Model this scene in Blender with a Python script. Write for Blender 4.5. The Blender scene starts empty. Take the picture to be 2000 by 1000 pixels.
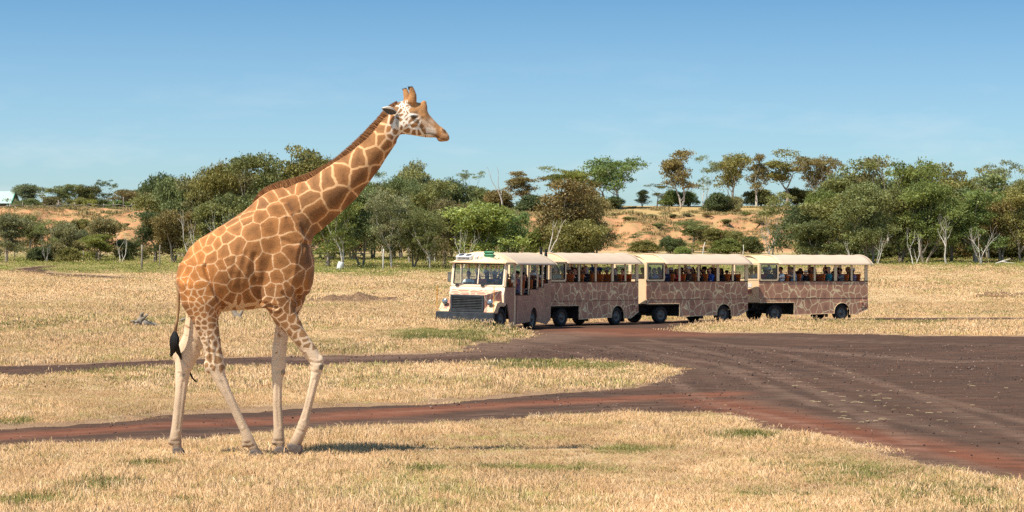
import bpy, bmesh, math, random
import numpy as np
from mathutils import Vector, Matrix, Euler

# ------------------------------------------------------------------ camera, sky, sun, exposure
F = 4400.0          # focal length in photo pixels (2000 px wide photo)
CAMH = 2.2          # eye height
HOR = 535.0         # horizon row
scene = bpy.context.scene
C = scene.collection
cam_d = bpy.data.cameras.new("camera")
cam_d.sensor_width = 36.0
cam_d.lens = 36.0 * F / 2000.0
cam_d.shift_y = (HOR - 500.0) / 2000.0
cam_d.clip_start = 0.5
cam_d.clip_end = 12000.0
cam = bpy.data.objects.new("camera", cam_d)
cam.location = (0, 0, CAMH)
cam.rotation_euler = (math.radians(90), 0, 0)
C.objects.link(cam)
scene.camera = cam

SUN_AZ = (-0.78, -0.625)          # horizontal direction towards the sun
SUN_EL = math.radians(58)
world = bpy.data.worlds.new("World")
scene.world = world
world.use_nodes = True
wn, wl = world.node_tree.nodes, world.node_tree.links
wn.clear()
w_out = wn.new("ShaderNodeOutputWorld")
w_bg = wn.new("ShaderNodeBackground")
w_bg.inputs["Strength"].default_value = 0.122
w_sky = wn.new("ShaderNodeTexSky")
w_sky.sky_type = 'NISHITA'
w_sky.sun_disc = False
w_sky.sun_elevation = SUN_EL
w_sky.sun_rotation = math.atan2(SUN_AZ[0], SUN_AZ[1])
w_sky.altitude = 0
w_sky.air_density = 1.0
w_sky.dust_density = 1.1
w_sky.ozone_density = 5.0
# the clear blue starts low over the horizon: stretch the elevation the sky is read at
w_tc = wn.new("ShaderNodeTexCoord")
w_sep = wn.new("ShaderNodeSeparateXYZ"); wl.new(w_tc.outputs["Generated"], w_sep.inputs[0])
w_mul = wn.new("ShaderNodeMath"); w_mul.operation = 'MULTIPLY_ADD'
w_mul.inputs[1].default_value = 2.6; w_mul.inputs[2].default_value = -0.045
wl.new(w_sep.outputs[2], w_mul.inputs[0])
w_cmb = wn.new("ShaderNodeCombineXYZ")
wl.new(w_sep.outputs[0], w_cmb.inputs[0]); wl.new(w_sep.outputs[1], w_cmb.inputs[1]); wl.new(w_mul.outputs[0], w_cmb.inputs[2])
w_nrm = wn.new("ShaderNodeVectorMath"); w_nrm.operation = 'NORMALIZE'
wl.new(w_cmb.outputs[0], w_nrm.inputs[0])
wl.new(w_nrm.outputs[0], w_sky.inputs["Vector"])
# thin wisps of cloud low in the sky
w_map = wn.new("ShaderNodeMapping"); w_map.inputs["Scale"].default_value = (9, 9, 34)
w_map.inputs["Location"].default_value = (3.3, 0.4, 1.15)
wl.new(w_tc.outputs["Generated"], w_map.inputs[0])
w_noi = wn.new("ShaderNodeTexNoise"); w_noi.inputs["Scale"].default_value = 1.7
w_noi.inputs["Detail"].default_value = 7; w_noi.inputs["Roughness"].default_value = 0.58
wl.new(w_map.outputs[0], w_noi.inputs["Vector"])
w_rmp = wn.new("ShaderNodeMapRange"); w_rmp.inputs[1].default_value = 0.52; w_rmp.inputs[2].default_value = 0.78
w_rmp.inputs[3].default_value = 0.0; w_rmp.inputs[4].default_value = 0.28
wl.new(w_noi.outputs["Fac"], w_rmp.inputs[0])
w_mix = wn.new("ShaderNodeMix"); w_mix.data_type = 'RGBA'
w_mix.inputs["B"].default_value = (5.3, 5.5, 5.6, 1)
w_band = wn.new("ShaderNodeMapRange"); w_band.inputs[1].default_value = 0.10; w_band.inputs[2].default_value = 0.055
wl.new(w_sep.outputs[2], w_band.inputs[0])
w_cf = wn.new("ShaderNodeMath"); w_cf.operation = 'MULTIPLY'; wl.new(w_rmp.outputs[0], w_cf.inputs[0]); wl.new(w_band.outputs[0], w_cf.inputs[1])
wl.new(w_cf.outputs[0], w_mix.inputs["Factor"])
w_tint = wn.new("ShaderNodeMix"); w_tint.data_type = 'RGBA'; w_tint.blend_type = 'MULTIPLY'
w_tint.inputs["Factor"].default_value = 1.0; w_tint.inputs["B"].default_value = (0.68, 0.95, 0.93, 1)
wl.new(w_sky.outputs[0], w_tint.inputs["A"])
# pale dusty air towards the horizon, the same all the way round
w_hz = wn.new("ShaderNodeMapRange"); w_hz.inputs[1].default_value = 0.125; w_hz.inputs[2].default_value = 0.0
w_hz.inputs[3].default_value = 0.0; w_hz.inputs[4].default_value = 0.70
wl.new(w_sep.outputs[2], w_hz.inputs[0])
w_hmix = wn.new("ShaderNodeMix"); w_hmix.data_type = 'RGBA'; w_hmix.inputs["B"].default_value = (3.45, 4.15, 4.45, 1)
wl.new(w_hz.outputs[0], w_hmix.inputs["Factor"]); wl.new(w_tint.outputs["Result"], w_hmix.inputs["A"])
wl.new(w_hmix.outputs["Result"], w_mix.inputs["A"])
wl.new(w_mix.outputs["Result"], w_bg.inputs["Color"])
wl.new(w_bg.outputs[0], w_out.inputs["Surface"])

sun_d = bpy.data.lights.new("sun", 'SUN')
sun_d.energy = 5.0
sun_d.angle = math.radians(0.53)
sun_d.color = (1.0, 0.90, 0.74)
sun = bpy.data.objects.new("sun", sun_d)
sv = Vector((SUN_AZ[0] * math.cos(SUN_EL), SUN_AZ[1] * math.cos(SUN_EL), math.sin(SUN_EL))).normalized()
sun.rotation_euler = (-sv).to_track_quat('-Z', 'Y').to_euler()
sun.location = (-30, -20, 50)
C.objects.link(sun)

scene.view_settings.view_transform = 'Standard'
scene.view_settings.look = 'None'
scene.view_settings.gamma = 1.0
scene.view_settings.exposure = 0.45
scene.view_settings.use_curve_mapping = False
scene.render.engine = 'CYCLES'
scene.cycles.max_bounces = 6
scene.cycles.diffuse_bounces = 3
scene.cycles.transparent_max_bounces = 8
scene.cycles.use_denoising = False
scene.render.film_transparent = False

# ------------------------------------------------------------------ helpers
def P(u, v, d):
    """point seen at photo pixel (u, v) at depth d"""
    return Vector(((u - 1000.0) / F * d, d, CAMH + (HOR - v) / F * d))

def lerp(a, b, t): return a + (b - a) * t
def sstep(a, b, x):
    t = np.clip((np.asarray(x, float) - a) / (b - a), 0, 1)
    return t * t * (3 - 2 * t)

def _hash(ix, iy, s):
    h = (ix.astype(np.int64) * 374761393 + iy.astype(np.int64) * 668265263 + s * 982451653) & 0x7fffffff
    h = ((h ^ (h >> 13)) * 1274126177) & 0x7fffffff
    return ((h ^ (h >> 16)) & 0xffff) / 65535.0

def vnoise(x, y, s=0):
    x = np.asarray(x, float); y = np.asarray(y, float)
    ix, iy = np.floor(x), np.floor(y)
    fx, fy = x - ix, y - iy
    fx, fy = fx * fx * (3 - 2 * fx), fy * fy * (3 - 2 * fy)
    ix = ix.astype(np.int64); iy = iy.astype(np.int64)
    a = _hash(ix, iy, s); b = _hash(ix + 1, iy, s); c = _hash(ix, iy + 1, s); d = _hash(ix + 1, iy + 1, s)
    return (a + (b - a) * fx) * (1 - fy) + (c + (d - c) * fx) * fy

def fbm(x, y, s=0, o=4):
    v = 0; a = 0.5; t = 0
    for i in range(o):
        v = v + a * vnoise(np.asarray(x) * 2 ** i, np.asarray(y) * 2 ** i, s + i * 17); t += a; a *= 0.5
    return v / t

def tag(o, label=None, cat=None, group=None, kind=None):
    if label: o["label"] = label
    if cat: o["category"] = cat
    if group: o["group"] = group
    if kind: o["kind"] = kind
    return o

def empty(name, loc=(0, 0, 0), rz=0.0):
    o = bpy.data.objects.new(name, None)
    o.empty_display_size = 0.2
    o.location = loc; o.rotation_euler = (0, 0, rz)
    C.objects.link(o)
    return o

def new_mesh(name, verts, faces, mats=(), mi=None, smooth=False):
    me = bpy.data.meshes.new(name)
    me.from_pydata([tuple(v) for v in verts], [], faces)
    for m in mats: me.materials.append(m)
    if mi is not None and len(mats) > 1:
        me.polygons.foreach_set("material_index", mi)
    if smooth:
        me.polygons.foreach_set("use_smooth", [True] * len(me.polygons))
    me.update()
    return me

def np_mesh(name, V, Fq, mats=(), smooth=False):
    """fast mesh from numpy arrays; Fq (n,3) or (n,4)"""
    me = bpy.data.meshes.new(name)
    V = np.asarray(V, np.float32); Fq = np.asarray(Fq, np.int32)
    k = Fq.shape[1]
    me.vertices.add(len(V)); me.vertices.foreach_set("co", V.ravel())
    me.loops.add(Fq.size); me.loops.foreach_set("vertex_index", Fq.ravel())
    me.polygons.add(len(Fq))
    me.polygons.foreach_set("loop_start", np.arange(0, Fq.size, k, dtype=np.int32))
    me.polygons.foreach_set("loop_total", np.full(len(Fq), k, np.int32))
    if smooth: me.polygons.foreach_set("use_smooth", np.ones(len(Fq), bool))
    for m in mats: me.materials.append(m)
    me.update(calc_edges=True); me.validate()
    return me

def obj(name, me, parent=None, loc=None, rot=None):
    o = bpy.data.objects.new(name, me)
    C.objects.link(o)
    if parent is not None: o.parent = parent
    if loc is not None: o.location = loc
    if rot is not None: o.rotation_euler = rot
    return o

def fattr(me, name, arr):
    a = me.attributes.new(name, 'FLOAT', 'POINT')
    a.data.foreach_set("value", np.asarray(arr, np.float32))

def cattr(me, name, arr):
    a = me.attributes.new(name, 'FLOAT_COLOR', 'POINT')
    arr = np.asarray(arr, np.float32)
    if arr.shape[1] == 3: arr = np.concatenate([arr, np.ones((len(arr), 1), np.float32)], 1)
    a.data.foreach_set("color", arr.ravel())

class MB:
    """collects shapes that become ONE mesh"""
    def __init__(s): s.v = []; s.f = []; s.m = []
    def add(s, vs, fs, m=0, mat=None):
        n = len(s.v)
        if mat is not None: vs = [mat @ Vector(v) for v in vs]
        s.v += [tuple(v) for v in vs]; s.f += [tuple(i + n for i in f) for f in fs]; s.m += [m] * len(fs)
        return s
    def box(s, a, b, m=0, mat=None, bev=0.0):
        x0, y0, z0 = a; x1, y1, z1 = b
        if bev <= 0:
            vs = [(x0, y0, z0), (x1, y0, z0), (x1, y1, z0), (x0, y1, z0), (x0, y0, z1), (x1, y0, z1), (x1, y1, z1), (x0, y1, z1)]
            fs = [(0, 3, 2, 1), (4, 5, 6, 7), (0, 1, 5, 4), (1, 2, 6, 5), (2, 3, 7, 6), (3, 0, 4, 7)]
            return s.add(vs, fs, m, mat)
        bm = bmesh.new()
        bmesh.ops.create_cube(bm, size=1.0)
        for v in bm.verts:
            v.co = Vector(((x0 + x1) / 2 + v.co.x * (x1 - x0), (y0 + y1) / 2 + v.co.y * (y1 - y0), (z0 + z1) / 2 + v.co.z * (z1 - z0)))
        bmesh.ops.bevel(bm, geom=list(bm.edges), offset=bev, segments=2, affect='EDGES', profile=0.6)
        bm.verts.index_update()
        s.add([v.co.copy() for v in bm.verts], [tuple(v.index for v in f.verts) for f in bm.faces], m, mat)
        bm.free(); return s
    def tube(s, pts, rad, n=8, m=0, cap=True, mat=None):
        pts = [Vector(p) for p in pts]
        if not hasattr(rad, '__len__'): rad = [rad] * len(pts)
        vs = []; fs = []
        up = Vector((0, 0, 1)); prev = None
        for i, p in enumerate(pts):
            t = (pts[min(i + 1, len(pts) - 1)] - pts[max(i - 1, 0)]).normalized()
            if prev is None:
                a = t.cross(up)
                if a.length < 1e-3: a = t.cross(Vector((1, 0, 0)))
                a.normalize()
            else:
                a = (prev - t * prev.dot(t)).normalized()
            prev = a; b = t.cross(a)
            for k in range(n):
                th = 2 * math.pi * k / n
                vs.append(p + (a * math.cos(th) + b * math.sin(th)) * rad[i])
        for i in range(len(pts) - 1):
            for k in range(n):
                k2 = (k + 1) % n
                fs.append((i * n + k, i * n + k2, (i + 1) * n + k2, (i + 1) * n + k))
        if cap:
            fs.append(tuple(reversed(range(n)))); fs.append(tuple((len(pts) - 1) * n + k for k in range(n)))
        return s.add(vs, fs, m, mat)
    def lathe(s, prof, n=24, m=0, mat=None, axis='Y'):
        """profile of (radius, height) turned round the axis"""
        vs = []; fs = []
        for r, h in prof:
            for k in range(n):
                th = 2 * math.pi * k / n
                c, d = r * math.cos(th), r * math.sin(th)
                vs.append((c, h, d) if axis == 'Y' else ((c, d, h) if axis == 'Z' else (h, c, d)))
        for i in range(len(prof) - 1):
            for k in range(n):
                k2 = (k + 1) % n
                f = (i * n + k, i * n + k2, (i + 1) * n + k2, (i + 1) * n + k)
                fs.append(f if axis != 'Y' else tuple(reversed(f)))
        return s.add(vs, fs, m, mat)
    def prism(s, poly, y0, y1, m=0, mat=None):
        """polygon in the XZ plane pushed through from y0 to y1"""
        n = len(poly)
        vs = [(x, y0, z) for x, z in poly] + [(x, y1, z) for x, z in poly]
        fs = [tuple(range(n)), tuple(reversed(range(n, 2 * n)))]
        fs += [(i, i + n, (i + 1) % n + n, (i + 1) % n) for i in range(n)]
        return s.add(vs, fs, m, mat)
    def build(s, name, mats, parent=None, smooth=False, fixn=True):
        if not isinstance(mats, (list, tuple)): mats = [mats]
        me = new_mesh(name, s.v, s.f, mats, s.m, smooth)
        if fixn:
            bm = bmesh.new(); bm.from_mesh(me); bmesh.ops.recalc_face_normals(bm, faces=bm.faces); bm.to_mesh(me); bm.free()
        return obj(name, me, parent)

# ------------------------------------------------------------------ material helpers
class NT:
    def __init__(s, name):
        s.mat = bpy.data.materials.new(name); s.mat.use_nodes = True
        s.n = s.mat.node_tree.nodes; s.l = s.mat.node_tree.links
        s.n.clear()
        s.out = s.n.new("ShaderNodeOutputMaterial")
    def node(s, t, **kw):
        nd = s.n.new("ShaderNode" + t)
        for k, v in kw.items(): setattr(nd, k, v)
        return nd
    def set(s, sock, val):
        if isinstance(val, bpy.types.NodeSocket): s.l.new(val, sock)
        elif isinstance(val, (tuple, list)) and len(val) == 3 and sock.type == 'RGBA': sock.default_value = (*val, 1)
        else: sock.default_value = val
    def coord(s, which="Object"): return s.node("TexCoord").outputs[which]
    def mapping(s, vec, scale=(1, 1, 1), loc=(0, 0, 0), rot=(0, 0, 0)):
        m = s.node("Mapping"); s.set(m.inputs[0], vec)
        m.inputs["Scale"].default_value = scale; m.inputs["Location"].default_value = loc; m.inputs["Rotation"].default_value = rot
        return m.outputs[0]
    def noise(s, vec, scale=5, detail=4, rough=0.55, out="Fac", dist=0.0):
        t = s.node("TexNoise"); s.set(t.inputs["Vector"], vec)
        t.inputs["Scale"].default_value = scale; t.inputs["Detail"].default_value = detail
        t.inputs["Roughness"].default_value = rough; t.inputs["Distortion"].default_value = dist
        return t.outputs[out]
    def ramp(s, val, a, b, lo=0.0, hi=1.0, smooth=False):
        r = s.node("MapRange"); s.set(r.inputs[0], val)
        if smooth: r.interpolation_type = 'SMOOTHSTEP'
        s.set(r.inputs[1], a); s.set(r.inputs[2], b); s.set(r.inputs[3], lo); s.set(r.inputs[4], hi)
        return r.outputs[0]
    def mix(s, fac, a, b, mode='MIX'):
        m = s.node("Mix"); m.data_type = 'RGBA'; m.blend_type = mode; m.clamp_factor = True
        s.set(m.inputs["Factor"], fac); s.set(m.inputs["A"], a); s.set(m.inputs["B"], b)
        return m.outputs["Result"]
    def math(s, op, a, b=0.0, c=0.0):
        m = s.node("Math"); m.operation = op
        s.set(m.inputs[0], a); s.set(m.inputs[1], b); s.set(m.inputs[2], c)
        return m.outputs[0]
    def attr(s, name, out="Fac", typ='GEOMETRY'):
        a = s.node("Attribute"); a.attribute_name = name; a.attribute_type = typ
        return a.outputs[out]
    def hsv(s, col, h=0.5, sa=1.0, v=1.0):
        m = s.node("HueSaturation"); s.set(m.inputs["Hue"], h); s.set(m.inputs["Saturation"], sa); s.set(m.inputs["Value"], v)
        s.set(m.inputs["Color"], col); return m.outputs[0]
    def bump(s, h, strength=0.3, dist=0.02):
        b = s.node("Bump"); b.inputs["Strength"].default_value = strength; b.inputs["Distance"].default_value = dist
        s.set(b.inputs["Height"], h); return b.outputs[0]
    def principled(s, col, rough=0.7, normal=None, metal=0.0, spec=0.3, **kw):
        p = s.node("BsdfPrincipled")
        s.set(p.inputs["Base Color"], col); s.set(p.inputs["Roughness"], rough); s.set(p.inputs["Metallic"], metal)
        s.set(p.inputs["Specular IOR Level"], spec)
        if normal is not None: s.set(p.inputs["Normal"], normal)
        for k, v in kw.items(): s.set(p.inputs[k], v)
        s.l.new(p.outputs[0], s.out.inputs["Surface"])
        return s.mat

def plain(name, col, rough=0.6, metal=0.0, spec=0.3, var=0.12, scale=6.0, bump=0.0):
    """a painted or moulded surface with a little dirt and wear"""
    t = NT(name)
    v = t.coord()
    n = t.noise(v, scale, 5)
    n2 = t.noise(v, scale * 9, 3)
    f = t.ramp(n, 0.3, 0.7, 1 - var, 1 + var)
    f2 = t.ramp(n2, 0.3, 0.7, 1 - var * 0.5, 1 + var * 0.5)
    c = t.hsv(col, 0.5, 1.0, t.math('MULTIPLY', f, f2))
    r = t.ramp(n, 0.2, 0.8, max(0.05, rough - 0.12), min(1, rough + 0.12))
    nm = t.bump(n2, bump, 0.01) if bump > 0 else None
    return t.principled(c, r, nm, metal, spec)
# ------------------------------------------------------------------ terrain
def px2g(pts):
    """photo pixels on the flat near ground -> ground coordinates"""
    out = []
    for u, v in pts:
        y = CAMH * F / (v - HOR)
        out.append(((u - 1000.0) / F * y, y))
    return np.array(out)

# axis of the road train: nose, joints, tail and on along the bus road
TRAIN_LINE = np.array([(-3.2, 85.5), (-1.4, 89.5), (0.5, 93.7), (2.5, 97.8), (5.0, 101.0), (10.6, 106.0), (16.5, 109.0), (26.0, 111.0), (45.0, 112.5), (90.0, 113.5)])

POLY_A = px2g([(-1500, 945), (0, 880), (300, 868), (500, 854), (660, 845), (850, 829), (1000, 818), (1200, 810), (1340, 806),
               (1400, 808), (1420, 820), (1470, 838), (1560, 850), (1640, 868), (1700, 884), (1760, 898), (1850, 920),
               (2000, 946), (2400, 1010), (3500, 1200), (3500, 6000), (-3500, 6000)])
POLY_B = px2g([(-1500, 880), (0, 830), (170, 818), (330, 804), (500, 794), (620, 790), (800, 783), (1000, 766), (1150, 755),
               (1250, 745), (1300, 732), (1308, 724), (1288, 715), (1230, 708), (1150, 706), (1000, 707), (860, 714), (700, 719),
               (620, 721), (440, 721), (340, 722), (200, 729), (0, 740), (-1500, 805)])
POLY_D = px2g([(1330, 646), (1345, 642), (1420, 634), (1500, 630), (1700, 629), (2000, 629), (3500, 630), (3500, 668), (2000, 657),
               (1800, 655), (1650, 651), (1500, 648.5), (1400, 648)])
_ce = px2g([(-1500, 775), (0, 711), (200, 703), (340, 698), (500, 694), (640, 690), (800, 689), (880, 685), (940, 675), (1000, 661), (1028, 650)])
POLY_E = np.concatenate([_ce, np.concatenate([[(-0.6, 84.9)], TRAIN_LINE[1:], [(2000, 114), (2000, 6000), (-2000, 6000), (-2000, 60)]])])
POLY_FAR = None

def sdf(poly, x, y):
    """signed distance, positive inside"""
    x = np.asarray(x, float); y = np.asarray(y, float)
    d = np.full(x.shape, 1e9); ins = np.zeros(x.shape, bool)
    n = len(poly)
    for i in range(n):
        ax, ay = poly[i]; bx, by = poly[(i + 1) % n]
        dx, dy = bx - ax, by - ay
        t = np.clip(((x - ax) * dx + (y - ay) * dy) / (dx * dx + dy * dy + 1e-12), 0, 1)
        d = np.minimum(d, (x - ax - t * dx) ** 2 + (y - ay - t * dy) ** 2)
        c = ((ay > y) != (by > y))
        with np.errstate(divide='ignore', invalid='ignore'):
            c &= x < (bx - ax) * (y - ay) / (by - ay + 1e-15) + ax
        ins ^= c
    d = np.sqrt(d)
    return np.where(ins, d, -d)

def line_dist(line, x, y):
    x = np.asarray(x, float); y = np.asarray(y, float)
    d = np.full(x.shape, 1e9)
    for i in range(len(line) - 1):
        ax, ay = line[i]; bx, by = line[i + 1]
        dx, dy = bx - ax, by - ay
        t = np.clip(((x - ax) * dx + (y - ay) * dy) / (dx * dx + dy * dy + 1e-12), 0, 1)
        d = np.minimum(d, (x - ax - t * dx) ** 2 + (y - ay - t * dy) ** 2)
    return np.sqrt(d)

def H(x, y):
    x = np.asarray(x, float); y = np.asarray(y, float)
    yc = np.minimum(y, 300 + 0 * y)
    t = yc - 118
    z = 0.5 * 0.0285 * (t + np.sqrt(t * t + 64)) - 0.5 * 0.0285 * (-118 + math.sqrt(118 ** 2 + 64))
    # a bank of grass in front of the nose of the train
    bank = 0.46 * sstep(62, 78, y) * sstep(0.85, -2.4, x)
    hollow = sstep(81.0, 84.5, y) * sstep(-6.5, -4.5, x) * sstep(112, 100, y)
    bank = bank * (1 - hollow) * sstep(135, 112, y)
    z = z + bank
    # shallow swells
    z = z + 0.12 * (fbm(x * 0.07, y * 0.05, 3, 3) - 0.5) * sstep(12, 40, y) * (1 - 0.75 * sstep(8, 3, line_dist(TRAIN_LINE, x, y)) * (np.abs(y - 100) < 30))
    z = z + 0.05 * (fbm(x * 0.6, y * 0.35, 5, 3) - 0.5)
    # swell of the far field, then the gullied embankment
    a = x / np.maximum(y, 1)
    k = sstep(-0.10, 0.02, a)                         # 0 on the left part, 1 on the right part
    gul = fbm(x * 0.16, y * 0.03, 11, 4) - 0.5
    gul2 = fbm(x * 0.55, y * 0.25, 12, 3) - 0.5
    yy = y + gul * 16 + gul2 * 3
    left = 6.6 * sstep(306, 334, yy)
    right = 5.2 * sstep(300, 323, yy) + 2.7 * sstep(321, 362, y)
    z = z + left * (1 - k) + right * k
    z = z + (gul2 * 1.6) * sstep(303, 312, yy) * sstep(340, 326, yy)
    z = z - 0.004 * np.maximum(y - 380, 0) * 0.5
    return z

def G(u, v, y0=15.0):
    """ground point seen at photo pixel (u, v): walk the ray"""
    ys = np.concatenate([np.arange(y0, 130, 0.1), np.arange(130, 420, 0.25)])
    xs = (u - 1000.0) / F * ys
    zr = CAMH + (HOR - v) / F * ys
    hit = np.nonzero(zr <= H(xs, ys))[0]
    i = hit[0] if len(hit) else len(ys) - 1
    return Vector((xs[i], ys[i], float(H(xs[i], ys[i]))))

def GD(u, d):
    """ground point in direction u at depth d"""
    x = (u - 1000.0) / F * d
    return Vector((x, d, float(H(x, d))))

POLY_FAR = np.array([tuple(G(u, v).xy) for u, v in [(4, 528), (40, 523), (70, 519), (120, 518), (98, 524), (100, 531), (170, 535), (230, 538), (370, 542), (240, 543), (120, 541), (60, 534)]])

def road_mask(x, y):
    """metres inside the bare earth (positive) or inside the grass (negative)"""
    x = np.asarray(x, float); y = np.asarray(y, float)
    g = np.maximum(np.maximum(sdf(POLY_A, x, y), sdf(POLY_B, x, y)), sdf(POLY_D, x, y))
    e = sdf(POLY_E, x, y)
    bus = 2.6 - line_dist(TRAIN_LINE, x, y)
    e = np.minimum(e, -bus)
    g = np.maximum(g, e)
    m = -g
    far = sdf(POLY_FAR, x, y)
    m = np.maximum(m, far)
    wob = (fbm(x * 0.9, y * 0.45, 21, 4) - 0.5) * np.clip(0.5 + y * 0.006, 0.4, 1.0)
    return m + wob

GREEN = [(845, 655, 115, 14, 1.0), (280, 912, 70, 10, 1.0), (1240, 881, 105, 9, 1.0), (1462, 857, 70, 7, 1.0), (1640, 925, 170, 30, .55),
         (60, 985, 90, 16, .8), (195, 958, 60, 12, .8), (820, 920, 60, 9, .7), (1080, 916, 190, 9, .7), (30, 823, 36, 6, 1.0), (1090, 716, 150, 12, .9),
         (60, 636, 90, 12, .5), (330, 628, 60, 8, .5), (1620, 634, 120, 5, .45), (1750, 632, 90, 5, .6), (560, 705, 300, 8, .35), (300, 726, 260, 9, .3),
         (740, 537, 110, 4, .7), (360, 985, 60, 9, .7), (940, 640, 60, 12, .4), (1950, 905, 80, 8, .3), (1500, 965, 90, 9, .3)]
_GE = None
def green_mask(x, y):
    global _GE
    if _GE is None:
        _GE = []
        for u, v, ru, rv, s in GREEN:
            c = G(u, v); a = G(u, v - rv * 0.5); b = G(u, v + rv * 0.5)
            _GE.append((c.x, c.y, ru / F * c.y, max(0.25, abs(a.y - b.y)), s))
    x = np.asarray(x, float); y = np.asarray(y, float)
    g = np.zeros(x.shape)
    n = fbm(x * 1.1, y * 0.7, 31, 4)
    for cx, cy, rx, ry, s in _GE:
        q = ((x - cx) / rx) ** 2 + ((y - cy) / ry) ** 2
        g = np.maximum(g, s * sstep(1.25, 0.35, q + (n - 0.5) * 1.6))
    # greener belt under and before the trees
    a = x / np.maximum(y, 1)
    edge = 187 + 22 * sstep(0.06, 0.16, a) + 14 * sstep(-0.14, -0.22, a) + (fbm(x * 0.05, y * 0.05, 33, 3) - 0.5) * 30
    g = np.maximum(g, 0.95 * sstep(0, 12, y - edge) * sstep(300, 280, y))
    g = np.maximum(g, 0.30 * sstep(0.62, 0.78, fbm(x * 0.25, y * 0.12, 35, 4)))
    return g

# rows grow with distance so that detail stays even over the picture
rows = [4.0]
while rows[-1] < 150: rows.append(rows[-1] * 1.0075)
while rows[-1] < 420: rows.append(rows[-1] * 1.006)
while rows[-1] < 5000: rows.append(rows[-1] * 1.18)
rows = np.array(rows)
tc = np.linspace(-0.34, 0.34, 300)
tc = np.concatenate([[-4, -2.2, -1.3, -0.85, -0.6, -0.48, -0.40], tc, [0.40, 0.48, 0.6, 0.85, 1.3, 2.2, 4]])
TX, TY = np.meshgrid(tc, rows)
GX = (TX * TY).ravel(); GY = TY.ravel()
RM = road_mask(GX, GY)
Z0 = H(GX, GY)
GREENV = green_mask(GX, GY)
nr, nc = TX.shape
idx = np.arange(nr * nc).reshape(nr, nc)
quads = np.stack([idx[:-1, :-1], idx[:-1, 1:], idx[1:, 1:], idx[1:, :-1]], -1).reshape(-1, 4)

def ground_material():
    t = NT("dry_pasture")
    v = t.coord()
    big = t.noise(t.mapping(v, (0.12, 0.07, 0.12)), 1, 5, 0.6)
    mid = t.noise(t.mapping(v, (0.9, 0.5, 0.9)), 1, 6, 0.65)
    fine = t.noise(t.mapping(v, (9, 5, 9)), 1, 6, 0.7)
    vfine = t.noise(v, 55, 3, 0.7)
    c = t.mix(t.ramp(big, 0.35, 0.65), (0.46, 0.30, 0.155), (0.58, 0.405, 0.225))
    c = t.mix(t.ramp(mid, 0.40, 0.72), c, (0.64, 0.46, 0.27))
    c = t.mix(t.ramp(mid, 0.46, 0.26, 0, 0.6), c, (0.36, 0.235, 0.115))
    c = t.mix(t.ramp(fine, 0.50, 0.30, 0, 0.75), c, (0.29, 0.19, 0.09))
    c = t.mix(t.ramp(vfine, 0.58, 0.75, 0, 0.5), c, (0.72, 0.55, 0.32))
    g = t.attr("green")
    gc = t.mix(fine, (0.13, 0.13, 0.038), (0.30, 0.265, 0.10))
    gf = t.math('MULTIPLY', g, t.ramp(t.math('ADD', mid, t.math('MULTIPLY', fine, 0.6)), 0.55, 0.95, 0.35, 1.0))
    c = t.mix(gf, c, gc)
    # bare clay of the embankment, tufts of dry grass on it
    s = t.attr("soil")
    tuft = t.noise(t.mapping(v, (0.45, 0.45, 0.8)), 1, 5, 0.65)
    so = t.mix(t.noise(v, 0.8, 6, 0.65), (0.40, 0.175, 0.080), (0.58, 0.325, 0.175))
    so = t.mix(t.ramp(tuft, 0.45, 0.58, 0, 0.85), so, (0.33, 0.235, 0.105))
    c = t.mix(s, c, so)
    top = t.attr("ridge")
    rg = t.mix(t.noise(t.mapping(v, (0.25, 0.25, 0.9)), 1, 5, 0.65), (0.36, 0.26, 0.11), (0.50, 0.33, 0.15))
    c = t.mix(top, c, rg)
    c = t.mix(t.attr("bare"), c, t.mix(fine, (0.20, 0.115, 0.075), (0.36, 0.235, 0.145)))
    hgt = t.math('ADD', t.math('MULTIPLY', fine, 0.6), vfine)
    return t.principled(c, 0.95, t.bump(hgt, 0.8, 0.03), spec=0.1)
M_GROUND = ground_material()

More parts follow.
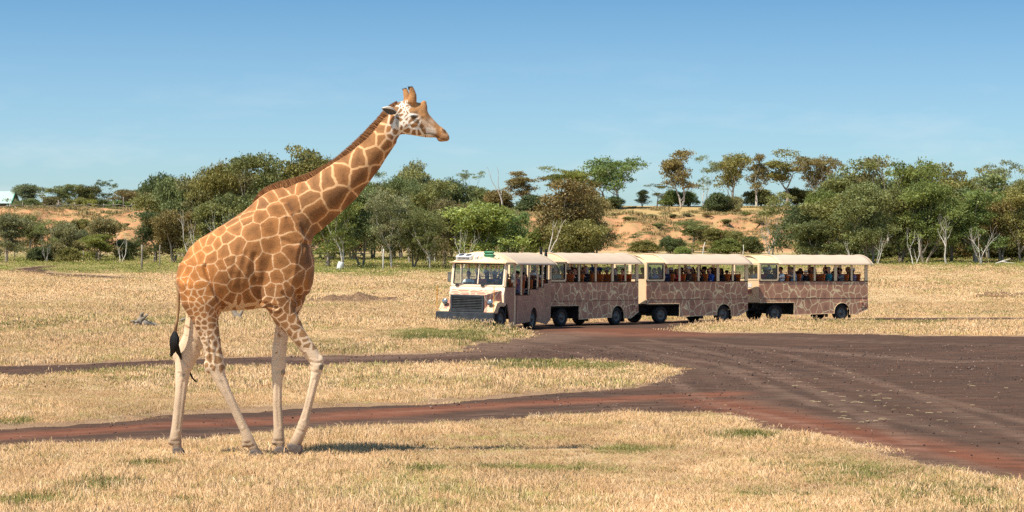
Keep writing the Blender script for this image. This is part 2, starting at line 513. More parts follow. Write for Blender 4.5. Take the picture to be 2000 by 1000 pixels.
def road_material():
    t = NT("scoria_track")
    v = t.coord()
    big = t.noise(t.mapping(v, (0.25, 0.2, 0.25)), 1, 5, 0.6)
    streak = t.noise(t.mapping(v, (0.5, 2.2, 1.0), rot=(0, 0, 0.12)), 1, 6, 0.7)
    grav = t.noise(v, 22, 4, 0.7)
    fine = t.noise(v, 90, 3, 0.7)
    red = t.attr("red"); light = t.math('MULTIPLY', t.attr("light"), t.ramp(t.noise(t.mapping(v, (0.7, 2.6, 1), rot=(0, 0, -0.3)), 1, 6, 0.7), 0.32, 0.62, 0.1, 1.15)); grey = t.attr("grey")
    c = t.mix(t.ramp(big, 0.3, 0.7), (0.098, 0.049, 0.032), (0.172, 0.090, 0.059))
    c = t.mix(t.math('MULTIPLY', grey, t.ramp(streak, 0.25, 0.6)), c, (0.064, 0.043, 0.034))
    c = t.mix(t.math('MULTIPLY', red, t.ramp(streak, 0.25, 0.65, 0.35, 1.0)), c, (0.190, 0.066, 0.038))
    c = t.mix(t.math('MULTIPLY', light, t.ramp(streak, 0.25, 0.7, 0.3, 1.0)), c, (0.30, 0.195, 0.140))
    c = t.mix(t.ramp(streak, 0.58, 0.82, 0, 0.45), c, (0.215, 0.128, 0.090))
    mott = t.noise(t.mapping(v, (0.9, 1.6, 1), rot=(0, 0, -0.25)), 1, 7, 0.72)
    c = t.mix(t.ramp(mott, 0.52, 0.34, 0, 0.7), c, (0.055, 0.032, 0.024))
    c = t.mix(t.ramp(mott, 0.56, 0.74, 0, 0.5), c, (0.21, 0.125, 0.088))
    c = t.mix(t.ramp(grav, 0.42, 0.28, 0, 0.7), c, (0.042, 0.026, 0.021))
    c = t.mix(t.ramp(fine, 0.56, 0.74, 0, 0.5), c, (0.27, 0.165, 0.115))
    h = t.math('ADD', grav, t.math('MULTIPLY', fine, 0.5))
    return t.principled(c, 0.92, t.bump(h, 0.4, 0.02), spec=0.04)
M_ROAD = road_material()

gz = Z0 - 0.065 * sstep(-0.12, 0.45, RM) + 0.02 * (fbm(GX * 2.3, GY * 1.4, 41, 3) - 0.5)
gv = np.stack([GX, GY, gz], 1)
nb = len(gv)
extra = np.array([(-60, 4.0, -0.02), (60, 4.0, -0.02), (60, -80, -0.02), (-60, -80, -0.02)])
me = np_mesh("ground", np.concatenate([gv, extra]), np.concatenate([quads, [[nb + 3, nb + 2, nb + 1, nb]]]), [M_GROUND], True)
a_ = GX / np.maximum(GY, 1)
gul = (fbm(GX * 0.16, GY * 0.03, 11, 4) - 0.5); gul2 = fbm(GX * 0.55, GY * 0.25, 12, 3) - 0.5
yy = GY + gul * 16 + gul2 * 3
kk = sstep(-0.10, 0.02, a_)
soil = sstep(298, 304, yy) * np.where(kk > 0.5, sstep(333, 324, yy), sstep(342, 335, yy))
ridge = np.where(kk > 0.5, sstep(323, 331, yy), sstep(335, 341, yy))
fattr(me, "bare", np.concatenate([0.85 * sstep(-0.45, 0.05, RM), [0] * 4])); fattr(me, "green", np.concatenate([GREENV, [0] * 4])); fattr(me, "soil", np.concatenate([soil, [0] * 4])); fattr(me, "ridge", np.concatenate([ridge, [0] * 4]))
tag(obj("ground", me), kind="structure")

# the bare earth of the tracks lies in its own sheet a little below the grass
near = (GY > 14) & (GY < 330)
okv = ((RM > -0.7) & near & (np.abs(a_) < 0.5))
qsel = quads[okv[quads].all(1)]
used = np.unique(qsel); remap = np.full(len(gv), -1); remap[used] = np.arange(len(used))
rx, ry = GX[used], GY[used]
rz = Z0[used] - 0.05 + 0.05 * (fbm(rx * 0.8, ry * 1.1, 51, 4) - 0.5)
rz = np.minimum(rz, Z0[used] - 0.03)
rz = np.where(RM[used] > 0.4, np.maximum(rz, gz[used] + 0.006), rz)
me = np_mesh("dirt_road", np.stack([rx, ry, rz], 1), remap[qsel], [M_ROAD], True)
def px_line(pts): return px2g(pts)
S1 = px_line([(1330, 705), (1400, 742), (1500, 785), (1650, 815), (1800, 850), (2000, 893), (2300, 960)])
S2 = px_line([(1250, 675), (1450, 705), (1600, 735), (1750, 775), (1880, 810), (2000, 846), (2300, 930)])
S3 = px_line([(1250, 668), (1500, 676), (1700, 690), (1850, 703), (2000, 700)])
S4 = px_line([(1100, 652), (1300, 652), (1600, 662), (2000, 675)])
RED1 = px_line([(-600, 880), (0, 846), (300, 828), (640, 808), (900, 790), (1150, 776), (1400, 762)])
RED2 = px_line([(1380, 775), (1560, 818), (1700, 850), (1850, 876), (2000, 900), (2300, 960)])
RED3 = px_line([(1180, 643), (1290, 652)])
L1 = px_line([(0, 852), (300, 836), (640, 822), (900, 806), (1200, 782)])
L0 = px_line([(640, 697), (860, 690), (960, 678), (1040, 662), (1130, 648)])
red = np.maximum.reduce([sstep(0.95, 0.2, line_dist(RED1, rx, ry)), 0.9 * sstep(1.1, 0.1, line_dist(RED2, rx, ry)), 0.8 * sstep(4.5, 0.5, line_dist(RED3, rx, ry)), 0.0 * rx])
light = np.maximum.reduce([0.55 * sstep(0.45, 0.05, line_dist(S1, rx, ry)), 0.6 * sstep(0.4, 0.05, line_dist(S2, rx, ry)), 0.5 * sstep(1.0, 0.1, line_dist(S3, rx, ry)), 0.5 * sstep(0.8, 0.1, line_dist(S4, rx, ry)),
                           0.5 * sstep(0.16, 0.03, line_dist(L1, rx, ry)), 0.6 * sstep(2.2, 0.4, line_dist(L0, rx, ry)), 0.45 * sstep(1.2, 0.15, RM[used]) * (rx > 1.5) * (ry < 80)])
S5 = px_line([(1040, 668), (1200, 690), (1380, 735), (1450, 770), (1300, 778), (1000, 795), (640, 815), (300, 838), (-300, 872)])
S6 = px_line([(1300, 660), (1480, 690), (1650, 745), (1800, 810), (2000, 905), (2200, 1000)])
for ln_, am in ((S1, .5), (S2, .5), (S5, .35), (S6, .45), (S4, .4)):
    dl = line_dist(ln_, rx, ry)
    light = np.maximum(light, am * sstep(.24, .05, np.abs(dl - .85)))
    light = light * (1 - .55 * sstep(.75, .2, dl))
grey = np.clip(1.0 - red, 0, 1)
fattr(me, "red", red); fattr(me, "light", light); fattr(me, "grey", grey)
tag(obj("dirt_road", me), kind="structure")

# ------------------------------------------------------------------ grass: tufts spread over the pasture
def grass_material():
    t = NT("grass_blade")
    col = t.attr("tint", "Color", 'INSTANCER')
    isl = t.node("NewGeometry").outputs["Random Per Island"]
    c = t.hsv(col, 0.5, t.ramp(isl, 0, 1, 1.12, 0.88), t.ramp(isl, 0, 1, 0.72, 1.26))
    nrm = t.node("VectorMath", operation='MULTIPLY_ADD'); t.set(nrm.inputs[0], t.node("NewGeometry").outputs["Normal"]); nrm.inputs[1].default_value = (0.55, 0.55, 0.55); nrm.inputs[2].default_value = (0, 0, 0.8)
    nn = t.node("VectorMath", operation='NORMALIZE'); t.set(nn.inputs[0], nrm.outputs[0])
    d = t.node("BsdfDiffuse"); t.set(d.inputs[0], c); t.set(d.inputs["Normal"], nn.outputs[0])
    tr = t.node("BsdfTranslucent"); t.set(tr.inputs[0], c)
    mx = t.node("MixShader"); mx.inputs[0].default_value = 0.28
    t.l.new(d.outputs[0], mx.inputs[1]); t.l.new(tr.outputs[0], mx.inputs[2]); t.l.new(mx.outputs[0], t.out.inputs[0])
    return t.mat
M_GRASS = grass_material()

def tuft_mesh(name, seed, n, rad, h, w, lean):
    r = np.random.default_rng(seed)
    V = []; Fc = []
    for i in range(n):
        a = r.uniform(0, 2 * math.pi); q = rad * math.sqrt(r.uniform())
        bx, by = q * math.cos(a), q * math.sin(a)
        ln = h * r.uniform(0.45, 1.25)
        da = r.uniform(0, 2 * math.pi); le = lean * r.uniform(0.1, 1.0) * ln
        dx, dy = math.cos(da) * le, math.sin(da) * le
        wa = r.uniform(0, math.pi); ww = w * r.uniform(0.6, 1.3)
        px, py = math.cos(wa) * ww / 2, math.sin(wa) * ww / 2
        k = len(V)
        V += [(bx - px, by - py, -0.02), (bx + px, by + py, -0.02),
              (bx + dx * .4 - px * .7, by + dy * .4 - py * .7, ln * .6), (bx + dx * .4 + px * .7, by + dy * .4 + py * .7, ln * .6), (bx + dx, by + dy, ln * (1 - .25 * lean))]
        Fc += [(k, k + 1, k + 3), (k, k + 3, k + 2), (k + 2, k + 3, k + 4)]
    return np_mesh(name, V, Fc, [M_GRASS])

def scatter_group(name, coll):
    ng = bpy.data.node_groups.new(name, 'GeometryNodeTree')
    ng.interface.new_socket("Geometry", in_out='INPUT', socket_type='NodeSocketGeometry')
    ng.interface.new_socket("Geometry", in_out='OUTPUT', socket_type='NodeSocketGeometry')
    N, L = ng.nodes, ng.links
    gi = N.new('NodeGroupInput'); go = N.new('NodeGroupOutput')
    ci = N.new('GeometryNodeCollectionInfo'); ci.inputs['Collection'].default_value = coll
    ci.inputs['Separate Children'].default_value = True; ci.inputs['Reset Children'].default_value = True
    ip = N.new('GeometryNodeInstanceOnPoints'); ip.inputs['Pick Instance'].default_value = True
    def na(nm, typ):
        a = N.new('GeometryNodeInputNamedAttribute'); a.data_type = typ; a.inputs['Name'].default_value = nm; return a.outputs[0]
    L.new(gi.outputs[0], ip.inputs['Points']); L.new(ci.outputs[0], ip.inputs['Instance'])
    L.new(na('pick', 'INT'), ip.inputs['Instance Index'])
    L.new(na('rot', 'FLOAT_VECTOR'), ip.inputs['Rotation']); L.new(na('scl', 'FLOAT_VECTOR'), ip.inputs['Scale'])
    L.new(ip.outputs[0], go.inputs[0])
    return ng

def scatter(name, pts, rot, scl, pick, tint, meshes):
    coll = bpy.data.collections.new(name + "_source")
    for i, m in enumerate(meshes):
        coll.objects.link(bpy.data.objects.new("%s_%02d" % (m.name, i), m))
    me = bpy.data.meshes.new(name)
    me.vertices.add(len(pts)); me.vertices.foreach_set("co", np.asarray(pts, np.float32).ravel())
    a = me.attributes.new('rot', 'FLOAT_VECTOR', 'POINT'); a.data.foreach_set('vector', np.asarray(rot, np.float32).ravel())
    a = me.attributes.new('scl', 'FLOAT_VECTOR', 'POINT'); a.data.foreach_set('vector', np.asarray(scl, np.float32).ravel())
    a = me.attributes.new('pick', 'INT', 'POINT'); a.data.foreach_set('value', np.asarray(pick, np.int32))
    cattr(me, 'tint', tint)
    o = obj(name, me)
    md = o.modifiers.new("spread", 'NODES'); md.node_group = scatter_group(name + "_spread", coll)
    return o

def grass_zone(name, seed, y0, y1, dens, meshes, hs, label):
    r = np.random.default_rng(seed)
    tw = 0.262
    area = tw * (y1 * y1 - y0 * y0)
    n = int(area * dens)
    y = np.sqrt(r.uniform(y0 * y0, y1 * y1, n)); x = r.uniform(-tw, tw, n) * y
    m = road_mask(x, y)
    thin = fbm(x * 0.35, y * 0.22, 61, 4)
    keep = (m < 0.10 - 0.30 * r.uniform(size=n) ** 2) & (r.uniform(size=n) < 0.50 + 1.5 * (thin - 0.30))
    # a few stray tufts along the verges
    keep |= (m > -0.02) & (m < 0.45) & (r.uniform(size=n) < 0.05)
    x, y, m, thin = x[keep], y[keep], m[keep], thin[keep]
    n = len(x)
    z = H(x, y) - 0.065 * sstep(-0.12, 0.45, m)
    g = green_mask(x, y)
    isg = r.uniform(size=n) < np.where(y > 150, g * 0.92, np.clip(g * (0.25 + 1.5 * fbm(x * 2.2, y * 1.4, 37, 3)), 0, 0.95))
    straw = np.array([(0.68, 0.475, 0.265), (0.72, 0.52, 0.305), (0.63, 0.425, 0.225), (0.77, 0.59, 0.37), (0.54, 0.345, 0.18)])
    w = np.array([.32, .27, .2, .11, .10])
    col = straw[r.choice(5, n, p=w)]
    big = fbm(x * 0.12, y * 0.08, 71, 4)[:, None]
    col = col * (0.80 + 0.42 * big) * np.array((1.04, 0.985, 0.97))
    patchy = sstep(0.44, 0.34, thin)[:, None]
    col = col * (1 - 0.30 * patchy)
    gcol = np.array([(0.17, 0.175, 0.050), (0.26, 0.245, 0.085), (0.115, 0.125, 0.035), (0.33, 0.28, 0.12)])[r.integers(0, 4, n)] * np.where(y > 150, 1.25, 1.0)[:, None] * np.where((y > 150)[:, None], np.array((1.0, 1.08, 0.88)), 1.0)
    col = np.where(isg[:, None], gcol * r.uniform(0.8, 1.25, (n, 1)), col)
    olive = (r.uniform(size=n) < 0.10 + 0.25 * (fbm(x * 0.3, y * 0.2, 73, 3) > 0.58))[:, None]
    col = np.where(olive & ~isg[:, None], np.array((0.42, 0.36, 0.14)) * r.uniform(0.8, 1.2, (n, 1)), col)
    edge = sstep(-1.2, -0.1, m)
    hh = hs * (0.35 + 1.45 * fbm(x * 0.5, y * 0.3, 81, 4)) * (0.55 + 0.9 * sstep(0.3, 0.6, thin)) * r.uniform(0.7, 1.3, n) * (1 + 0.05 * edge - 0.35 * sstep(-0.35, 0.1, m)) * np.where(isg, 1.0, 1.0)
    tread = np.ones(n)
    for hu, hv in ((505, 890), (345, 888), (548, 886), (580, 888)):
        c = px2g([(hu, hv)])[0]
        tread = np.minimum(tread, 0.3 + 0.7 * sstep(0.15, 0.75, np.hypot(x - c[0], (y - c[1]) * 0.8)))
    hh = hh * tread
    rot = np.stack([r.normal(0, 0.12, n), r.normal(0, 0.12, n), r.uniform(0, 6.28, n)], 1)
    ws = r.uniform(0.8, 1.25, n)
    scl = np.stack([ws, ws, hh], 1)
    o = scatter(name, np.stack([x, y, z], 1), rot, scl, r.integers(0, len(meshes), n), col, meshes)
    tag(o, label, "grass", kind="stuff")
    return n

nt = [tuft_mesh("grass_tuft", 100 + i, 72, 0.21, 0.105, 0.0056, 1.1) for i in range(9)]
grass_zone("dry_grass", 1, 18.5, 42, 92, nt, 0.62, "dry straw coloured grass in the foreground pasture with green weeds")
nt = [tuft_mesh("grass_tuft", 200 + i, 64, 0.40, 0.115, 0.011, 0.95) for i in range(8)]
grass_zone("dry_grass", 2, 42, 75, 36, nt, 0.58, "dry grass of the strips between the two dirt tracks")
nt = [tuft_mesh("grass_tuft", 300 + i, 70, 0.75, 0.12, 0.018, 0.95) for i in range(8)]
grass_zone("dry_grass", 3, 75, 135, 11, nt, 0.55, "dry grass of the open field round the road train")
nt = [tuft_mesh("grass_tuft", 400 + i, 70, 1.3, 0.13, 0.034, 0.95) for i in range(6)]
grass_zone("dry_grass", 4, 135, 262, 2.2, nt, 0.5, "dry and green grass of the far field before the trees")
# ------------------------------------------------------------------ giraffe
GS = 163.0; GD0 = F / GS           # photo pixels per metre at the giraffe, its depth
GU, GV = 470.0, 889.0
def gx(u): return (u - GU) / GS
def gz_(v): return (GV - v) / GS

class Lofts:
    def __init__(s): s.v = []; s.f = []
    def loft(s, secs, n=28, horizontal=False, vertical=False, egg=0.0, power=2.0):
        """secs: (u, v, half px, half depth m, y offset m); half measured across the run of the limb"""
        P3 = [Vector((gx(u), y, gz_(v))) for u, v, h, d, y in secs]
        base = len(s.v)
        for i, (u, v, h, d, y) in enumerate(secs):
            t = P3[min(i + 1, len(secs) - 1)] - P3[max(i - 1, 0)]
            t2 = Vector((t.x, 0, t.z)).normalized()
            hh = h / GS
            if vertical:
                nn = Vector((0, 0, 1))
            else:
                nn = Vector((-t2.z, 0, t2.x))
                if nn.z < 0: nn = -nn
                if horizontal: hh *= max(0.5, abs(t2.z)); nn = Vector((-t2.z, 0, t2.x)) if -t2.z < 0 else Vector((t2.z, 0, -t2.x))
            for k in range(n):
                th = 2 * math.pi * k / n
                c, sn = math.cos(th), math.sin(th)
                c2 = math.copysign(abs(c) ** (2 / power), c); s2 = math.copysign(abs(sn) ** (2 / power), sn)
                dd = d * (1 - egg * c2)
                p = P3[i] + nn * (hh * c2) + Vector((0, dd * s2, 0))
                s.v.append(p)
        m = len(secs)
        for i in range(m - 1):
            for k in range(n):
                k2 = (k + 1) % n
                s.f.append((base + i * n + k, base + i * n + k2, base + (i + 1) * n + k2, base + (i + 1) * n + k))
        s.f.append(tuple(base + k for k in reversed(range(n)))); s.f.append(tuple(base + (m - 1) * n + k for k in range(n)))
    def ball(s, c, r, n=14):
        base = len(s.v); cx = Vector(c); rx, ry, rz = (r, r, r) if not hasattr(r, '__len__') else r
        for i in range(1, n):
            ph = math.pi * i / n
            for k in range(n):
                th = 2 * math.pi * k / n
                s.v.append(cx + Vector((rx * math.sin(ph) * math.cos(th), ry * math.sin(ph) * math.sin(th), rz * math.cos(ph))))
        for i in range(n - 2):
            for k in range(n):
                k2 = (k + 1) % n
                s.f.append((base + i * n + k, base + (i + 1) * n + k, base + (i + 1) * n + k2, base + i * n + k2))
        s.f.append(tuple(base + k for k in range(n))); s.f.append(tuple(base + (n - 2) * n + k for k in reversed(range(n))))

def tb(u, top, bot, d, y=0.0): return (u, (top + bot) / 2, (bot - top) / 2, d, y)

def voxel_body(lofts, voxel, smooth, name, it=6):
    me = new_mesh(name, lofts.v, lofts.f)
    bm = bmesh.new(); bm.from_mesh(me); bmesh.ops.recalc_face_normals(bm, faces=bm.faces); bm.to_mesh(me); bm.free()
    o = bpy.data.objects.new(name, me); C.objects.link(o)
    r = o.modifiers.new("r", 'REMESH'); r.mode = 'VOXEL'; r.voxel_size = voxel; r.use_smooth_shade = True
    sm = o.modifiers.new("s", 'SMOOTH'); sm.factor = 0.5; sm.iterations = it
    dg = bpy.context.evaluated_depsgraph_get()
    me2 = bpy.data.meshes.new_from_object(o.evaluated_get(dg))
    bpy.data.objects.remove(o); me2.name = name
    me2.polygons.foreach_set("use_smooth", [True] * len(me2.polygons))
    return me2

L = Lofts()
# trunk of the body
L.loft([tb(354, 520, 572, .07), tb(358, 506, 585, .14), tb(370, 484, 602, .23), tb(390, 466, 612, .30), tb(420, 448, 611, .36), tb(450, 430, 607, .405),
        tb(480, 410, 606, .42), tb(508, 384, 602, .41), tb(530, 371, 599, .39), tb(553, 365, 595, .36), tb(575, 372, 590, .32), tb(592, 420, 582, .27),
        tb(604, 470, 572, .19), tb(611, 497, 552, .11), tb(614, 512, 536, .05)], n=40, vertical=True, egg=-0.06)
# neck
L.loft([(540, 455, 72, .33, 0), (566, 428, 62, .29, 0), (587, 408, 51, .235, 0), (605, 397, 46.5, .21, 0), (622, 389, 43, .19, 0), (643, 372, 40.5, .178, 0), (664, 355.5, 38.5, .165, 0), (684, 338.5, 35.5, .152, 0),
        (704, 321, 31.8, .14, 0), (722, 302, 28.5, .128, 0), (738, 284, 25.8, .118, 0), (752, 265, 23.5, .11, 0), (764, 247, 23, .10, 0), (778, 230, 20, .09, 0)], n=32, egg=0.10)
# near (camera side) shoulder blade and fore leg
L.loft([(545, 400, 22, .05, -.27), (552, 440, 40, .09, -.27), (556, 490, 47, .12, -.265), (552, 540, 44, .13, -.25), (548, 578, 35, .125, -.235), (561, 618, 27.5, .105, -.215),
        (583, 650, 19.5, .088, -.20), (605, 681, 17.5, .078, -.185), (617, 700, 14.5, .075, -.18), (622.5, 714, 13.2, .073, -.18), (619.5, 730, 10, .062, -.18), (613, 758, 8.4, .050, -.175),
        (603, 798, 8.2, .050, -.165), (596.5, 824, 11.3, .058, -.16), (588, 846, 11.6, .062, -.16), (581, 862, 12.5, .062, -.16), (577, 872, 10, .05, -.16)], horizontal=True)
# far fore leg
L.loft([(566, 480, 38, .11, .27), (566, 540, 40, .12, .25), (560, 590, 30, .11, .22), (549, 640, 14.5, .085, .195), (543, 680, 14.2, .078, .18), (540.5, 712, 13.8, .075, .175), (539.5, 733, 12, .066, .17),
        (538.5, 762, 9, .052, .17), (539, 800, 9.2, .052, .165), (541.5, 838, 10, .056, .16), (541.5, 855, 11.2, .062, .16), (545, 872, 9.2, .055, .155), (547, 880, 8, .05, .155)], horizontal=True)
# near thigh and hind leg
L.loft([(408, 500, 18, .05, -.22), (398, 520, 34, .10, -.235), (396, 555, 43, .14, -.235), (400, 590, 40, .14, -.225), (405, 618, 27, .12, -.215), (414, 653, 19.8, .10, -.205), (421, 688, 17.2, .085, -.195),
        (425, 712, 19, .085, -.19), (433, 736, 13.4, .070, -.185), (446, 765, 11, .058, -.18), (463, 800, 9.4, .052, -.175), (481, 838, 10, .056, -.17), (488, 855, 12, .064, -.17),
        (497, 871, 10.5, .056, -.17), (502, 880, 9, .05, -.17)], horizontal=True)
# far hind leg
L.loft([(400, 520, 36, .11, .22), (398, 580, 42, .14, .22), (388, 622, 32, .125, .215), (374, 662, 24, .105, .21), (363, 688, 25.5, .092, .205), (357, 703, 22.5, .088, .20), (353, 722, 16, .078, .195),
        (351, 740, 13.6, .07, .19), (349, 765, 11.4, .058, .185), (345, 800, 10.8, .053, .18), (340.5, 838, 10.4, .056, .175), (338, 858, 11.6, .064, .175), (342, 874, 9.4, .056, .175), (345, 882, 8, .05, .175)], horizontal=True)
# buttock, breast, elbow and loose skin of the flank
L.ball((gx(375), -.15, gz_(545)), (.17, .14, .27)); L.ball((gx(375), .15, gz_(545)), (.17, .14, .27))
L.ball((gx(520), -.29, gz_(592)), (.045, .04, .05))
L.ball((gx(595), 0, gz_(515)), (.12, .22, .22))
L.ball((gx(622), -.225, gz_(716)), (.05, .03, .055)); L.ball((gx(546), .14, gz_(722)), (.05, .03, .05))
# knobs: fetlocks, hocks, knees, dew claws
for u, v, y, r in ((488, 857, -.17, (.072, .066, .07)), (338, 860, .175, (.072, .066, .07)), (541, 857, .16, (.07, .066, .075)), (595, 828, -.16, (.072, .064, .08)),
                   (482, 866, -.17, (.045, .05, .035)), (331, 866, .175, (.045, .05, .035)), (534, 866, .16, (.045, .05, .035)), 
                   (412, 712, -.19, (.06, .06, .10)), (342, 692, .2, (.065, .06, .12)), (436, 716, -.19, (.055, .05, .07)), (364, 716, .195, (.06, .055, .07)),
                   (627, 703, -.18, (.05, .06, .07)), (624, 722, -.18, (.055, .062, .05)), (549, 712, .175, (.05, .06, .08)), (548, 728, .17, (.045, .058, .05))):
    L.ball((gx(u), y, gz_(v)), r)
# head
L.loft([tb(764, 216, 244, .055), tb(769, 207, 256, .078), tb(776, 200, 262, .095), tb(785, 197, 262, .108), tb(796, 196, 262.5, .115), tb(806, 197, 264, .118), tb(816, 199.5, 265.5, .112), tb(824, 201, 267, .10),
        tb(830, 204, 268, .09), tb(834, 213, 268.5, .083), tb(838, 223, 268.5, .076), tb(845, 231.5, 268.5, .066), tb(852, 239, 268.5, .058), tb(858, 244.5, 271, .058), tb(864, 248.5, 275.5, .063), tb(870, 253.5, 276.5, .062),
        tb(875, 260, 275.5, .05), tb(878, 266, 272.5, .025)], n=32, vertical=True, egg=0.16)
L.loft([(827, 212, 9, .045, 0), (828, 203, 6.6, .036, 0), (828.5, 198, 5.4, .03, 0), (828.5, 195.8, 3, .018, 0)], n=16, horizontal=True)     # forehead knob
for sy, pts in ((-1, [(803, 204, 11, .05, -.058), (806, 195, 9.5, .046, -.062), (807, 186, 7.6, .04, -.068), (805, 178, 6, .034, -.074), (803, 173, 5.4, .033, -.078), (802, 170.5, 3.2, .02, -.08)]),
                (1, [(797, 204, 11, .05, .058), (796, 195, 8.6, .046, .062), (794, 186, 6.6, .04, .068), (792, 179, 5.4, .034, .074), (790.5, 174, 5, .033, .078), (790, 171.5, 3, .02, .08)])):
    L.loft(pts, n=16, horizontal=True)                            # skin covered horns
    L.ball((gx(808), sy * .098, gz_(227)), (.05, .028, .034))     # eye bulge
    L.ball((gx(806), sy * .092, gz_(220)), (.065, .028, .02))     # brow
    L.ball((gx(790), sy * .085, gz_(243)), (.085, .035, .07))     # cheek
    L.ball((gx(866), sy * .05, gz_(255.5)), (.03, .022, .022))    # nostril wing
L.ball((gx(863), 0, gz_(272)), (.06, .05, .032))                  # lower lip
# windpipe and neck muscle, shoulder point
L.loft([(600, 455, 14, .07, 0), (640, 424, 12, .06, 0), (690, 378, 11, .055, 0), (735, 322, 10, .05, 0), (768, 272, 9, .045, 0)], n=16)
gme = voxel_body(L, 0.0125, 0.5, "body", 7)

nv = len(gme.vertices)
co = np.empty(nv * 3, np.float32); gme.vertices.foreach_get("co", co); co = co.reshape(-1, 3)
no = np.empty(nv * 3, np.float32); gme.vertices.foreach_get("normal", no); no = no.reshape(-1, 3)
VU = co[:, 0] * GS + GU; VV = GV - co[:, 2] * GS; VY = co[:, 1]
push = np.zeros(nv)
def crease(pts, wid, depth, near=True):
    """a fold pressed into the hide along a run of photo pixels"""
    d_ = line_dist(np.array(pts, float), VU, VV)
    side_ = sstep(.04, -.06, VY if near else -VY)
    tt = d_ / wid
    push[:] += side_ * depth * (-np.exp(-tt ** 2) + 0.45 * np.exp(-(tt - 2.0) ** 2))
for pts, wd, dp in (([(566, 428), (577, 445), (586, 462), (596, 474)], 3.0, .010), ([(578, 424), (590, 442), (603, 462)], 3.0, .009), ([(590, 416), (604, 438), (612, 450)], 3.0, .006),
                    ([(598, 478), (592, 500), (590, 530), (582, 560), (584, 585)], 4.0, .020), ([(560, 470), (580, 478), (597, 476)], 4, .007),
                    ([(505, 500), (502, 520), (504, 545), (508, 575), (517, 590)], 5.0, .012), ([(504, 545), (492, 560), (483, 580)], 3.2, .014), ([(517, 590), (535, 597), (546, 600)], 3, .02),
                    ([(408, 520), (412, 535), (420, 552), (432, 580), (443, 600)], 3.4, .022), ([(560, 572), (575, 590), (590, 620)], 3.5, .012),
                    ([(428, 665), (428, 700), (434, 725), (448, 765), (476, 830)], 2.4, .006), ([(415, 660), (417, 690), (420, 715)], 2, .012), ([(600, 690), (608, 706), (606, 720)], 2, .010), ([(611, 705), (620, 708), (632, 706)], 2.2, .005),
                    ([(610, 724), (618, 726), (628, 724)], 2.2, .005), ([(616, 740), (603, 790), (596, 815)], 2.4, .006), ([(585, 838), (597, 842)], 2.2, .005), ([(478, 864), (492, 862)], 2.2, .005), ([(484, 872), (500, 868)], 2.2, .005),
                    ([(396, 640), (404, 665), (410, 690)], 2.4, .012), ([(371, 560), (372, 590), (384, 620)], 4, .010), ([(776, 240), (779, 262)], 2.0, .012), ([(800, 246), (812, 250), (826, 249)], 2.2, .007), ([(826, 232), (836, 240), (850, 250)], 2.0, .007)):
    crease(pts, wd, dp)
for pts, wd, dp in (([(349, 695), (356, 706), (366, 716)], 2, .012), ([(346, 730), (357, 732), (366, 730)], 2.2, .005), ([(355, 745), (350, 790), (345, 840)], 2.4, .006), ([(331, 864), (346, 862)], 2.2, .005),
                    ([(546, 640), (541, 690), (538, 705)], 2.0, .010), ([(529, 722), (540, 727), (550, 723)], 2.2, .005), ([(541, 745), (540, 790), (543, 835)], 2.4, .006), ([(533, 863), (549, 862)], 2.2, .005), ([(372, 660), (384, 676), (388, 690)], 2.4, .010)):
    d_ = line_dist(np.array(pts, float), VU, VV); tt = d_ / wd
    push += (VY > .05) * dp * (-np.exp(-tt ** 2) + 0.45 * np.exp(-(tt - 2.0) ** 2))
# broad slack of muscle, ribs
push += .012 * (fbm(co[:, 0] * 4.5, co[:, 2] * 4.5 + co[:, 1] * 4, 191, 3) - .5) * (VV < 640)
rib = np.sin((VU * .9 + VV * .25) * .42) * sstep(445, 465, VU) * sstep(505, 490, VU) * sstep(470, 500, VV) * sstep(585, 560, VV)
push += .004 * rib
FOLD = np.clip(-push / .012, 0, 1)
co = (co + no * push[:, None]).astype(np.float32)
gme.vertices.foreach_set("co", co.ravel()); gme.update()

def crop(ox, oy, z, pts): return [(ox + a / z, oy + b / z) for a, b in pts]
SITES = crop(480, 320, 6.25, [(80, 530), (225, 465), (320, 385), (460, 330), (550, 290), (675, 285), (855, 190), (195, 630), (395, 520), (565, 480), (790, 425), (870, 560), (110, 800), (345, 770), (560, 800), (715, 745), (40, 640)])
SITES += [(638, 347), (666, 335), (658, 386), (708, 347), (735, 301), (676, 306), (697, 308), (724, 270), (748, 269)]
SITES += crop(620, 200, 6.944, [(880, 345), (930, 240), (975, 245), (975, 370), (1010, 470), (965, 550), (1090, 310)])
SITES += crop(330, 340, 6.25, [(985, 520), (820, 650), (790, 590), (735, 770), (640, 690)])
SITES += crop(330, 460, 6.25, [(240, 230), (370, 120), (300, 290), (430, 75), (530, 55), (505, 165), (620, 90), (415, 260), (545, 255), (700, 200), (860, 140), (1080, 190), (960, 360), (780, 330), (675, 370), (830, 440), (570, 440), (690, 520),
          (250, 440), (390, 480), (180, 400), (470, 450), (240, 555), (300, 560), (185, 620), (415, 600), (880, 620), (690, 690), (820, 790), (890, 800), (980, 790), (445, 700), (355, 710), (270, 720), (235, 760), (540, 700), (520, 780),
          (325, 780), (430, 820), (385, 860), (310, 860), (590, 830), (520, 910), (640, 910), (355, 910), (430, 920), (250, 860), (580, 960)])
SITES += crop(460, 450, 6.25, [(510, 190), (410, 400), (590, 390), (545, 580), (730, 270), (710, 530), (370, 610), (450, 740), (360, 790), (420, 860), (590, 770), (690, 740), (780, 640), (720, 110), (590, 880), (510, 940), (720, 940)])
SITES += crop(350, 560, 8.333, [(240, 430), (345, 475), (480, 490), (395, 555), (465, 605), (345, 590), (580, 550), (575, 630), (470, 685), (405, 720), (550, 760), (460, 780), (605, 830), (440, 820), (545, 895), (640, 920), (460, 910), (540, 985),
          (290, 570), (340, 690), (380, 760), (620, 450), (730, 350), (690, 400)])
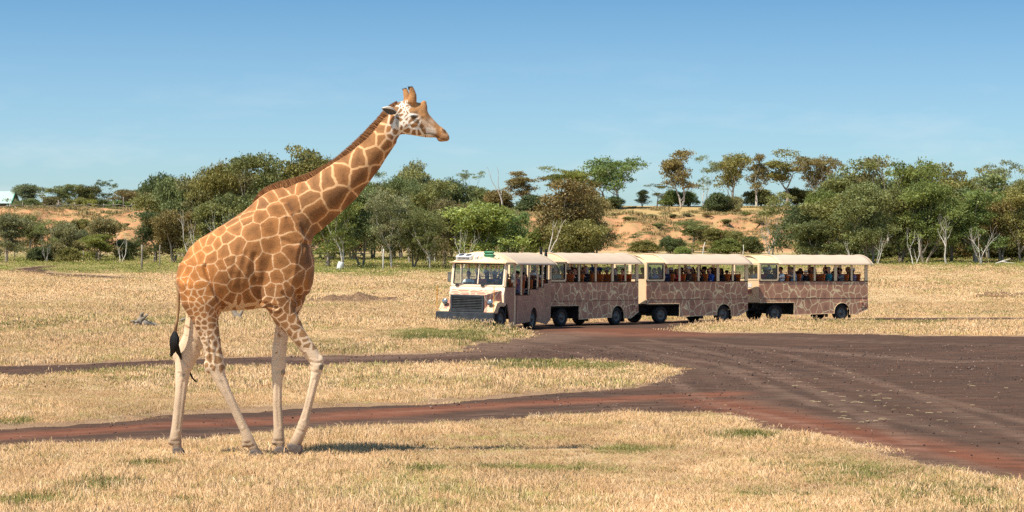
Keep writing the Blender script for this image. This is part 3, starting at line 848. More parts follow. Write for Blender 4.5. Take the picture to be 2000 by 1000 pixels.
SITES += crop(510, 560, 8.333, [(270, 310), (180, 330), (530, 330), (330, 430), (400, 500), (550, 520), (430, 640), (590, 690), (495, 745), (610, 800), (720, 760), (740, 850), (650, 910), (770, 960), (670, 560)])
HEADS = crop(740, 160, 8.333, [(365, 620), (405, 665), (435, 612), (370, 735), (465, 720), (475, 800), (575, 735), (575, 830), (660, 835), (485, 650), (400, 565), (410, 480), (365, 450), (428, 430), (400, 415), (465, 430), (450, 470), (500, 445),
          (740, 785), (300, 710), (275, 830), (350, 370), (380, 370), (410, 340), (440, 350), (470, 355), (440, 385), (310, 360), (300, 410), (410, 525)])
rg = np.random.default_rng(5)
S3d = []
for su, s_v in SITES + HEADS:
    d2 = (VU - su) ** 2 + (VV - s_v) ** 2
    c = np.nonzero(d2 < 9)[0]
    if len(c) == 0: c = np.array([int(np.argmin(d2))])
    S3d.append(co[c[np.argmin(VY[c])]])
S3d = np.array(S3d)
# spacing of the marks over the rest of the hide
def mark_spacing(u, v):
    s = np.full(u.shape, 0.20)
    s = np.where(v > 560, np.interp(v, [560, 600, 640, 700, 760], [0.17, 0.14, 0.105, 0.075, 0.06]), s)
    neck = (u > 560) & (v < 470)
    s = np.where(neck, np.interp(u, [560, 640, 720, 760, 775], [0.22, 0.23, 0.19, 0.13, 0.06]), s)
    return s
order = rg.permutation(nv)
sp = mark_spacing(VU, VV)
hand = [tuple(p) for p in S3d]
SP3 = np.array(hand)
grid = list(hand)
cand = order[:9000]
for i in cand:
    p = co[i]
    if VY[i] < 0.02 and VV[i] < 640 and no[i, 1] < -0.35 and not (VU[i] > 840): 
        continue                                     # camera side: marks are placed by eye
    dd = ((SP3 - p) ** 2).sum(1).min()
    if dd > sp[i] ** 2:
        SP3 = np.concatenate([SP3, [p]])
# nearest and second nearest mark
F1 = np.empty(nv); E = np.empty(nv); ID = np.empty(nv, int)
wob = np.stack([fbm(co[:, 0] * 9 + co[:, 1] * 5, co[:, 2] * 9, 91, 3), fbm(co[:, 2] * 9 + 3, co[:, 1] * 9 + co[:, 0] * 3, 92, 3), fbm(co[:, 0] * 8, co[:, 2] * 8 + co[:, 1] * 8, 93, 3)], 1) - 0.5
amp = np.where(VV < 300, np.where(VU > 765, 0.006, 0.03), 0.055)[:, None]
cw = co + wob * amp
for a in range(0, nv, 20000):
    q = cw[a:a + 20000]
    d = ((q[:, None, :] - SP3[None]) ** 2).sum(2)
    i2 = np.argpartition(d, 1, axis=1)[:, :2]
    dd = np.take_along_axis(d, i2, 1)
    sw = dd[:, 0] > dd[:, 1]
    i1 = np.where(sw, i2[:, 1], i2[:, 0]); j1 = np.where(sw, i2[:, 0], i2[:, 1])
    d1 = dd.min(1); d2 = dd.max(1)
    sep = np.sqrt(((SP3[i1] - SP3[j1]) ** 2).sum(1))
    F1[a:a + 20000] = np.sqrt(d1); E[a:a + 20000] = (d2 - d1) / (2 * sep + 1e-6); ID[a:a + 20000] = i1
# width of the pale net, colours
isneck = (VU > 590) & (VV < 470) & (VU + VV * 0 < 775)
ishead = ((VU > 768) & (VV < 275)) | (VU > 785)
W = np.full(nv, 0.0078)
W = np.where(isneck, np.interp(VU, [590, 650, 740, 775], [0.0095, 0.013, 0.013, 0.011]), W)
W = np.where((VV > 600), np.interp(VV, [600, 640, 680], [0.0078, 0.010, 0.013]), W)
W = np.where((VU < 400) & (VV < 560), 0.0065, W)
front = VU > 520
fade = np.where(front, sstep(668, 716, VV), np.where(VY < 0, sstep(705, 765, VV), sstep(650, 720, VV)))
inner = ((VV > 600) & (np.sign(VY) * no[:, 1] < -0.3))
fade = np.maximum(fade, 0.55 * inner)
W = W + fade * 0.07
W = np.where(ishead, np.where(VV > 226, 0.0125, 0.0085), W)
cellr = np.random.default_rng(8).uniform(0, 1, len(SP3))[ID]
cellh = np.random.default_rng(9).uniform(0, 1, len(SP3))[ID]
def mixc(a, b, t): return np.asarray(a) * (1 - t[:, None]) + np.asarray(b) * t[:, None]
up = sstep(560, 400, VV)
rump = sstep(470, 370, VU) * sstep(640, 560, VV)
patch = mixc((0.37, 0.160, 0.053), (0.25, 0.110, 0.042), cellr)
patch = mixc(patch, (0.50, 0.185, 0.044), np.clip(rump * 0.7 + 0.22 * cellh * (VV < 560), 0, 1))
patch = mixc(patch, (0.235, 0.115, 0.048), 0.85 * sstep(600, 700, VU) * sstep(330, 420, VV - (640 - VU) * 0.0) * 0 + 0.5 * (isneck & (cellh > 0.35)) * 1.0)
legp = sstep(600, 680, VV)
patch = mixc(patch, (0.34, 0.185, 0.085), legp)
line = mixc((0.74, 0.485, 0.29), (0.73, 0.43, 0.215), up)
line = mixc(line, (0.74, 0.39, 0.15), sstep(500, 400, VU) * sstep(560, 450, VV) * 0.75)
line = mixc(line, (0.80, 0.60, 0.42), legp * 0.9)
low = sstep(735, 800, VV)
line = mixc(line, (0.56, 0.405, 0.275), low * (0.65 + 0.5 * fbm(co[:, 0] * 14, co[:, 2] * 9 + co[:, 1] * 14, 95, 3)))
line = mixc(line, (0.36, 0.25, 0.165), sstep(838, 878, VV))
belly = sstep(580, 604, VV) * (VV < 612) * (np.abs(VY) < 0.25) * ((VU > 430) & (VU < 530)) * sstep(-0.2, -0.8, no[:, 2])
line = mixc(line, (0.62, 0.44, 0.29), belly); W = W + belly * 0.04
# throat, cheek and face
hw = sstep(748, 772, VU) * sstep(285, 262, VV)
line = mixc(line, (0.80, 0.70, 0.60), hw)
tan = np.zeros(nv)
# forehead, horns and nose are plain tan
tan = np.maximum(tan, sstep(796, 806, VU + (VV - 205) * -0.15) * sstep(224, 214, VV) * ishead)
tan = np.maximum(tan, sstep(812, 822, VU - (VV - 225) * 0.55) * ishead)
tan = np.maximum(tan, ishead * sstep(200, 194, VV))
tan = np.maximum(tan, ishead * sstep(846, 858, VU) * 1.0)
facew = ((VU - 812) / 34) ** 2 + ((VV - 250) / 17) ** 2
tan = tan * (1 - 0.0 * facew)
tcol = mixc((0.36, 0.175, 0.068), (0.42, 0.20, 0.078), sstep(215, 200, VV))
tcol = mixc(tcol, (0.60, 0.42, 0.29), sstep(815, 826, VU) * sstep(853, 842, VU) * sstep(228, 240, VV) * 0.75)
tcol = mixc(tcol, (0.78, 0.66, 0.55), sstep(1.5, 0.6, ((VU - 836) / 16) ** 2 + ((VV - 258) / 9) ** 2) * 0.8)
tcol = mixc(tcol, (0.50, 0.27, 0.13), sstep(858, 866, VU))
headp = mixc((0.26, 0.135, 0.062), (0.33, 0.17, 0.075), cellr)
patch = np.where(ishead[:, None], headp, patch)
W = np.where(ishead, np.where(VU > 832, 0.05, W), W)
patch = mixc(patch, tcol, tan); line = mixc(line, tcol, tan)
# dark marks: round the eye, nostril, mouth, horn tips, ear hollow, knees
def dark(u, v, ru, rv, s, side=True):
    q = ((VU - u) / ru) ** 2 + ((VV - v) / rv) ** 2
    return s * sstep(1.3, 0.6, q)
dk = np.zeros(nv)
dk = np.maximum(dk, dark(809, 229, 9, 3.2, .55)); dk = np.maximum(dk, dark(867, 253.5, 4.6, 2.8, .93) * (np.abs(no[:, 1]) > 0.25))
mouth_v = np.interp(VU, [828, 840, 849, 855, 862, 868, 873], [262, 261, 264, 267.5, 271, 272.5, 273.5])
dk = np.maximum(dk, 0.85 * sstep(1.5, 0.5, np.abs(VV - mouth_v)) * ((VU > 828) & (VU < 873)))
dk = np.maximum(dk, 0.9 * sstep(174.5, 171.5, VV))
dk = np.maximum(dk, 0.45 * dark(778, 233, 5, 17, 1))
dk = np.maximum(dk, dark(631, 716, 5, 6, .7)); dk = np.maximum(dk, dark(551, 728, 4.5, 6, .55) ); dk = np.maximum(dk, dark(353, 733, 6, 3, .5))
pale = dark(806, 224.5, 8, 2.6, .75)
dcol = np.array((0.018, 0.014, 0.012))
dk = np.maximum(dk, dark(618, 727, 7, 3, .16)); dk = np.maximum(dk, dark(540, 729, 9, 3, .14) * (VY > 0)); dk = np.maximum(dk, dark(436, 742, 6, 3, .25)); dk = np.maximum(dk, dark(483, 868, 6, 3, .3)); dk = np.maximum(dk, dark(333, 868, 6, 3, .3)); dk = np.maximum(dk, dark(536, 868, 6, 3, .3))
line = mixc(mixc(line, (0.82, 0.78, 0.72), pale), dcol, dk); patch = mixc(mixc(patch, (0.82, 0.78, 0.72), pale), dcol, dk)
cattr(gme, "net", np.clip(line, 0, 1)); cattr(gme, "mark", np.clip(patch, 0, 1))
fattr(gme, "edge", E); fattr(gme, "netw", W)
fattr(gme, "soft", np.where(ishead, 0.003, np.where(isneck, 0.006, 0.0042)) + fade * 0.02)

def hide_material():
    t = NT("giraffe_hide")
    v = t.coord()
    n1 = t.noise(v, 26, 5, 0.65); n2 = t.noise(v, 90, 4, 0.7); n3 = t.noise(v, 5, 4, 0.6)
    e = t.math('ADD', t.attr("edge"), t.math('MULTIPLY_ADD', n1, 0.012, -0.006))
    e = t.math('ADD', e, t.math('MULTIPLY_ADD', n2, 0.008, -0.004))
    w = t.attr("netw"); s = t.attr("soft")
    f = t.ramp(e, t.math('SUBTRACT', w, s), t.math('ADD', w, s), smooth=True)
    mark = t.attr("mark", "Color"); net = t.attr("net", "Color")
    deep = t.ramp(e, 0.015, 0.085, 1.15, 0.74)
    mark = t.hsv(mark, 0.5, 1.0, t.math('MULTIPLY', deep, t.ramp(n3, 0.3, 0.7, 0.85, 1.18)))
    c = t.mix(f, net, mark)
    fur = t.noise(t.mapping(v, (60, 60, 240), rot=(0, 0.5, 0)), 1, 3, 0.7)
    c = t.hsv(c, 0.5, 1.0, t.math('MULTIPLY', t.ramp(fur, 0.25, 0.75, 0.78, 1.20), t.ramp(n2, 0.3, 0.7, 0.86, 1.13)))
    dirt = t.noise(v, 2.3, 5, 0.6)
    c = t.mix(t.ramp(dirt, 0.58, 0.8, 0, 0.25), c, (0.20, 0.125, 0.075))
    h = t.math('ADD', t.math('MULTIPLY', fur, 0.6), t.math('ADD', n2, t.math('MULTIPLY', t.noise(v, 9, 4), 1.3)))
    return t.principled(c, 0.72, t.bump(h, 0.45, 0.012), spec=0.25, **{"Sheen Weight": 0.12, "Sheen Roughness": 0.4})
M_HIDE = hide_material()
M_HOOF = plain("hoof_horn", (0.125, 0.098, 0.085), 0.6, var=0.3, scale=25, bump=0.3)
M_TAILHAIR = plain("tail_hair", (0.016, 0.014, 0.014), 0.5, var=0.3, scale=30)
M_EYE = plain("dark_eye", (0.01, 0.008, 0.007), 0.08, spec=0.6, var=0.0)
def mane_material():
    t = NT("mane_hair")
    isl = t.node("NewGeometry").outputs["Random Per Island"]
    c = t.mix(isl, (0.17, 0.075, 0.032), (0.42, 0.20, 0.085))
    return t.principled(c, 0.7, spec=0.2)
M_MANE = mane_material()
def ear_material():
    t = NT("ear_skin")
    a = t.attr("hollow")
    n = t.noise(t.coord(), 60, 3, 0.6)
    c = t.mix(a, (0.78, 0.68, 0.57), (0.17, 0.15, 0.135))
    c = t.hsv(c, 0.5, 1, t.ramp(n, 0.3, 0.7, 0.8, 1.15))
    return t.principled(c, 0.8, spec=0.15)
M_EAR = ear_material()

GLOC = Vector(((GU - 1000) / F * GD0, GD0, CAMH + (HOR - GV) / GS))
giraffe = empty("giraffe", GLOC)
tag(giraffe, "tall patterned giraffe walking across the dry grass beside the dirt track", "giraffe")
gme.materials.clear(); gme.materials.append(M_HIDE)
obj("body", gme, giraffe)

# mane: a stiff comb of hair blades on the crest of the neck
mp = [(497, 392), (510, 378), (524, 369), (545, 361.5), (570, 356), (596, 349), (620, 339), (645, 326), (668, 309), (690, 290), (710, 271), (728, 252), (743, 236), (756, 220), (766, 208), (776, 200.5)]
mu = np.array([p[0] for p in mp], float); mv_ = np.array([p[1] for p in mp], float)
rm = np.random.default_rng(12)
V = []; Fc = []
for i in range(6500):
    t_ = rm.uniform(0, len(mp) - 1.001); k = int(t_); fr = t_ - k
    u = lerp(mu[k], mu[k + 1], fr); v = lerp(mv_[k], mv_[k + 1], fr)
    tx, tz = mu[k + 1] - mu[k], -(mv_[k + 1] - mv_[k]); ln = math.hypot(tx, tz); tx /= ln; tz /= ln
    nx, nz = -tz, tx
    hgt = np.interp(t_, [0, 2, 5, 9, 13, 14.5], [0.015, 0.04, 0.055, 0.062, 0.055, 0.03]) * rm.uniform(0.7, 1.12)
    y = rm.normal(0, 0.016)
    b = np.array([gx(u), y, gz_(v)]) - np.array([nx, 0, nz]) * 0.045
    lean = rm.normal(-0.25, 0.16)
    tip = b + np.array([nx + tx * lean, 0, nz + tz * lean]) * (hgt + 0.045) + np.array([0, rm.normal(0, 0.012), 0])
    w_ = rm.uniform(0.0028, 0.005)
    side = np.array([tx, rm.uniform(-0.8, 0.8), tz]) * w_
    k0 = len(V); mid = b * 0.35 + tip * 0.65
    V += [b - side, b + side, mid - side * 0.8, mid + side * 0.8, tip]
    Fc += [(k0, k0 + 1, k0 + 3), (k0, k0 + 3, k0 + 2), (k0 + 2, k0 + 3, k0 + 4)]
obj("mane", np_mesh("mane", V, Fc, [M_MANE]), giraffe)

# ears: leaf shaped cups
def ear_mesh(base, tip, wid, sy):
    base = Vector(base); tip = Vector(tip); ax = tip - base; ln = ax.length; ax.normalize()
    upv = Vector((0.12, -sy * 0.55, 0.82)); upv = (upv - ax * upv.dot(ax)).normalized(); sd = ax.cross(upv)
    prof = [(0, .30), (.12, .55), (.3, .92), (.48, 1.0), (.66, .86), (.82, .56), (.93, .26), (1.0, .03)]
    V = []; Fc = []; hol = []
    nk = 9
    for layer in (0, 1):
        for s_, w_ in prof:
            for k in range(nk):
                th = math.pi * (k / (nk - 1) - 0.5) * 1.5
                cup = math.cos(th) * 0.55
                p = base + ax * (s_ * ln) + upv * (math.sin(th) * wid * w_) - sd * sy * (cup * wid * w_) * -1
                if layer: p = p + sd * sy * 0.006
                V.append(p); hol.append(0.0 if layer else (1.0 if 0 < k < nk - 1 and s_ < .9 else 0.1))
    m = len(prof)
    for layer in (0, 1):
        o_ = layer * m * nk
        for i in range(m - 1):
            for k in range(nk - 1):
                q = (o_ + i * nk + k, o_ + i * nk + k + 1, o_ + (i + 1) * nk + k + 1, o_ + (i + 1) * nk + k)
                Fc.append(q if layer else tuple(reversed(q)))
    me = np_mesh("ear", V, Fc, [M_EAR], True); fattr(me, "hollow", hol)
    return me
obj("ear", ear_mesh((gx(775), -.10, gz_(222)), (gx(747.5), -.20, gz_(213.5)), 0.052, 1), giraffe)
obj("ear", ear_mesh((gx(775), .09, gz_(218)), (gx(756), .22, gz_(212)), 0.05, -1), giraffe)
for sy in (-1, 1):
    m = MB(); e = Lofts(); e.ball((gx(809.5), sy * .109, gz_(228.6)), (.028, .018, .017), 12)
    obj("eye", new_mesh("eye", e.v, e.f, [M_EYE], smooth=True), giraffe)
    V = []; Fc = []
    for i in range(26):                                            # lashes
        s_ = i / 25; b = Vector((gx(803.5 + 11 * s_), sy * (.125 + 0.008 * math.sin(s_ * 3.1)), gz_(227.2 - 1.6 * math.sin(s_ * 3.14) + s_ * 1.5)))
        tpt = b + Vector((0.012 * s_, sy * .02, -.022)); k0 = len(V)
        V += [b - Vector((.004, 0, 0)), b + Vector((.004, 0, 0)), tpt]; Fc.append((k0, k0 + 1, k0 + 2))
    obj("eyelash", np_mesh("eyelash", V, Fc, [M_TAILHAIR]), giraffe)
for u, v, y in ((802, 172, -.079), (790, 173, .079)):              # black brush on the horn tips
    V = []; Fc = []
    for i in range(120):
        a = rm.uniform(0, 6.28); r_ = .024 * math.sqrt(rm.uniform())
        b = Vector((gx(u) + r_ * math.cos(a), y + r_ * math.sin(a), gz_(v) - .012 + rm.uniform(-.02, .01)))
        tpt = b + Vector((r_ * math.cos(a) * .5 + rm.normal(0, .006), r_ * math.sin(a) * .5, rm.uniform(.014, .03)))
        s_ = Vector((.005 * math.sin(a), .005 * math.cos(a), 0)); k0 = len(V)
        V += [b - s_, b + s_, tpt]; Fc.append((k0, k0 + 1, k0 + 2))
    obj("horn_tuft", np_mesh("horn_tuft", V, Fc, [M_TAILHAIR]), giraffe)

# hooves, cloven
def hoof_mesh(pts, y, wid, flip=0):
    """side outline in photo pixels; two toes side by side"""
    mb = MB()
    for s_ in (-1, 1):
        yc = y + s_ * wid * 0.5; n = len(pts)
        cx = sum(p[0] for p in pts) / n; cz = sum(p[1] for p in pts) / n
        rings = []
        for yo, sc in ((-0.5, .72), (-0.42, .92), (-0.2, 1), (0.2, 1), (0.42, .92), (0.5, .72)):
            rings.append([(gx(cx + (u - cx) * sc), yc + yo * wid * 0.94, gz_(cz + (v - cz) * sc)) for u, v in pts])
        vs = [p for r_ in rings for p in r_]; fs = []
        for i in range(len(rings) - 1):
            for k in range(n):
                fs.append((i * n + k, i * n + (k + 1) % n, (i + 1) * n + (k + 1) % n, (i + 1) * n + k))
        fs.append(tuple(range(n))); fs.append(tuple(reversed(range((len(rings) - 1) * n, len(rings) * n))))
        mb.add(vs, fs)
    return mb
hoof_mesh([(492, 877), (500, 874), (509, 876), (515, 882), (520, 891), (518, 895), (505, 896), (492, 895), (489, 887)], -.17, .062).build("hoof", M_HOOF, giraffe, True)
hoof_mesh([(334, 877), (342, 874), (350, 876), (355, 883), (358, 890), (355, 893), (345, 893), (336, 892), (333, 885)], .175, .062).build("hoof", M_HOOF, giraffe, True)
hoof_mesh([(536, 875), (545, 872), (552, 874), (558, 880), (562, 887), (559, 890), (548, 890), (535, 890), (532, 884)], .155, .062).build("hoof", M_HOOF, giraffe, True)
hoof_mesh([(563, 866), (572, 863), (584, 865), (593, 869), (593, 879), (589, 888), (584, 892), (576, 884), (567, 876)], -.16, .062).build("hoof", M_HOOF, giraffe, True)

# tail with its black switch of hair
mb = MB()
tl = [(357, 516), (352, 530), (349.5, 552), (348.5, 580), (348, 605), (346, 625), (343, 640), (341, 650)]
mb.tube([(gx(u), -0.02 + 0.03 * i / 7, gz_(v)) for i, (u, v) in enumerate(tl)], [.05, .034, .026, .022, .02, .019, .02, .026], 12)
tail = mb.build("tail", M_HIDE, giraffe, True)
tn = len(tail.data.vertices)
cattr(tail.data, "net", np.tile((0.42, 0.26, 0.13), (tn, 1))); cattr(tail.data, "mark", np.tile((0.20, 0.11, 0.055), (tn, 1)))
zz = np.array([v.co.z for v in tail.data.vertices]); fattr(tail.data, "edge", 0.012 + 0.02 * np.sin(zz * 46)); fattr(tail.data, "netw", np.full(tn, .012)); fattr(tail.data, "soft", np.full(tn, .006))
V = []; Fc = []
for i in range(420):
    ang = rm.uniform(0, 6.28); r_ = math.sqrt(rm.uniform())
    wisp = i % 12 == 0
    path = [(341.5, 642, .012), (341 + 8.5 * math.cos(ang) * r_, 660, .05 * r_), (340.5 + 8.5 * math.cos(ang) * r_, 672, .055 * r_), (337.5 + 4 * math.cos(ang) * r_, 684 + rm.uniform(-4, 5), .03 * r_), (334.5 + rm.normal(0, 1.2), 693 + rm.uniform(-6, 4), .01)]
    if wisp: path = path[:3] + [(352, 705, .03), (362, 727, .05), (369, 741, .04), (376 + rm.normal(0, 1), 748 + rm.normal(0, 1), .03)]
    pr = None
    for j, (u, v, rr) in enumerate(path):
        c = Vector((gx(u), 0.01 + rr * math.sin(ang) + (0.30 * sstep(690, 720, v) if wisp else 0), gz_(v)))
        w_ = 0.006 if j < len(path) - 1 else 0.001
        V += [c - Vector((w_, 0.003, 0)), c + Vector((w_, -0.003, 0))]
        if j: k0 = len(V) - 4; Fc.append((k0, k0 + 1, k0 + 3, k0 + 2))
obj("tail_tuft", np_mesh("tail_tuft", V, Fc, [M_TAILHAIR]), tail)
# ------------------------------------------------------------------ road train: materials
def paving_material(name, stone, stone2, joint, scale, jw, spots=0.35, fade=1.0):
    t = NT(name)
    v = t.coord()
    warp = t.noise(v, 2.1, 2, 0.5, "Color")
    wv = t.node("VectorMath", operation='MULTIPLY_ADD'); t.set(wv.inputs[0], warp); wv.inputs[1].default_value = (0.22,) * 3; t.set(wv.inputs[2], v)
    m = t.mapping(wv.outputs[0], (1.15, 1.0, 0.85))
    vo = t.node("TexVoronoi", feature='DISTANCE_TO_EDGE'); t.set(vo.inputs["Vector"], m); vo.inputs["Scale"].default_value = scale
    vc = t.node("TexVoronoi", feature='F1'); t.set(vc.inputs["Vector"], m); vc.inputs["Scale"].default_value = scale
    n = t.noise(v, 14, 4, 0.6); n2 = t.noise(v, 3, 4, 0.6)
    e = t.math('MULTIPLY_ADD', n, 0.018, vo.outputs["Distance"])
    f = t.ramp(e, jw + 0.006, jw + 0.024, smooth=True)
    sepc = t.node("SeparateColor"); t.set(sepc.inputs[0], vc.outputs["Color"])
    c = t.mix(sepc.outputs[0], stone, stone2)
    c = t.mix(t.ramp(vc.outputs["Distance"], 0.34, 0.02, 0, spots), c, (0.11, 0.062, 0.05))
    c = t.hsv(c, 0.5, 1, t.ramp(n2, 0.3, 0.7, 0.85, 1.15))
    j = t.hsv(joint, 0.5, 1, t.ramp(n, 0.3, 0.7, 0.75, 1.15))
    c = t.mix(t.math('MULTIPLY', t.math('SUBTRACT', 1.0, f), fade), c, j)
    gr = t.noise(t.mapping(v, (1.2, 1.2, 4)), 1, 5, 0.65)
    c = t.mix(t.ramp(gr, 0.55, 0.85, 0, 0.35), c, (0.17, 0.115, 0.09))
    return t.principled(c, 0.62, t.bump(n, 0.15, 0.004), spec=0.3)
M_PAVE = paving_material("crazy_paving_paint", (0.470, 0.228, 0.145), (0.560, 0.285, 0.182), (0.90, 0.68, 0.40), 2.35, 0.030)
M_PAVE_T = paving_material("crazy_paving_paint_dusty", (0.430, 0.232, 0.155), (0.480, 0.262, 0.178), (0.58, 0.40, 0.22), 2.3, 0.018, 0.15, 0.8)
M_HOOD = paving_material("crazy_paving_hood", (0.44, 0.205, 0.145), (0.50, 0.25, 0.18), (0.78, 0.58, 0.40), 2.1, 0.05, 0.0)
def fender_material():
    t = NT("blotched_cream_paint")
    n = t.noise(t.coord(), 2.6, 2, 0.5, dist=0.5)
    c = t.mix(t.ramp(n, 0.53, 0.56), (0.74, 0.50, 0.29), (0.42, 0.19, 0.13))
    return t.principled(c, 0.5, spec=0.35)
M_FENDER = fender_material()
M_CREAM = plain("cream_paint", (0.80, 0.60, 0.37), 0.45, var=0.07, scale=2.5)
M_CREAM2 = plain("pale_cream_paint", (0.86, 0.68, 0.50), 0.42, var=0.06, scale=2.5)
def canopy_material():
    t = NT("canopy_vinyl")
    v = t.coord()
    n = t.noise(t.mapping(v, (1, 3, 1)), 1.2, 5, 0.6); n2 = t.noise(v, 40, 3)
    c = t.mix(n, (0.50, 0.385, 0.29), (0.62, 0.49, 0.38))
    return t.principled(c, 0.7, t.bump(t.math('ADD', n2, t.math('MULTIPLY', n, 3)), 0.2, 0.01), spec=0.25)
M_CANOPY = canopy_material()
M_HEM = plain("canopy_hem_vinyl", (0.60, 0.46, 0.33), 0.6, var=0.1)
M_TYRE = plain("tyre_rubber", (0.032, 0.030, 0.030), 0.85, var=0.4, scale=9, bump=0.3)
M_RIM = plain("dusty_rim", (0.17, 0.155, 0.14), 0.55, metal=0.2, var=0.3, scale=9)
M_CHASSIS = plain("chassis_black", (0.022, 0.021, 0.022), 0.7, var=0.4, scale=5)
M_BUMPER = plain("bumper_grey", (0.045, 0.050, 0.058), 0.5, var=0.25, scale=4)
M_FLOOR = plain("bus_floor", (0.06, 0.05, 0.045), 0.85, var=0.3, scale=5)
M_SEAT = plain("orange_seat_shell", (0.60, 0.125, 0.018), 0.45, var=0.12, scale=6, spec=0.4)
M_PLAQUE = plain("plaque_white", (0.72, 0.70, 0.66), 0.5, var=0.1)
M_RUBBER = plain("window_rubber", (0.02, 0.02, 0.021), 0.6, var=0.2)
M_CHROME = plain("headlamp_chrome", (0.75, 0.77, 0.80), 0.12, metal=1.0, var=0.05)
M_LAMPGLASS = plain("headlamp_lens", (0.30, 0.35, 0.38), 0.08, metal=0.55, spec=0.8, var=0.35, scale=20)
M_ORANGE = plain("marker_orange", (0.85, 0.33, 0.03), 0.5, var=0.1)
M_WHITE = plain("white_plastic", (0.82, 0.82, 0.80), 0.4, var=0.06)
M_GREEN = plain("green_canister", (0.055, 0.22, 0.11), 0.4, var=0.2, scale=7)
M_BLACK = plain("matt_black", (0.018, 0.018, 0.02), 0.55, var=0.3)
M_SLAT = plain("grille_slat", (0.10, 0.105, 0.11), 0.4, metal=0.4, var=0.2)
M_MIRROR = plain("mirror_glass", (0.55, 0.60, 0.62), 0.1, metal=0.8, var=0.05)
M_TAILRED = plain("tail_lamp_red", (0.28, 0.03, 0.025), 0.3, var=0.1)
def glass_material():
    t = NT("vehicle_glass")
    g = t.node("BsdfGlossy"); g.inputs["Roughness"].default_value = 0.03; g.inputs["Color"].default_value = (0.9, 0.95, 1, 1)
    tr = t.node("BsdfTransparent"); tr.inputs["Color"].default_value = (0.84, 0.89, 0.90, 1)
    lw = t.node("LayerWeight"); lw.inputs["Blend"].default_value = 0.5
    mx = t.node("MixShader"); t.set(mx.inputs[0], t.math('MULTIPLY_ADD', t.math('POWER', lw.outputs["Facing"], 4.0), 0.35, 0.035))
    t.l.new(tr.outputs[0], mx.inputs[1]); t.l.new(g.outputs[0], mx.inputs[2]); t.l.new(mx.outputs[0], t.out.inputs[0])
    return t.mat
M_GLASS = glass_material()

def wheel(parent, x, y, z, r, w, side, name="wheel"):
    """tyre and rim; side = +1 outer face towards +y"""
    mb = MB()
    prof = [(r * .62, -w / 2), (r * .80, -w / 2), (r * .93, -w * .46), (r * .99, -w * .36), (r, -w * .2), (r * .985, 0), (r, w * .2), (r * .99, w * .36), (r * .93, w * .46), (r * .80, w / 2), (r * .62, w / 2), (r * .60, w * .3)]
    mb.lathe(prof, 36)
    for k in range(36):                       # tread blocks
        a = 2 * math.pi * k / 36
        m = Matrix.Rotation(-a, 4, 'Y')
        for s_ in (-1, 1):
            mb.box((r * .985, s_ * w * .12, -r * .05), (r * 1.012, s_ * w * .40, r * .05), 0, m)
    ty = mb.build(name, M_TYRE, parent, True)
    ty.location = (x, y, z)
    ri = MB()
    o = side * w / 2
    ri.lathe([(r * .63, o * .95), (r * .60, o * .70), (r * .50, o * .45), (r * .30, o * .55), (r * .27, o * .80), (r * .14, o * .9), (r * .13, o * 1.05), (0.001, o * 1.08)], 28)
    for k in range(8):
        a = 2 * math.pi * k / 8
        ri.lathe([(r * .035, o * .56), (r * .035, o * .68), (0.001, o * .7)], 6, mat=Matrix.Translation((r * .40 * math.cos(a), 0, r * .40 * math.sin(a))))
    rm_ = ri.build("rim", M_RIM, ty, True)
    return ty

def barrel(mb, x0, x1, hw, eave, crest, th=0.03, nx=14, ny=18, sag=0.0, lip=0.0, m=0):
    """arched roof skin with thickness"""
    top = []; bot = []
    for i in range(nx + 1):
        x = lerp(x0, x1, i / nx)
        s_ = sag * abs(math.sin(math.pi * i / nx * 5)) if sag else 0
        for k in range(ny + 1):
            a = -1 + 2 * k / ny
            z = eave + (crest - eave) * (1 - abs(a) ** 2.3) - s_ * (1 - abs(a) ** 2)
            top.append((x, a * hw, z)); bot.append((x, a * (hw - th * .5), z - th))
    n = ny + 1; fs = []
    N = len(top)
    for i in range(nx):
        for k in range(ny):
            q = (i * n + k, i * n + k + 1, (i + 1) * n + k + 1, (i + 1) * n + k)
            fs.append(q); fs.append(tuple(N + j for j in reversed(q)))
    for i in range(nx):
        for k in (0, ny):
            fs.append((i * n + k, (i + 1) * n + k, N + (i + 1) * n + k, N + i * n + k))
    for i in (0, nx):
        for k in range(ny):
            fs.append((i * n + k, i * n + k + 1, N + i * n + k + 1, N + i * n + k))
    mb.add(top + bot, fs, m)

def arch_panel(mb, x, hw, eave, crest, th, rake=0.0, m=0, n=18):
    """filled end of an arched roof"""
    a = []
    for k in range(n + 1):
        s_ = -1 + 2 * k / n
        a.append((s_ * hw, eave + (crest - eave) * (1 - abs(s_) ** 2.3)))
    vs = [(x, y, eave) if False else (x - rake * (z - eave) / (crest - eave), y, z) for y, z in a]
    vs += [(x - th - rake * (z - eave) / (crest - eave), y, z) for y, z in a]
    N = n + 1
    mb.add(vs, [tuple(range(N)), tuple(reversed(range(N, 2 * N)))] + [(k, k + 1, N + k + 1, N + k) for k in range(n)] + [(0, N - 1, 2 * N - 1, N)], m)

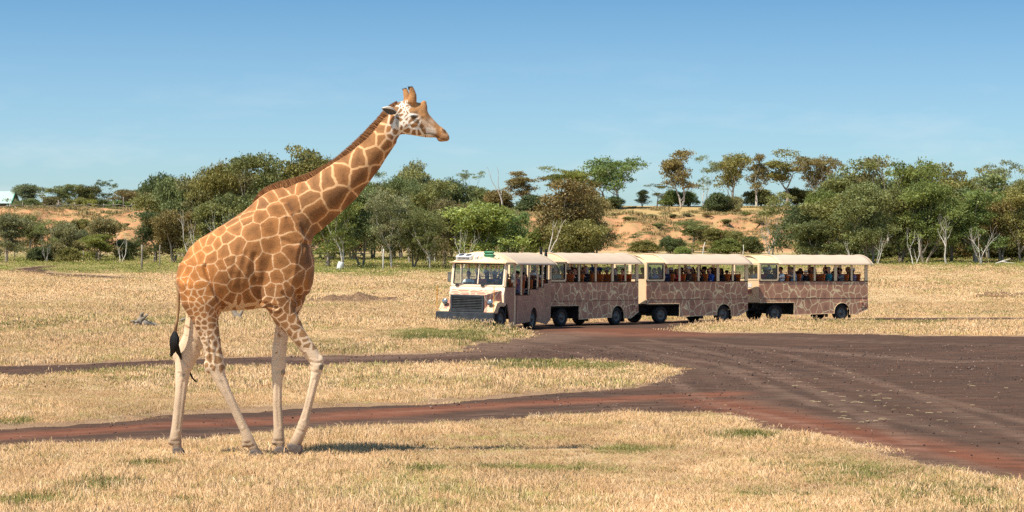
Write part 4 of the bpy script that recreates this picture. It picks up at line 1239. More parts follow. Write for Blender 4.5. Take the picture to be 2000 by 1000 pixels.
def seat(parent, x, y, zf, w=0.86, back=True, face=1):
    """bench for two: cushion, two backs, pedestal, grab rail"""
    mb = MB(); mb.box((x - .20, y - w / 2, zf + .38), (x + .22, y + w / 2, zf + .44), bev=.015)
    so = mb.build("seat", M_SEAT, parent)
    t_ = Matrix.Translation((x - .20 * face, y, zf + .42)) @ Matrix.Rotation(-.16 * face, 4, 'Y')
    for y0, y1 in ((-w / 2, -.02), (.02, w / 2)):
        mb = MB(); mb.box((-.02, y0, 0), (.025, y1, .60), mat=t_, bev=.012); mb.build("backrest", M_SEAT, so)
    g = MB(); g.tube([(x - .20 * face - .09 * face, y - w / 2 + .06, zf + 1.0), (x - .31 * face, y - w / 2 + .06, zf + 1.10), (x - .31 * face, y + w / 2 - .06, zf + 1.10), (x - .29 * face, y + w / 2 - .06, zf + 1.0)], .012, 6); g.build("grab_rail", M_BLACK, so)
    g = MB(); g.box((x - .04, y - .05, zf), (x + .04, y + .05, zf + .38)); g.build("pedestal", M_BLACK, so)
    return so

def frame_ring(mb, x0, x1, z0, z1, y, w, th, r=0.08, m=0):
    """rounded window frame lying in the plane y"""
    def rr(x0, x1, z0, z1, r):
        pts = []
        for cx, cz, a0 in ((x1 - r, z1 - r, 0), (x0 + r, z1 - r, 90), (x0 + r, z0 + r, 180), (x1 - r, z0 + r, 270)):
            for k in range(5):
                a = math.radians(a0 + 22.5 * k); pts.append((cx + r * math.cos(a), cz + r * math.sin(a)))
        return pts
    o = rr(x0, x1, z0, z1, r); i = rr(x0 + w, x1 - w, z0 + w, z1 - w, max(.01, r - w)); n = len(o)
    vs = [(x, y - th / 2, z) for x, z in o] + [(x, y - th / 2, z) for x, z in i] + [(x, y + th / 2, z) for x, z in o] + [(x, y + th / 2, z) for x, z in i]
    fs = []
    for k in range(n):
        k2 = (k + 1) % n
        fs += [(k, k2, n + k2, n + k), (2 * n + k, 3 * n + k, 3 * n + k2, 2 * n + k2), (k, 2 * n + k, 2 * n + k2, k2), (n + k, n + k2, 3 * n + k2, 3 * n + k)]
    mb.add(vs, fs, m)

SILL = 1.86; EAVE = 2.72; CREST = 3.12; TFLOOR = 1.20
def build_trailer():
    root = empty("passenger_trailer")
    arch = [(-1.55 + .44 * math.cos(math.radians(a)), .40 + .44 * math.sin(math.radians(a))) for a in range(196, -17, -12)]
    low = [(-3.0, .56), (-2.45, .28)] + [(p[0], max(p[1], .28)) for p in arch] + [(1.1, .28), (1.1, .87), (3.0, .87)]
    for s_ in (1, -1):
        mb = MB(); mb.prism([(3.0, SILL), (-3.0, SILL)] + low, s_ * 1.20, s_ * 1.155)
        mb.build("side_panel", M_PAVE, root)
        mb = MB()                                   # pale folded edge along the bottom and the wheel arch
        pl = low[1:]
        for a, b in zip(low[:-1], low[1:]):
            if a[1] > .8 and b[1] > .8 or a[0] == b[0]: r_ = .014
            else: r_ = .014
            mb.tube([(a[0], s_ * 1.203, a[1]), (b[0], s_ * 1.203, b[1])], r_, 5)
        mb.build("panel_edge", M_CREAM, root)
        mb = MB(); mb.box((-2.96, s_ * 1.2, 1.055), (2.96, s_ * 1.207, 1.068)); mb.build("panel_seam", M_CHASSIS, root)
        mb = MB(); mb.box((-3.0, s_ * 1.14, SILL), (3.0, s_ * 1.215, SILL + .03)); mb.build("sill", M_CHASSIS, root)
        # window posts
        for x in (1.08, -.04, -1.2, -2.1):
            mb = MB(); w_ = .045 if x != -1.2 else .075
            mb.box((x - w_, s_ * 1.15, SILL + .03), (x + w_, s_ * 1.20, EAVE), bev=.008); mb.build("post", M_CREAM, root)
        mb = MB(); mb.box((-3.0, s_ * 1.13, SILL + .03), (-2.84, s_ * 1.20, EAVE), bev=.01); mb.build("post", M_CREAM, root)
        for z in (SILL + .13, ):
            mb = MB(); mb.tube([(-2.84, s_ * 1.17, z), (1.95, s_ * 1.17, z)], .012, 6); mb.build("guard_rail", M_CHASSIS, root)
        mb = MB(); mb.box((-3.0, s_ * 1.12, EAVE - .07), (1.95, s_ * 1.20, EAVE), bev=.01); mb.build("roof_rail", M_CREAM, root)
        # closed cabin at the front with a rounded side window
        mb = MB()
        frame_ring(mb, 1.95, 3.0, SILL + .03, EAVE + .02, s_ * 1.175, .095, .055, .10)
        mb.build("cabin_frame", M_CREAM, root)
        mb = MB(); frame_ring(mb, 2.035, 2.915, SILL + .11, EAVE - .06, s_ * 1.178, .025, .062, .07); g = mb.build("window_seal", M_RUBBER, root)
        mb = MB(); mb.box((2.05, s_ * 1.174, SILL + .125), (2.90, s_ * 1.180, EAVE - .075)); mb.build("side_window", M_GLASS, root)
        mb = MB(); mb.box((-2.95, s_ * 1.2, .62), (-2.58, s_ * 1.235, .96), bev=.02); lb = mb.build("lamp_box", M_PAVE, root)
        for z in (.70, .80):
            mb = MB(); mb.lathe([(.035, 0), (.035, s_ * .012), (.001, s_ * .014)], 12, mat=Matrix.Translation((-2.80 + (z - .7) * 1.2, s_ * 1.236, z))); mb.build("lamp", M_TAILRED, lb)
    # front of the cabin: cream panel, two panes
    mb = MB(); mb.box((2.965, -1.155, .87), (3.01, 1.155, SILL + .06), bev=.012); mb.build("front_panel", M_CREAM, root)
    mb = MB()
    m90 = Matrix.Translation((2.985, 0, 0)) @ Matrix.Rotation(math.radians(90), 4, 'Z')
    f = MB()
    for y0, y1 in ((-1.155, 0.0), (0.0, 1.155)):
        f2 = MB(); frame_ring(f2, y0, y1, SILL + .03, EAVE + .02, 0, .10, .05, .08)
        mb.add(f2.v, f2.f, 0, m90)
    mb.build("front_frame", M_CREAM, root)
    for y0, y1 in ((-1.05, -.11), (.11, 1.05)):
        mb = MB(); mb.box((2.98, y0, SILL + .14), (2.986, y1, EAVE - .09)); mb.build("front_window", M_GLASS, root)
    mb = MB(); mb.box((3.01, -.30, 1.58), (3.022, .52, 1.78), bev=.005); mb.build("name_plate", M_PLAQUE, root)
    mb = MB(); frame_ring(mb, -.3, .5, 1.24, 1.52, 0, .03, .02, .02); mb2 = MB(); mb2.add(mb.v, mb.f, 0, Matrix.Translation((3.014, .1, 0)) @ Matrix.Rotation(math.radians(90), 4, 'Z')); mb2.build("vent_frame", M_CREAM, root)
    mb = MB(); mb.box((3.011, -.17, 1.27), (3.016, .57, 1.49)); mb.build("vent", M_TAILRED, root)
    # cabin roof and canopy
    mb = MB(); barrel(mb, 1.70, 2.98, 1.215, EAVE + .01, CREST - .02, .03, 6, 20); arch_panel(mb, 3.0, 1.215, EAVE + .01, CREST - .02, .03, .10); mb.build("cabin_roof", M_CREAM, root, False)
    mb = MB(); barrel(mb, -3.22, 1.98, 1.33, EAVE - .05, CREST + .02, .028, 25, 22, .018); cp = mb.build("canopy", M_CANOPY, root, True)
    mb = MB()
    for s_ in (1, -1): mb.tube([(-3.22, s_ * 1.335, EAVE - .055), (1.98, s_ * 1.335, EAVE - .055)], .016, 6)
    for x in (1.98, -3.22):
        mb.tube([(x, a / 12 * 1.33, EAVE - .05 + (CREST - EAVE + .07) * (1 - abs(a / 12) ** 2.3)) for a in range(-12, 13)], .018, 6)
    mb.build("canopy_hem", M_HEM, cp)
    for x in (1.1, -.04, -1.2, -2.2):
        mb = MB(); mb.tube([(x, a / 12 * 1.17, EAVE - .06 + (CREST - EAVE + .0) * (1 - abs(a / 12) ** 2.3)) for a in range(-12, 13)], .022, 6); mb.build("roof_bow", M_CREAM, root)
    # rear end
    mb = MB(); mb.box((-3.0, -1.155, .56), (-2.955, 1.155, SILL + .03)); mb.build("rear_panel", M_PAVE, root)
    # floor, seats
    mb = MB(); mb.box((-2.95, -1.15, TFLOOR - .08), (2.95, 1.15, TFLOOR)); mb.build("floor", M_FLOOR, root)
    for i in range(8):
        x = 2.25 - .66 * i
        for s_ in (1, -1): seat(root, x, s_ * .66, TFLOOR)
    # running gear
    mb = MB()
    for s_ in (.42, -.42): mb.box((-2.7, s_ - .05, .62), (2.9, s_ + .05, .80))
    mb.box((-1.62, -1.0, .34), (-1.48, 1.0, .46)); mb.box((1.98, -.95, .34), (2.12, .95, .46))
    mb.box((1.65, -.5, .46), (2.45, .5, .62)); mb.lathe([(.001, .62), (.55, .62), (.55, .70), (.001, .70)], 20, mat=Matrix.Translation((2.05, 0, 0)), axis='Z')
    mb.box((-2.9, -1.1, .80), (2.9, 1.1, .90)); mb.box((.95, -1.12, .30), (1.05, 1.12, .86))
    mb.build("chassis", M_CHASSIS, root)
    mb = MB(); mb.tube([(2.4, .45, .52), (3.4, .12, .50), (4.15, 0, .48)], .05, 8); mb.tube([(2.4, -.45, .52), (3.4, -.12, .50), (4.15, 0, .48)], .05, 8)
    mb.tube([(2.9, .3, .60), (3.3, .25, .38), (3.9, .05, .45)], .015, 6)
    mb.build("drawbar", M_CHASSIS, root)
    for s_ in (1, -1):
        wheel(root, -1.55, s_ * 1.0, .385, .385, .26, s_)
        wheel(root, 2.05, s_ * .92, .385, .385, .26, s_)
        mb = MB(); mb.box((-2.08, s_ * .90, .12), (-2.06, s_ * 1.13, .55)); mb.build("mud_flap", M_BLACK, root)
    return root

def copy_tree(o, parent=None):
    c = o.copy(); C.objects.link(c); c.parent = parent
    for ch in o.children: copy_tree(ch, c)
    return c

def place(root, nf, nr, hw=1.2, roll=0.0):
    """put a vehicle by the ground points below its front and rear corner on the camera side"""
    nf = Vector(nf); nr = Vector(nr)
    h = (nf - nr).normalized(); n = Vector((-h.y, h.x))
    if n.y > 0: n = -n
    c = (nf + nr) / 2 - n * hw
    z = float(np.mean(H(np.array([c.x, nf.x, nr.x]), np.array([c.y, nf.y, nr.y])))) - 0.045
    root.location = (c.x, c.y, z)
    root.rotation_euler = (roll, 0, math.atan2(h.y, h.x))
    return root

trailer0 = build_trailer()
TR = [trailer0, copy_tree(trailer0), copy_tree(trailer0)]
place(TR[0], (1.66, 94.9), (5.53, 99.3)); place(TR[1], (6.08, 101.0), (10.89, 104.4)); place(TR[2], (11.60, 105.46), (17.02, 107.9))
ORD = ["first trailer behind the truck", "middle trailer of the road train", "last trailer of the road train"]
tag(TR[0], "brown stone-patterned open passenger trailer coupled right behind the truck", "trailer", "passenger trailers of the road train")
tag(TR[1], "brown stone-patterned open passenger trailer in the middle of the three", "trailer", "passenger trailers of the road train")
tag(TR[2], "brown stone-patterned open passenger trailer at the tail end of the train", "trailer", "passenger trailers of the road train")

# ------------------------------------------------------------------ the truck
def build_truck():
    root = empty("safari_truck")
    # x: windscreen foot at +2.3, nose at 3.35, tail at -2.3
    arch = [(-.58 + .36 * math.cos(math.radians(a)), .45 + .44 * math.sin(math.radians(a))) for a in range(200, -21, -12)]
    top = [(2.30, 1.72), (1.32, 1.72), (1.32, 1.39), (-.06, 1.39), (-.06, 1.62), (-.92, 1.62), (-.92, 1.70), (-1.48, 1.70), (-1.48, 1.86), (-1.91, 1.86), (-1.91, 2.0), (-2.30, 2.0)]
    low = [(-2.30, .36), (-1.9, .18)] + [(p[0], max(p[1], .18)) for p in arch] + [(1.75, .18), (1.85, .55), (2.0, 1.0), (2.30, 1.12)]
    for s_ in (1, -1):
        mb = MB(); mb.prism(top + low, s_ * 1.2, s_ * 1.155); mb.build("side_panel", M_PAVE_T, root)
        mb = MB(); mb.box((1.30, s_ * 1.2, .25), (1.42, s_ * 1.212, 1.72)); mb.build("door_pillar", M_CREAM, root)
        mb = MB(); mb.box((1.15, s_ * 1.2, .25), (1.17, s_ * 1.206, 1.37)); mb.build("door_seam", M_CHASSIS, root)
        mb = MB()
        for a, b in zip(top[:-1], top[1:]): mb.box((min(a[0], b[0]) - .02, s_ * 1.14, min(a[1], b[1]) - .0), (max(a[0], b[0]) + .02, s_ * 1.212, max(a[1], b[1]) + .025))
        mb.build("sill", M_CHASSIS, root)
        for x, z0, w_ in ((.70, 1.41, .05), (-.06, 1.41, .045), (-.92, 1.64, .045), (-1.42, 1.72, .04), (-1.93, 1.88, .04), (-2.25, 2.02, .05)):
            mb = MB(); mb.box((x - w_, s_ * 1.15, z0), (x + w_, s_ * 1.20, 2.70), bev=.008); mb.build("post", M_CREAM, root)
        # cab side: raked front pillar, door window, rear pillar
        mb = MB(); mb.prism([(2.30, 1.74), (2.18, 1.74), (2.02, 2.70), (2.14, 2.70)], s_ * 1.2, s_ * 1.15); mb.build("front_pillar", M_CREAM, root)
        mb = MB(); mb.box((1.30, s_ * 1.15, 1.74), (1.42, s_ * 1.20, 2.70)); mb.build("post", M_CREAM, root)
        mb = MB(); mb.box((1.42, s_ * 1.15, 2.62), (2.06, s_ * 1.20, 2.70)); mb.build("window_header", M_CREAM, root)
        mb = MB(); mb.box((-2.3, s_ * 1.12, 2.62), (1.30, s_ * 1.20, 2.70)); mb.build("roof_rail", M_CREAM, root)
        for z in (1.52, 1.64):
            mb = MB(); mb.tube([(1.3, s_ * 1.17, z), (-.06, s_ * 1.17, z)], .012, 6); mb.build("guard_rail", M_RIM, root)
        # mirror on a bracket
        mb = MB(); mb.box((1.92, s_ * 1.31, 1.90), (1.98, s_ * 1.47, 2.26), bev=.02); mi = mb.build("mirror", M_RIM, root)
        mb = MB(); mb.box((1.914, s_ * 1.325, 1.92), (1.92, s_ * 1.455, 2.24)); mb.build("mirror_glass", M_MIRROR, mi)
        mb = MB(); mb.tube([(2.15, s_ * 1.18, 2.25), (1.95, s_ * 1.38, 2.24)], .012, 6); mb.tube([(2.2, s_ * 1.18, 1.82), (1.95, s_ * 1.38, 1.92)], .012, 6); mb.build("mirror_arm", M_BLACK, mi)
    # windscreen surround
    rk = math.atan2(.16, .96)
    tf = Matrix.Translation((2.30, 0, 1.74)) @ Matrix.Rotation(-rk, 4, 'Y')
    mb = MB(); f2 = MB(); frame_ring(f2, -1.155, 1.155, 0, .98, 0, .085, .05, .07); mb.add(f2.v, f2.f, 0, tf @ Matrix.Rotation(math.radians(90), 4, 'Z')); mb.build("windscreen_frame", M_CREAM2, root)
    mb = MB(); f2 = MB(); frame_ring(f2, -1.085, 1.085, .07, .91, 0, .03, .062, .05); mb.add(f2.v, f2.f, 0, tf @ Matrix.Rotation(math.radians(90), 4, 'Z')); mb.build("windscreen_seal", M_RUBBER, root)
    mb = MB(); mb.box((-.004, -1.065, .09), (.004, 1.065, .72), mat=tf); mb.build("windscreen", M_GLASS, root)
    mb = MB(); mb.box((-.03, -.02, .08), (.03, .02, .91), mat=tf); mb.build("windscreen_bar", M_CREAM2, root)
    for y in (-.62, .50):
        mb = MB(); mb.tube([tf @ Vector((.05, y - .25, .03)), tf @ Vector((.04, y + .05, .10)), tf @ Vector((.03, y + .22, .135))], .012, 6)
        mb.box((.015, y - .12, .13), (.035, y + .42, .155), mat=tf); mb.box((.02, y - .34, -.01), (.07, y - .20, .06), mat=tf); mb.build("wiper", M_BLACK, root)
    # scuttle, bonnet, grille, wings, bumper
    mb = MB(); mb.add([(2.30, -1.2, 1.76), (2.30, 1.2, 1.76), (2.40, 1.19, 1.44), (2.40, -1.19, 1.44), (2.2, -1.2, 1.76), (2.2, 1.2, 1.76), (2.2, 1.19, 1.0), (2.2, -1.19, 1.0), (2.40, 1.19, 1.0), (2.40, -1.19, 1.0)],
                      [(0, 1, 2, 3), (4, 5, 1, 0), (3, 2, 8, 9), (7, 6, 5, 4), (0, 3, 9, 7, 4), (1, 5, 6, 8, 2), (9, 8, 6, 7)])
    mb.build("scuttle", M_CREAM2, root)
    hood = [(2.395, 1.02, 1.60), (3.22, .74, 1.42)]
    mb = MB()
    a = [(2.39, -1.08, 1.60), (2.39, 1.08, 1.60), (3.22, .76, 1.41), (3.22, -.76, 1.41), (2.39, -1.14, 1.06), (2.39, 1.14, 1.06), (3.22, .80, .74), (3.22, -.80, .74)]
    mb.add(a, [(0, 1, 2, 3), (4, 7, 6, 5), (0, 3, 7, 4), (1, 5, 6, 2), (3, 2, 6, 7), (0, 4, 5, 1)]); mb.build("bonnet", M_HOOD, root)
    mb = MB(); f2 = MB(); frame_ring(f2, -.72, .72, .76, 1.41, 0, .075, .07, .03); mb.add(f2.v, f2.f, 0, Matrix.Translation((3.25, 0, 0)) @ Matrix.Rotation(math.radians(90), 4, 'Z')); gr = mb.build("grille", M_BUMPER, root)
    mb = MB(); mb.box((3.222, -.65, .83), (3.232, .65, 1.34)); mb.build("radiator", M_BLACK, gr)
    for i in range(8):
        z = .855 + i * .064
        mb = MB(); mb.box((-.022, -.64, -.008), (.022, .64, .008), mat=Matrix.Translation((3.262, 0, z)) @ Matrix.Rotation(.5, 4, 'Y')); mb.build("slat", M_SLAT, gr)
    for s_ in (1, -1):
        mb = MB()
        prof = [(2.38, 1.10), (2.75, 1.17), (3.05, 1.10), (3.33, .76), (3.33, .70), (2.98, .70), (2.92, .86), (2.75, .98), (2.5, .98), (2.38, .95)]
        mb.prism(prof, s_ * .765, s_ * 1.21); mb.build("wing", M_FENDER, root)
        lp = MB(); lp.lathe([(.001, -.06), (.10, -.05), (.125, 0), (.122, .02)], 24, axis='X', mat=Matrix.Translation((3.22, s_ * .98, 1.13))); lo = lp.build("headlamp", M_CHROME, root, True)
        lp = MB(); lp.lathe([(.118, .0), (.09, .03), (.05, .045), (.001, .05)], 24, axis='X', mat=Matrix.Translation((3.235, s_ * .98, 1.13))); lp.build("lens", M_LAMPGLASS, lo, True)
        lp = MB(); lp.box((3.10, s_ * .98 - .02, .93), (3.16, s_ * .98 + .02, 1.06)); lp.build("lamp_stalk", M_BLACK, lo)
        mb = MB(); mb.tube([(3.42, s_ * 1.235, .72), (3.42, s_ * 1.235, 1.72)], .014, 8); mb.tube([(3.42, s_ * 1.235, 1.72), (3.42, s_ * 1.235, 1.76)], .022, 8); mb.build("marker_rod", M_ORANGE, root)
        wheel(root, 2.55, s_ * 1.02, .45, .45, .28, s_); wheel(root, -.58, s_ * 1.0, .45, .45, .28, s_)
        mb = MB(); mb.box((2.05, s_ * .75, .35), (2.12, s_ * 1.15, 1.1)); mb.build("inner_arch", M_BLACK, root)
    mb = MB(); mb.box((3.33, -1.26, .34), (3.48, 1.26, .735), bev=.02); mb.box((2.9, -.6, .4), (3.33, .6, .6)); bp = mb.build("bumper", M_BUMPER, root)
    for y in (-.28, .28):
        mb = MB(); mb.box((3.47, y - .12, .36), (3.487, y + .12, .44), bev=.006); mb.build("tow_slot", M_BLACK, bp)
    # cab roof with its hipped brow, then the canopy
    mb = MB(); barrel(mb, 1.35, 1.95, 1.22, 2.71, 3.12, .03, 4, 20)
    n = 20; hw = 1.22
    arcp = [(1.95, -1 * hw + 2 * hw * k / n, 2.71 + .41 * (1 - abs(-1 + 2 * k / n) ** 2.3)) for k in range(n + 1)]
    lip = [(2.34, (-1 + 2 * k / n) * 1.24, 2.70) for k in range(n + 1)]
    vs = arcp + lip + [(x, y, z - .035) for x, y, z in lip] + [(1.9, y, z - .05) for x, y, z in arcp]
    N = n + 1; fs = []
    for k in range(n): fs += [(k, N + k, N + k + 1, k + 1), (N + k, 2 * N + k, 2 * N + k + 1, N + k + 1), (2 * N + k, 3 * N + k, 3 * N + k + 1, 2 * N + k + 1)]
    mb.add(vs, fs); mb.build("cab_roof", M_CREAM, root, False)
    mb = MB(); barrel(mb, -2.62, 1.42, 1.32, 2.64, 3.10, .028, 20, 22, .015); cp = mb.build("canopy", M_CANOPY, root, True)
    mb = MB()
    for x in (1.42, -2.62): mb.tube([(x, a / 12 * 1.32, 2.64 + .46 * (1 - abs(a / 12) ** 2.3)) for a in range(-12, 13)], .02, 6)
    mb.build("canopy_hem", M_HEM, cp)
    # air conditioner, junction box and green canisters on the brow of the roof
    sl = Matrix.Translation((2.16, 0, 2.80)) @ Matrix.Rotation(math.radians(18), 4, 'Y')
    mb = MB(); mb.box((-.22, -.98, .0), (.14, -.30, .17), bev=.025, mat=sl); ac = mb.build("air_conditioner", M_WHITE, root)
    for k in range(9):
        mb = MB(); mb.box((.14, -.89 + k * .058, .05), (.146, -.86 + k * .058, .13), mat=sl); mb.build("vent_slot", M_BLACK, ac)
    for y in (-.80, -.48):
        mb = MB(); mb.lathe([(.001, 0), (.13, 0), (.13, .012), (.001, .016)], 20, axis='Z', mat=sl @ Matrix.Translation((-.04, y, .165))); mb.build("fan_cover", M_BUMPER, ac)
    mb = MB(); mb.box((-.10, -.19, .02), (.08, -.06, .14), bev=.015, mat=sl); mb.build("junction_box", M_WHITE, root)
    for i in range(3):
        mb = MB(); z = .06 + .098 * i; x = -.08 - .035 * i
        mb.tube([sl @ Vector((x, .16, z)), sl @ Vector((x, .19, z)), sl @ Vector((x, .56, z)), sl @ Vector((x, .59, z))], [.035, .052, .052, .035], 12); mb.build("canister", M_GREEN, root, True)
    mb = MB()
    mb.tube([sl @ Vector((.02, -.06, .06)), sl @ Vector((.05, .03, .03)), sl @ Vector((0, .10, .09)), sl @ Vector((-.05, .17, .06))], .010, 6)
    mb.tube([sl @ Vector((-.05, .59, .06)), sl @ Vector((.05, .68, .11)), sl @ Vector((.02, .78, .02)), sl @ Vector((-.08, .84, .08))], .010, 6); mb.build("hose", M_CHASSIS, root)
    for y in (.52, .74):
        mb = MB(); mb.tube([(-2.74, y, .9), (-2.74, y, 2.9), (-2.74, y, 3.36 if y < .6 else 3.26)], .055, 10); mb.tube([(-2.74, y, 2.75), (-2.74, y, 3.08)], .068, 10); mb.build("exhaust_stack", M_BLACK, root)
    # rear wall, floor, dash, seats, chassis
    mb = MB(); mb.box((-2.30, -1.155, .4), (-2.26, 1.155, 2.0)); mb.build("rear_panel", M_PAVE_T, root)
    mb = MB(); mb.box((-2.25, -1.15, .92), (2.1, 1.15, 1.0)); mb.build("floor", M_FLOOR, root)
    mb = MB(); mb.box((1.95, -1.1, 1.45), (2.2, 1.1, 1.78), bev=.04); mb.tube([(1.78 + .03 * math.cos(t), .62 + .21 * math.sin(t), 1.86 + .21 * math.cos(t)) for t in [k * math.pi / 8 for k in range(17)]], .016, 6); mb.build("dashboard", M_BLACK, root)
    for x in (1.25, .45, -.35, -1.15, -1.95):
        for s_ in (1, -1): seat(root, x, s_ * .66, 1.0)
    mb = MB()
    for s_ in (.42, -.42): mb.box((-2.5, s_ - .05, .55), (3.2, s_ + .05, .75))
    mb.box((-.65, -1.0, .38), (-.51, 1.0, .52)); mb.box((2.48, -.95, .38), (2.62, .95, .52)); mb.box((-2.2, -1.1, .75), (2.1, 1.1, .90)); mb.box((2.1, -.74, .6), (3.2, .74, 1.0)); mb.build("chassis", M_CHASSIS, root)
    return root
truck = build_truck()
place(truck, (-.303, 89.0), (1.59, 93.2), roll=0.0)
truck.rotation_euler = Euler((math.radians(-1.2), 0, truck.rotation_euler.z), 'XYZ')
tag(truck, "cream nosed safari truck with louvred grille at the head of the train", "truck")

# ------------------------------------------------------------------ passengers
class Blob:
    """closed tubes and balls that are fused into one skin"""
    def __init__(s): s.mb = MB()
    def limb(s, pts, rad): s.mb.tube(pts, rad, 12); return s
    def ball(s, c, r):
        l = Lofts(); l.ball(c, r, 12); s.mb.add(l.v, l.f); return s
def person_mesh(name, pose):
    b = Blob()
    b.limb([(0, 0, .02), (0, 0, .14), (-.02, 0, .30), (-.03, 0, .44), (-.02, 0, .53), (-.01, 0, .57)], [.15, .155, .145, .155, .13, .07])
    b.ball((-.02, .10, .46), (.10, .12, .11)); b.ball((-.02, -.10, .46), (.10, .12, .11))
    b.limb([(-.01, 0, .52), (.0, 0, .60), (.01, 0, .68)], [.06, .052, .055])
    b.ball((.02, 0, .745), (.098, .076, .118)); b.ball((.035, 0, .70), (.075, .062, .07)); b.ball((.122, 0, .725), (.018, .014, .022))
    b.ball((.01, .078, .735), (.022, .012, .03)); b.ball((.01, -.078, .735), (.022, .012, .03))
    for s_ in (1, -1):
        b.limb([(0, s_ * .08, .06), (.2, s_ * .10, .09), (.42, s_ * .11, .08), (.45, s_ * .11, .04), (.45, s_ * .11, -.15), (.44, s_ * .11, -.36)], [.09, .085, .065, .062, .055, .04])
        b.limb([(.42, s_ * .11, -.38), (.50, s_ * .115, -.39), (.60, s_ * .12, -.40)], [.042, .042, .03])
    sh = .185
    arms = {"lap": [((.10, .25, .27), (.30, .12, .17)), ((.10, -.25, .27), (.30, -.12, .17))],
            "lean": [((.12, .27, .47), (.34, .32, .50)), ((.08, -.25, .27), (.28, -.10, .16))],
            "raise": [((.24, .20, .40), (.24, .05, .66)), ((.24, -.20, .40), (.24, -.05, .66))],
            "fold": [((.14, .24, .28), (.20, -.02, .30)), ((.14, -.24, .28), (.21, .03, .27))]}[pose]
    for s_, (el, ha) in zip((1, -1), arms):
        b.limb([(-.02, s_ * (sh - .04), .49), (-.01, s_ * sh, .47), tuple(Vector((-.01, s_ * sh, .47)).lerp(Vector(el), .55)), el], [.062, .062, .05, .042])
        b.limb([el, tuple(Vector(el).lerp(Vector(ha), .4)), ha], [.042, .04, .028])
        d = (Vector(ha) - Vector(el)).normalized(); h = Vector(ha)
        b.ball(tuple(h + d * .04), (.035, .032, .035))
        sd = d.cross(Vector((0, 0, 1))); sd = sd.normalized() if sd.length > .1 else Vector((0, 1, 0))
        for k in range(4): b.limb([tuple(h + d * .05 + sd * (.024 * (k - 1.5))), tuple(h + d * (.095 - .008 * abs(k - 1.4)) + sd * (.027 * (k - 1.5)))], [.0105, .009])
        b.limb([tuple(h + d * .03 + sd * .03), tuple(h + d * .07 + sd * .058)], [.011, .009])
    l = Lofts(); l.v = [Vector(v) for v in b.mb.v]; l.f = b.mb.f
    me = voxel_body(l, 0.0135, .5, name, 3)
    n = len(me.polygons); cen = np.empty(n * 3, np.float32); me.polygons.foreach_get("center", cen); cen = cen.reshape(-1, 3)
    mi = np.where(cen[:, 2] > .565, 0, 1)
    mi = np.where((cen[:, 0] > .09) & (cen[:, 2] < .17) | (cen[:, 2] < .10), 2, mi)
    for s_, (el, ha) in zip((1, -1), arms):
        e = np.array(el); d = np.array(ha) - e; t = ((cen - e) @ d) / (d @ d)
        dist = np.linalg.norm(cen - (e + np.clip(t, 0, 1.5)[:, None] * d), axis=1)
        mi = np.where((t > .05) & (dist < .065) & (cen[:, 2] > .10), 0, mi)
    mi = np.where((cen[:, 2] < -.35), 3, mi)
    me.materials.clear()
    for i in range(4): me.materials.append(None)
    me.polygons.foreach_set("material_index", mi.astype(np.int32))
    return me
PM = {p: person_mesh("person", p) for p in ("lap", "lean", "raise", "fold")}
def hair_mesh(kind):
    l = Lofts(); mb = MB()
    if kind == "short":
        n = 12
        for i in range(0, 8):
            ph = math.pi * .56 * i / 7
            for k in range(n * 2):
                th = math.pi * k / n
                cut = 1.0 if math.cos(th) < .35 else (.62 if ph > .9 else 1)
                l.v.append(Vector((.012 + .107 * math.sin(ph * cut) * math.cos(th), .086 * math.sin(ph * cut) * math.sin(th), .752 + .122 * math.cos(ph * cut))))
        for i in range(7):
            for k in range(n * 2): l.f.append((i * 24 + k, (i + 1) * 24 + k, (i + 1) * 24 + (k + 1) % 24, i * 24 + (k + 1) % 24))
        mb.add(l.v, l.f)
    elif kind == "long":
        mb.tube([(-.01, 0, .875), (-.012, 0, .85), (-.02, 0, .78), (-.045, 0, .70), (-.065, 0, .60), (-.07, 0, .50)], [.02, .07, .098, .092, .085, .05], 16)
    elif kind == "hat":
        mb.lathe([(.18, .775), (.185, .782), (.115, .80), (.112, .85), (.098, .885), (.05, .90), (.001, .903)], 20, axis='Z', mat=Matrix.Translation((.015, 0, 0)))
        mb.lathe([(.18, .774), (.11, .79), (.10, .80)], 20, axis='Z', mat=Matrix.Translation((.015, 0, 0)))
    elif kind == "cap":
        mb.lathe([(.105, .785), (.108, .81), (.10, .85), (.06, .882), (.001, .89)], 20, axis='Z', mat=Matrix.Translation((.012, 0, 0)))
        mb.add([(.09, -.07, .795), (.20, -.05, .785), (.215, 0, .783), (.20, .05, .785), (.09, .07, .795), (.09, 0, .81)], [(0, 1, 2, 5), (5, 2, 3, 4)])
    me = new_mesh(kind, mb.v, mb.f, [None], smooth=True)
    return me
HM = {k: hair_mesh(k) for k in ("short", "long", "hat", "cap")}
def cloth(name, c): return plain(name, c, 0.85, var=0.12, scale=14, spec=0.15)
SHIRT = {"black": cloth("shirt_black", (.018, .018, .02)), "navy": cloth("shirt_navy", (.022, .03, .075)), "white": cloth("shirt_white", (.78, .78, .78)), "grey": cloth("shirt_grey", (.20, .20, .21)),
         "pale blue": cloth("shirt_pale_blue", (.32, .46, .62)), "blue": cloth("shirt_blue", (.03, .09, .34)), "red": cloth("shirt_red", (.55, .02, .025)), "teal": cloth("shirt_teal", (.05, .22, .26)),
         "pink": cloth("shirt_pink", (.62, .16, .26)), "brown": cloth("shirt_brown", (.09, .05, .035)), "olive": cloth("shirt_olive", (.09, .10, .04)), "mauve": cloth("shirt_mauve", (.30, .20, .30)), "orange": cloth("shirt_orange", (.70, .20, .02))}
SKIN = [cloth("skin_fair", (.55, .30, .21)), cloth("skin_tan", (.38, .19, .12)), cloth("skin_deep", (.16, .075, .045))]
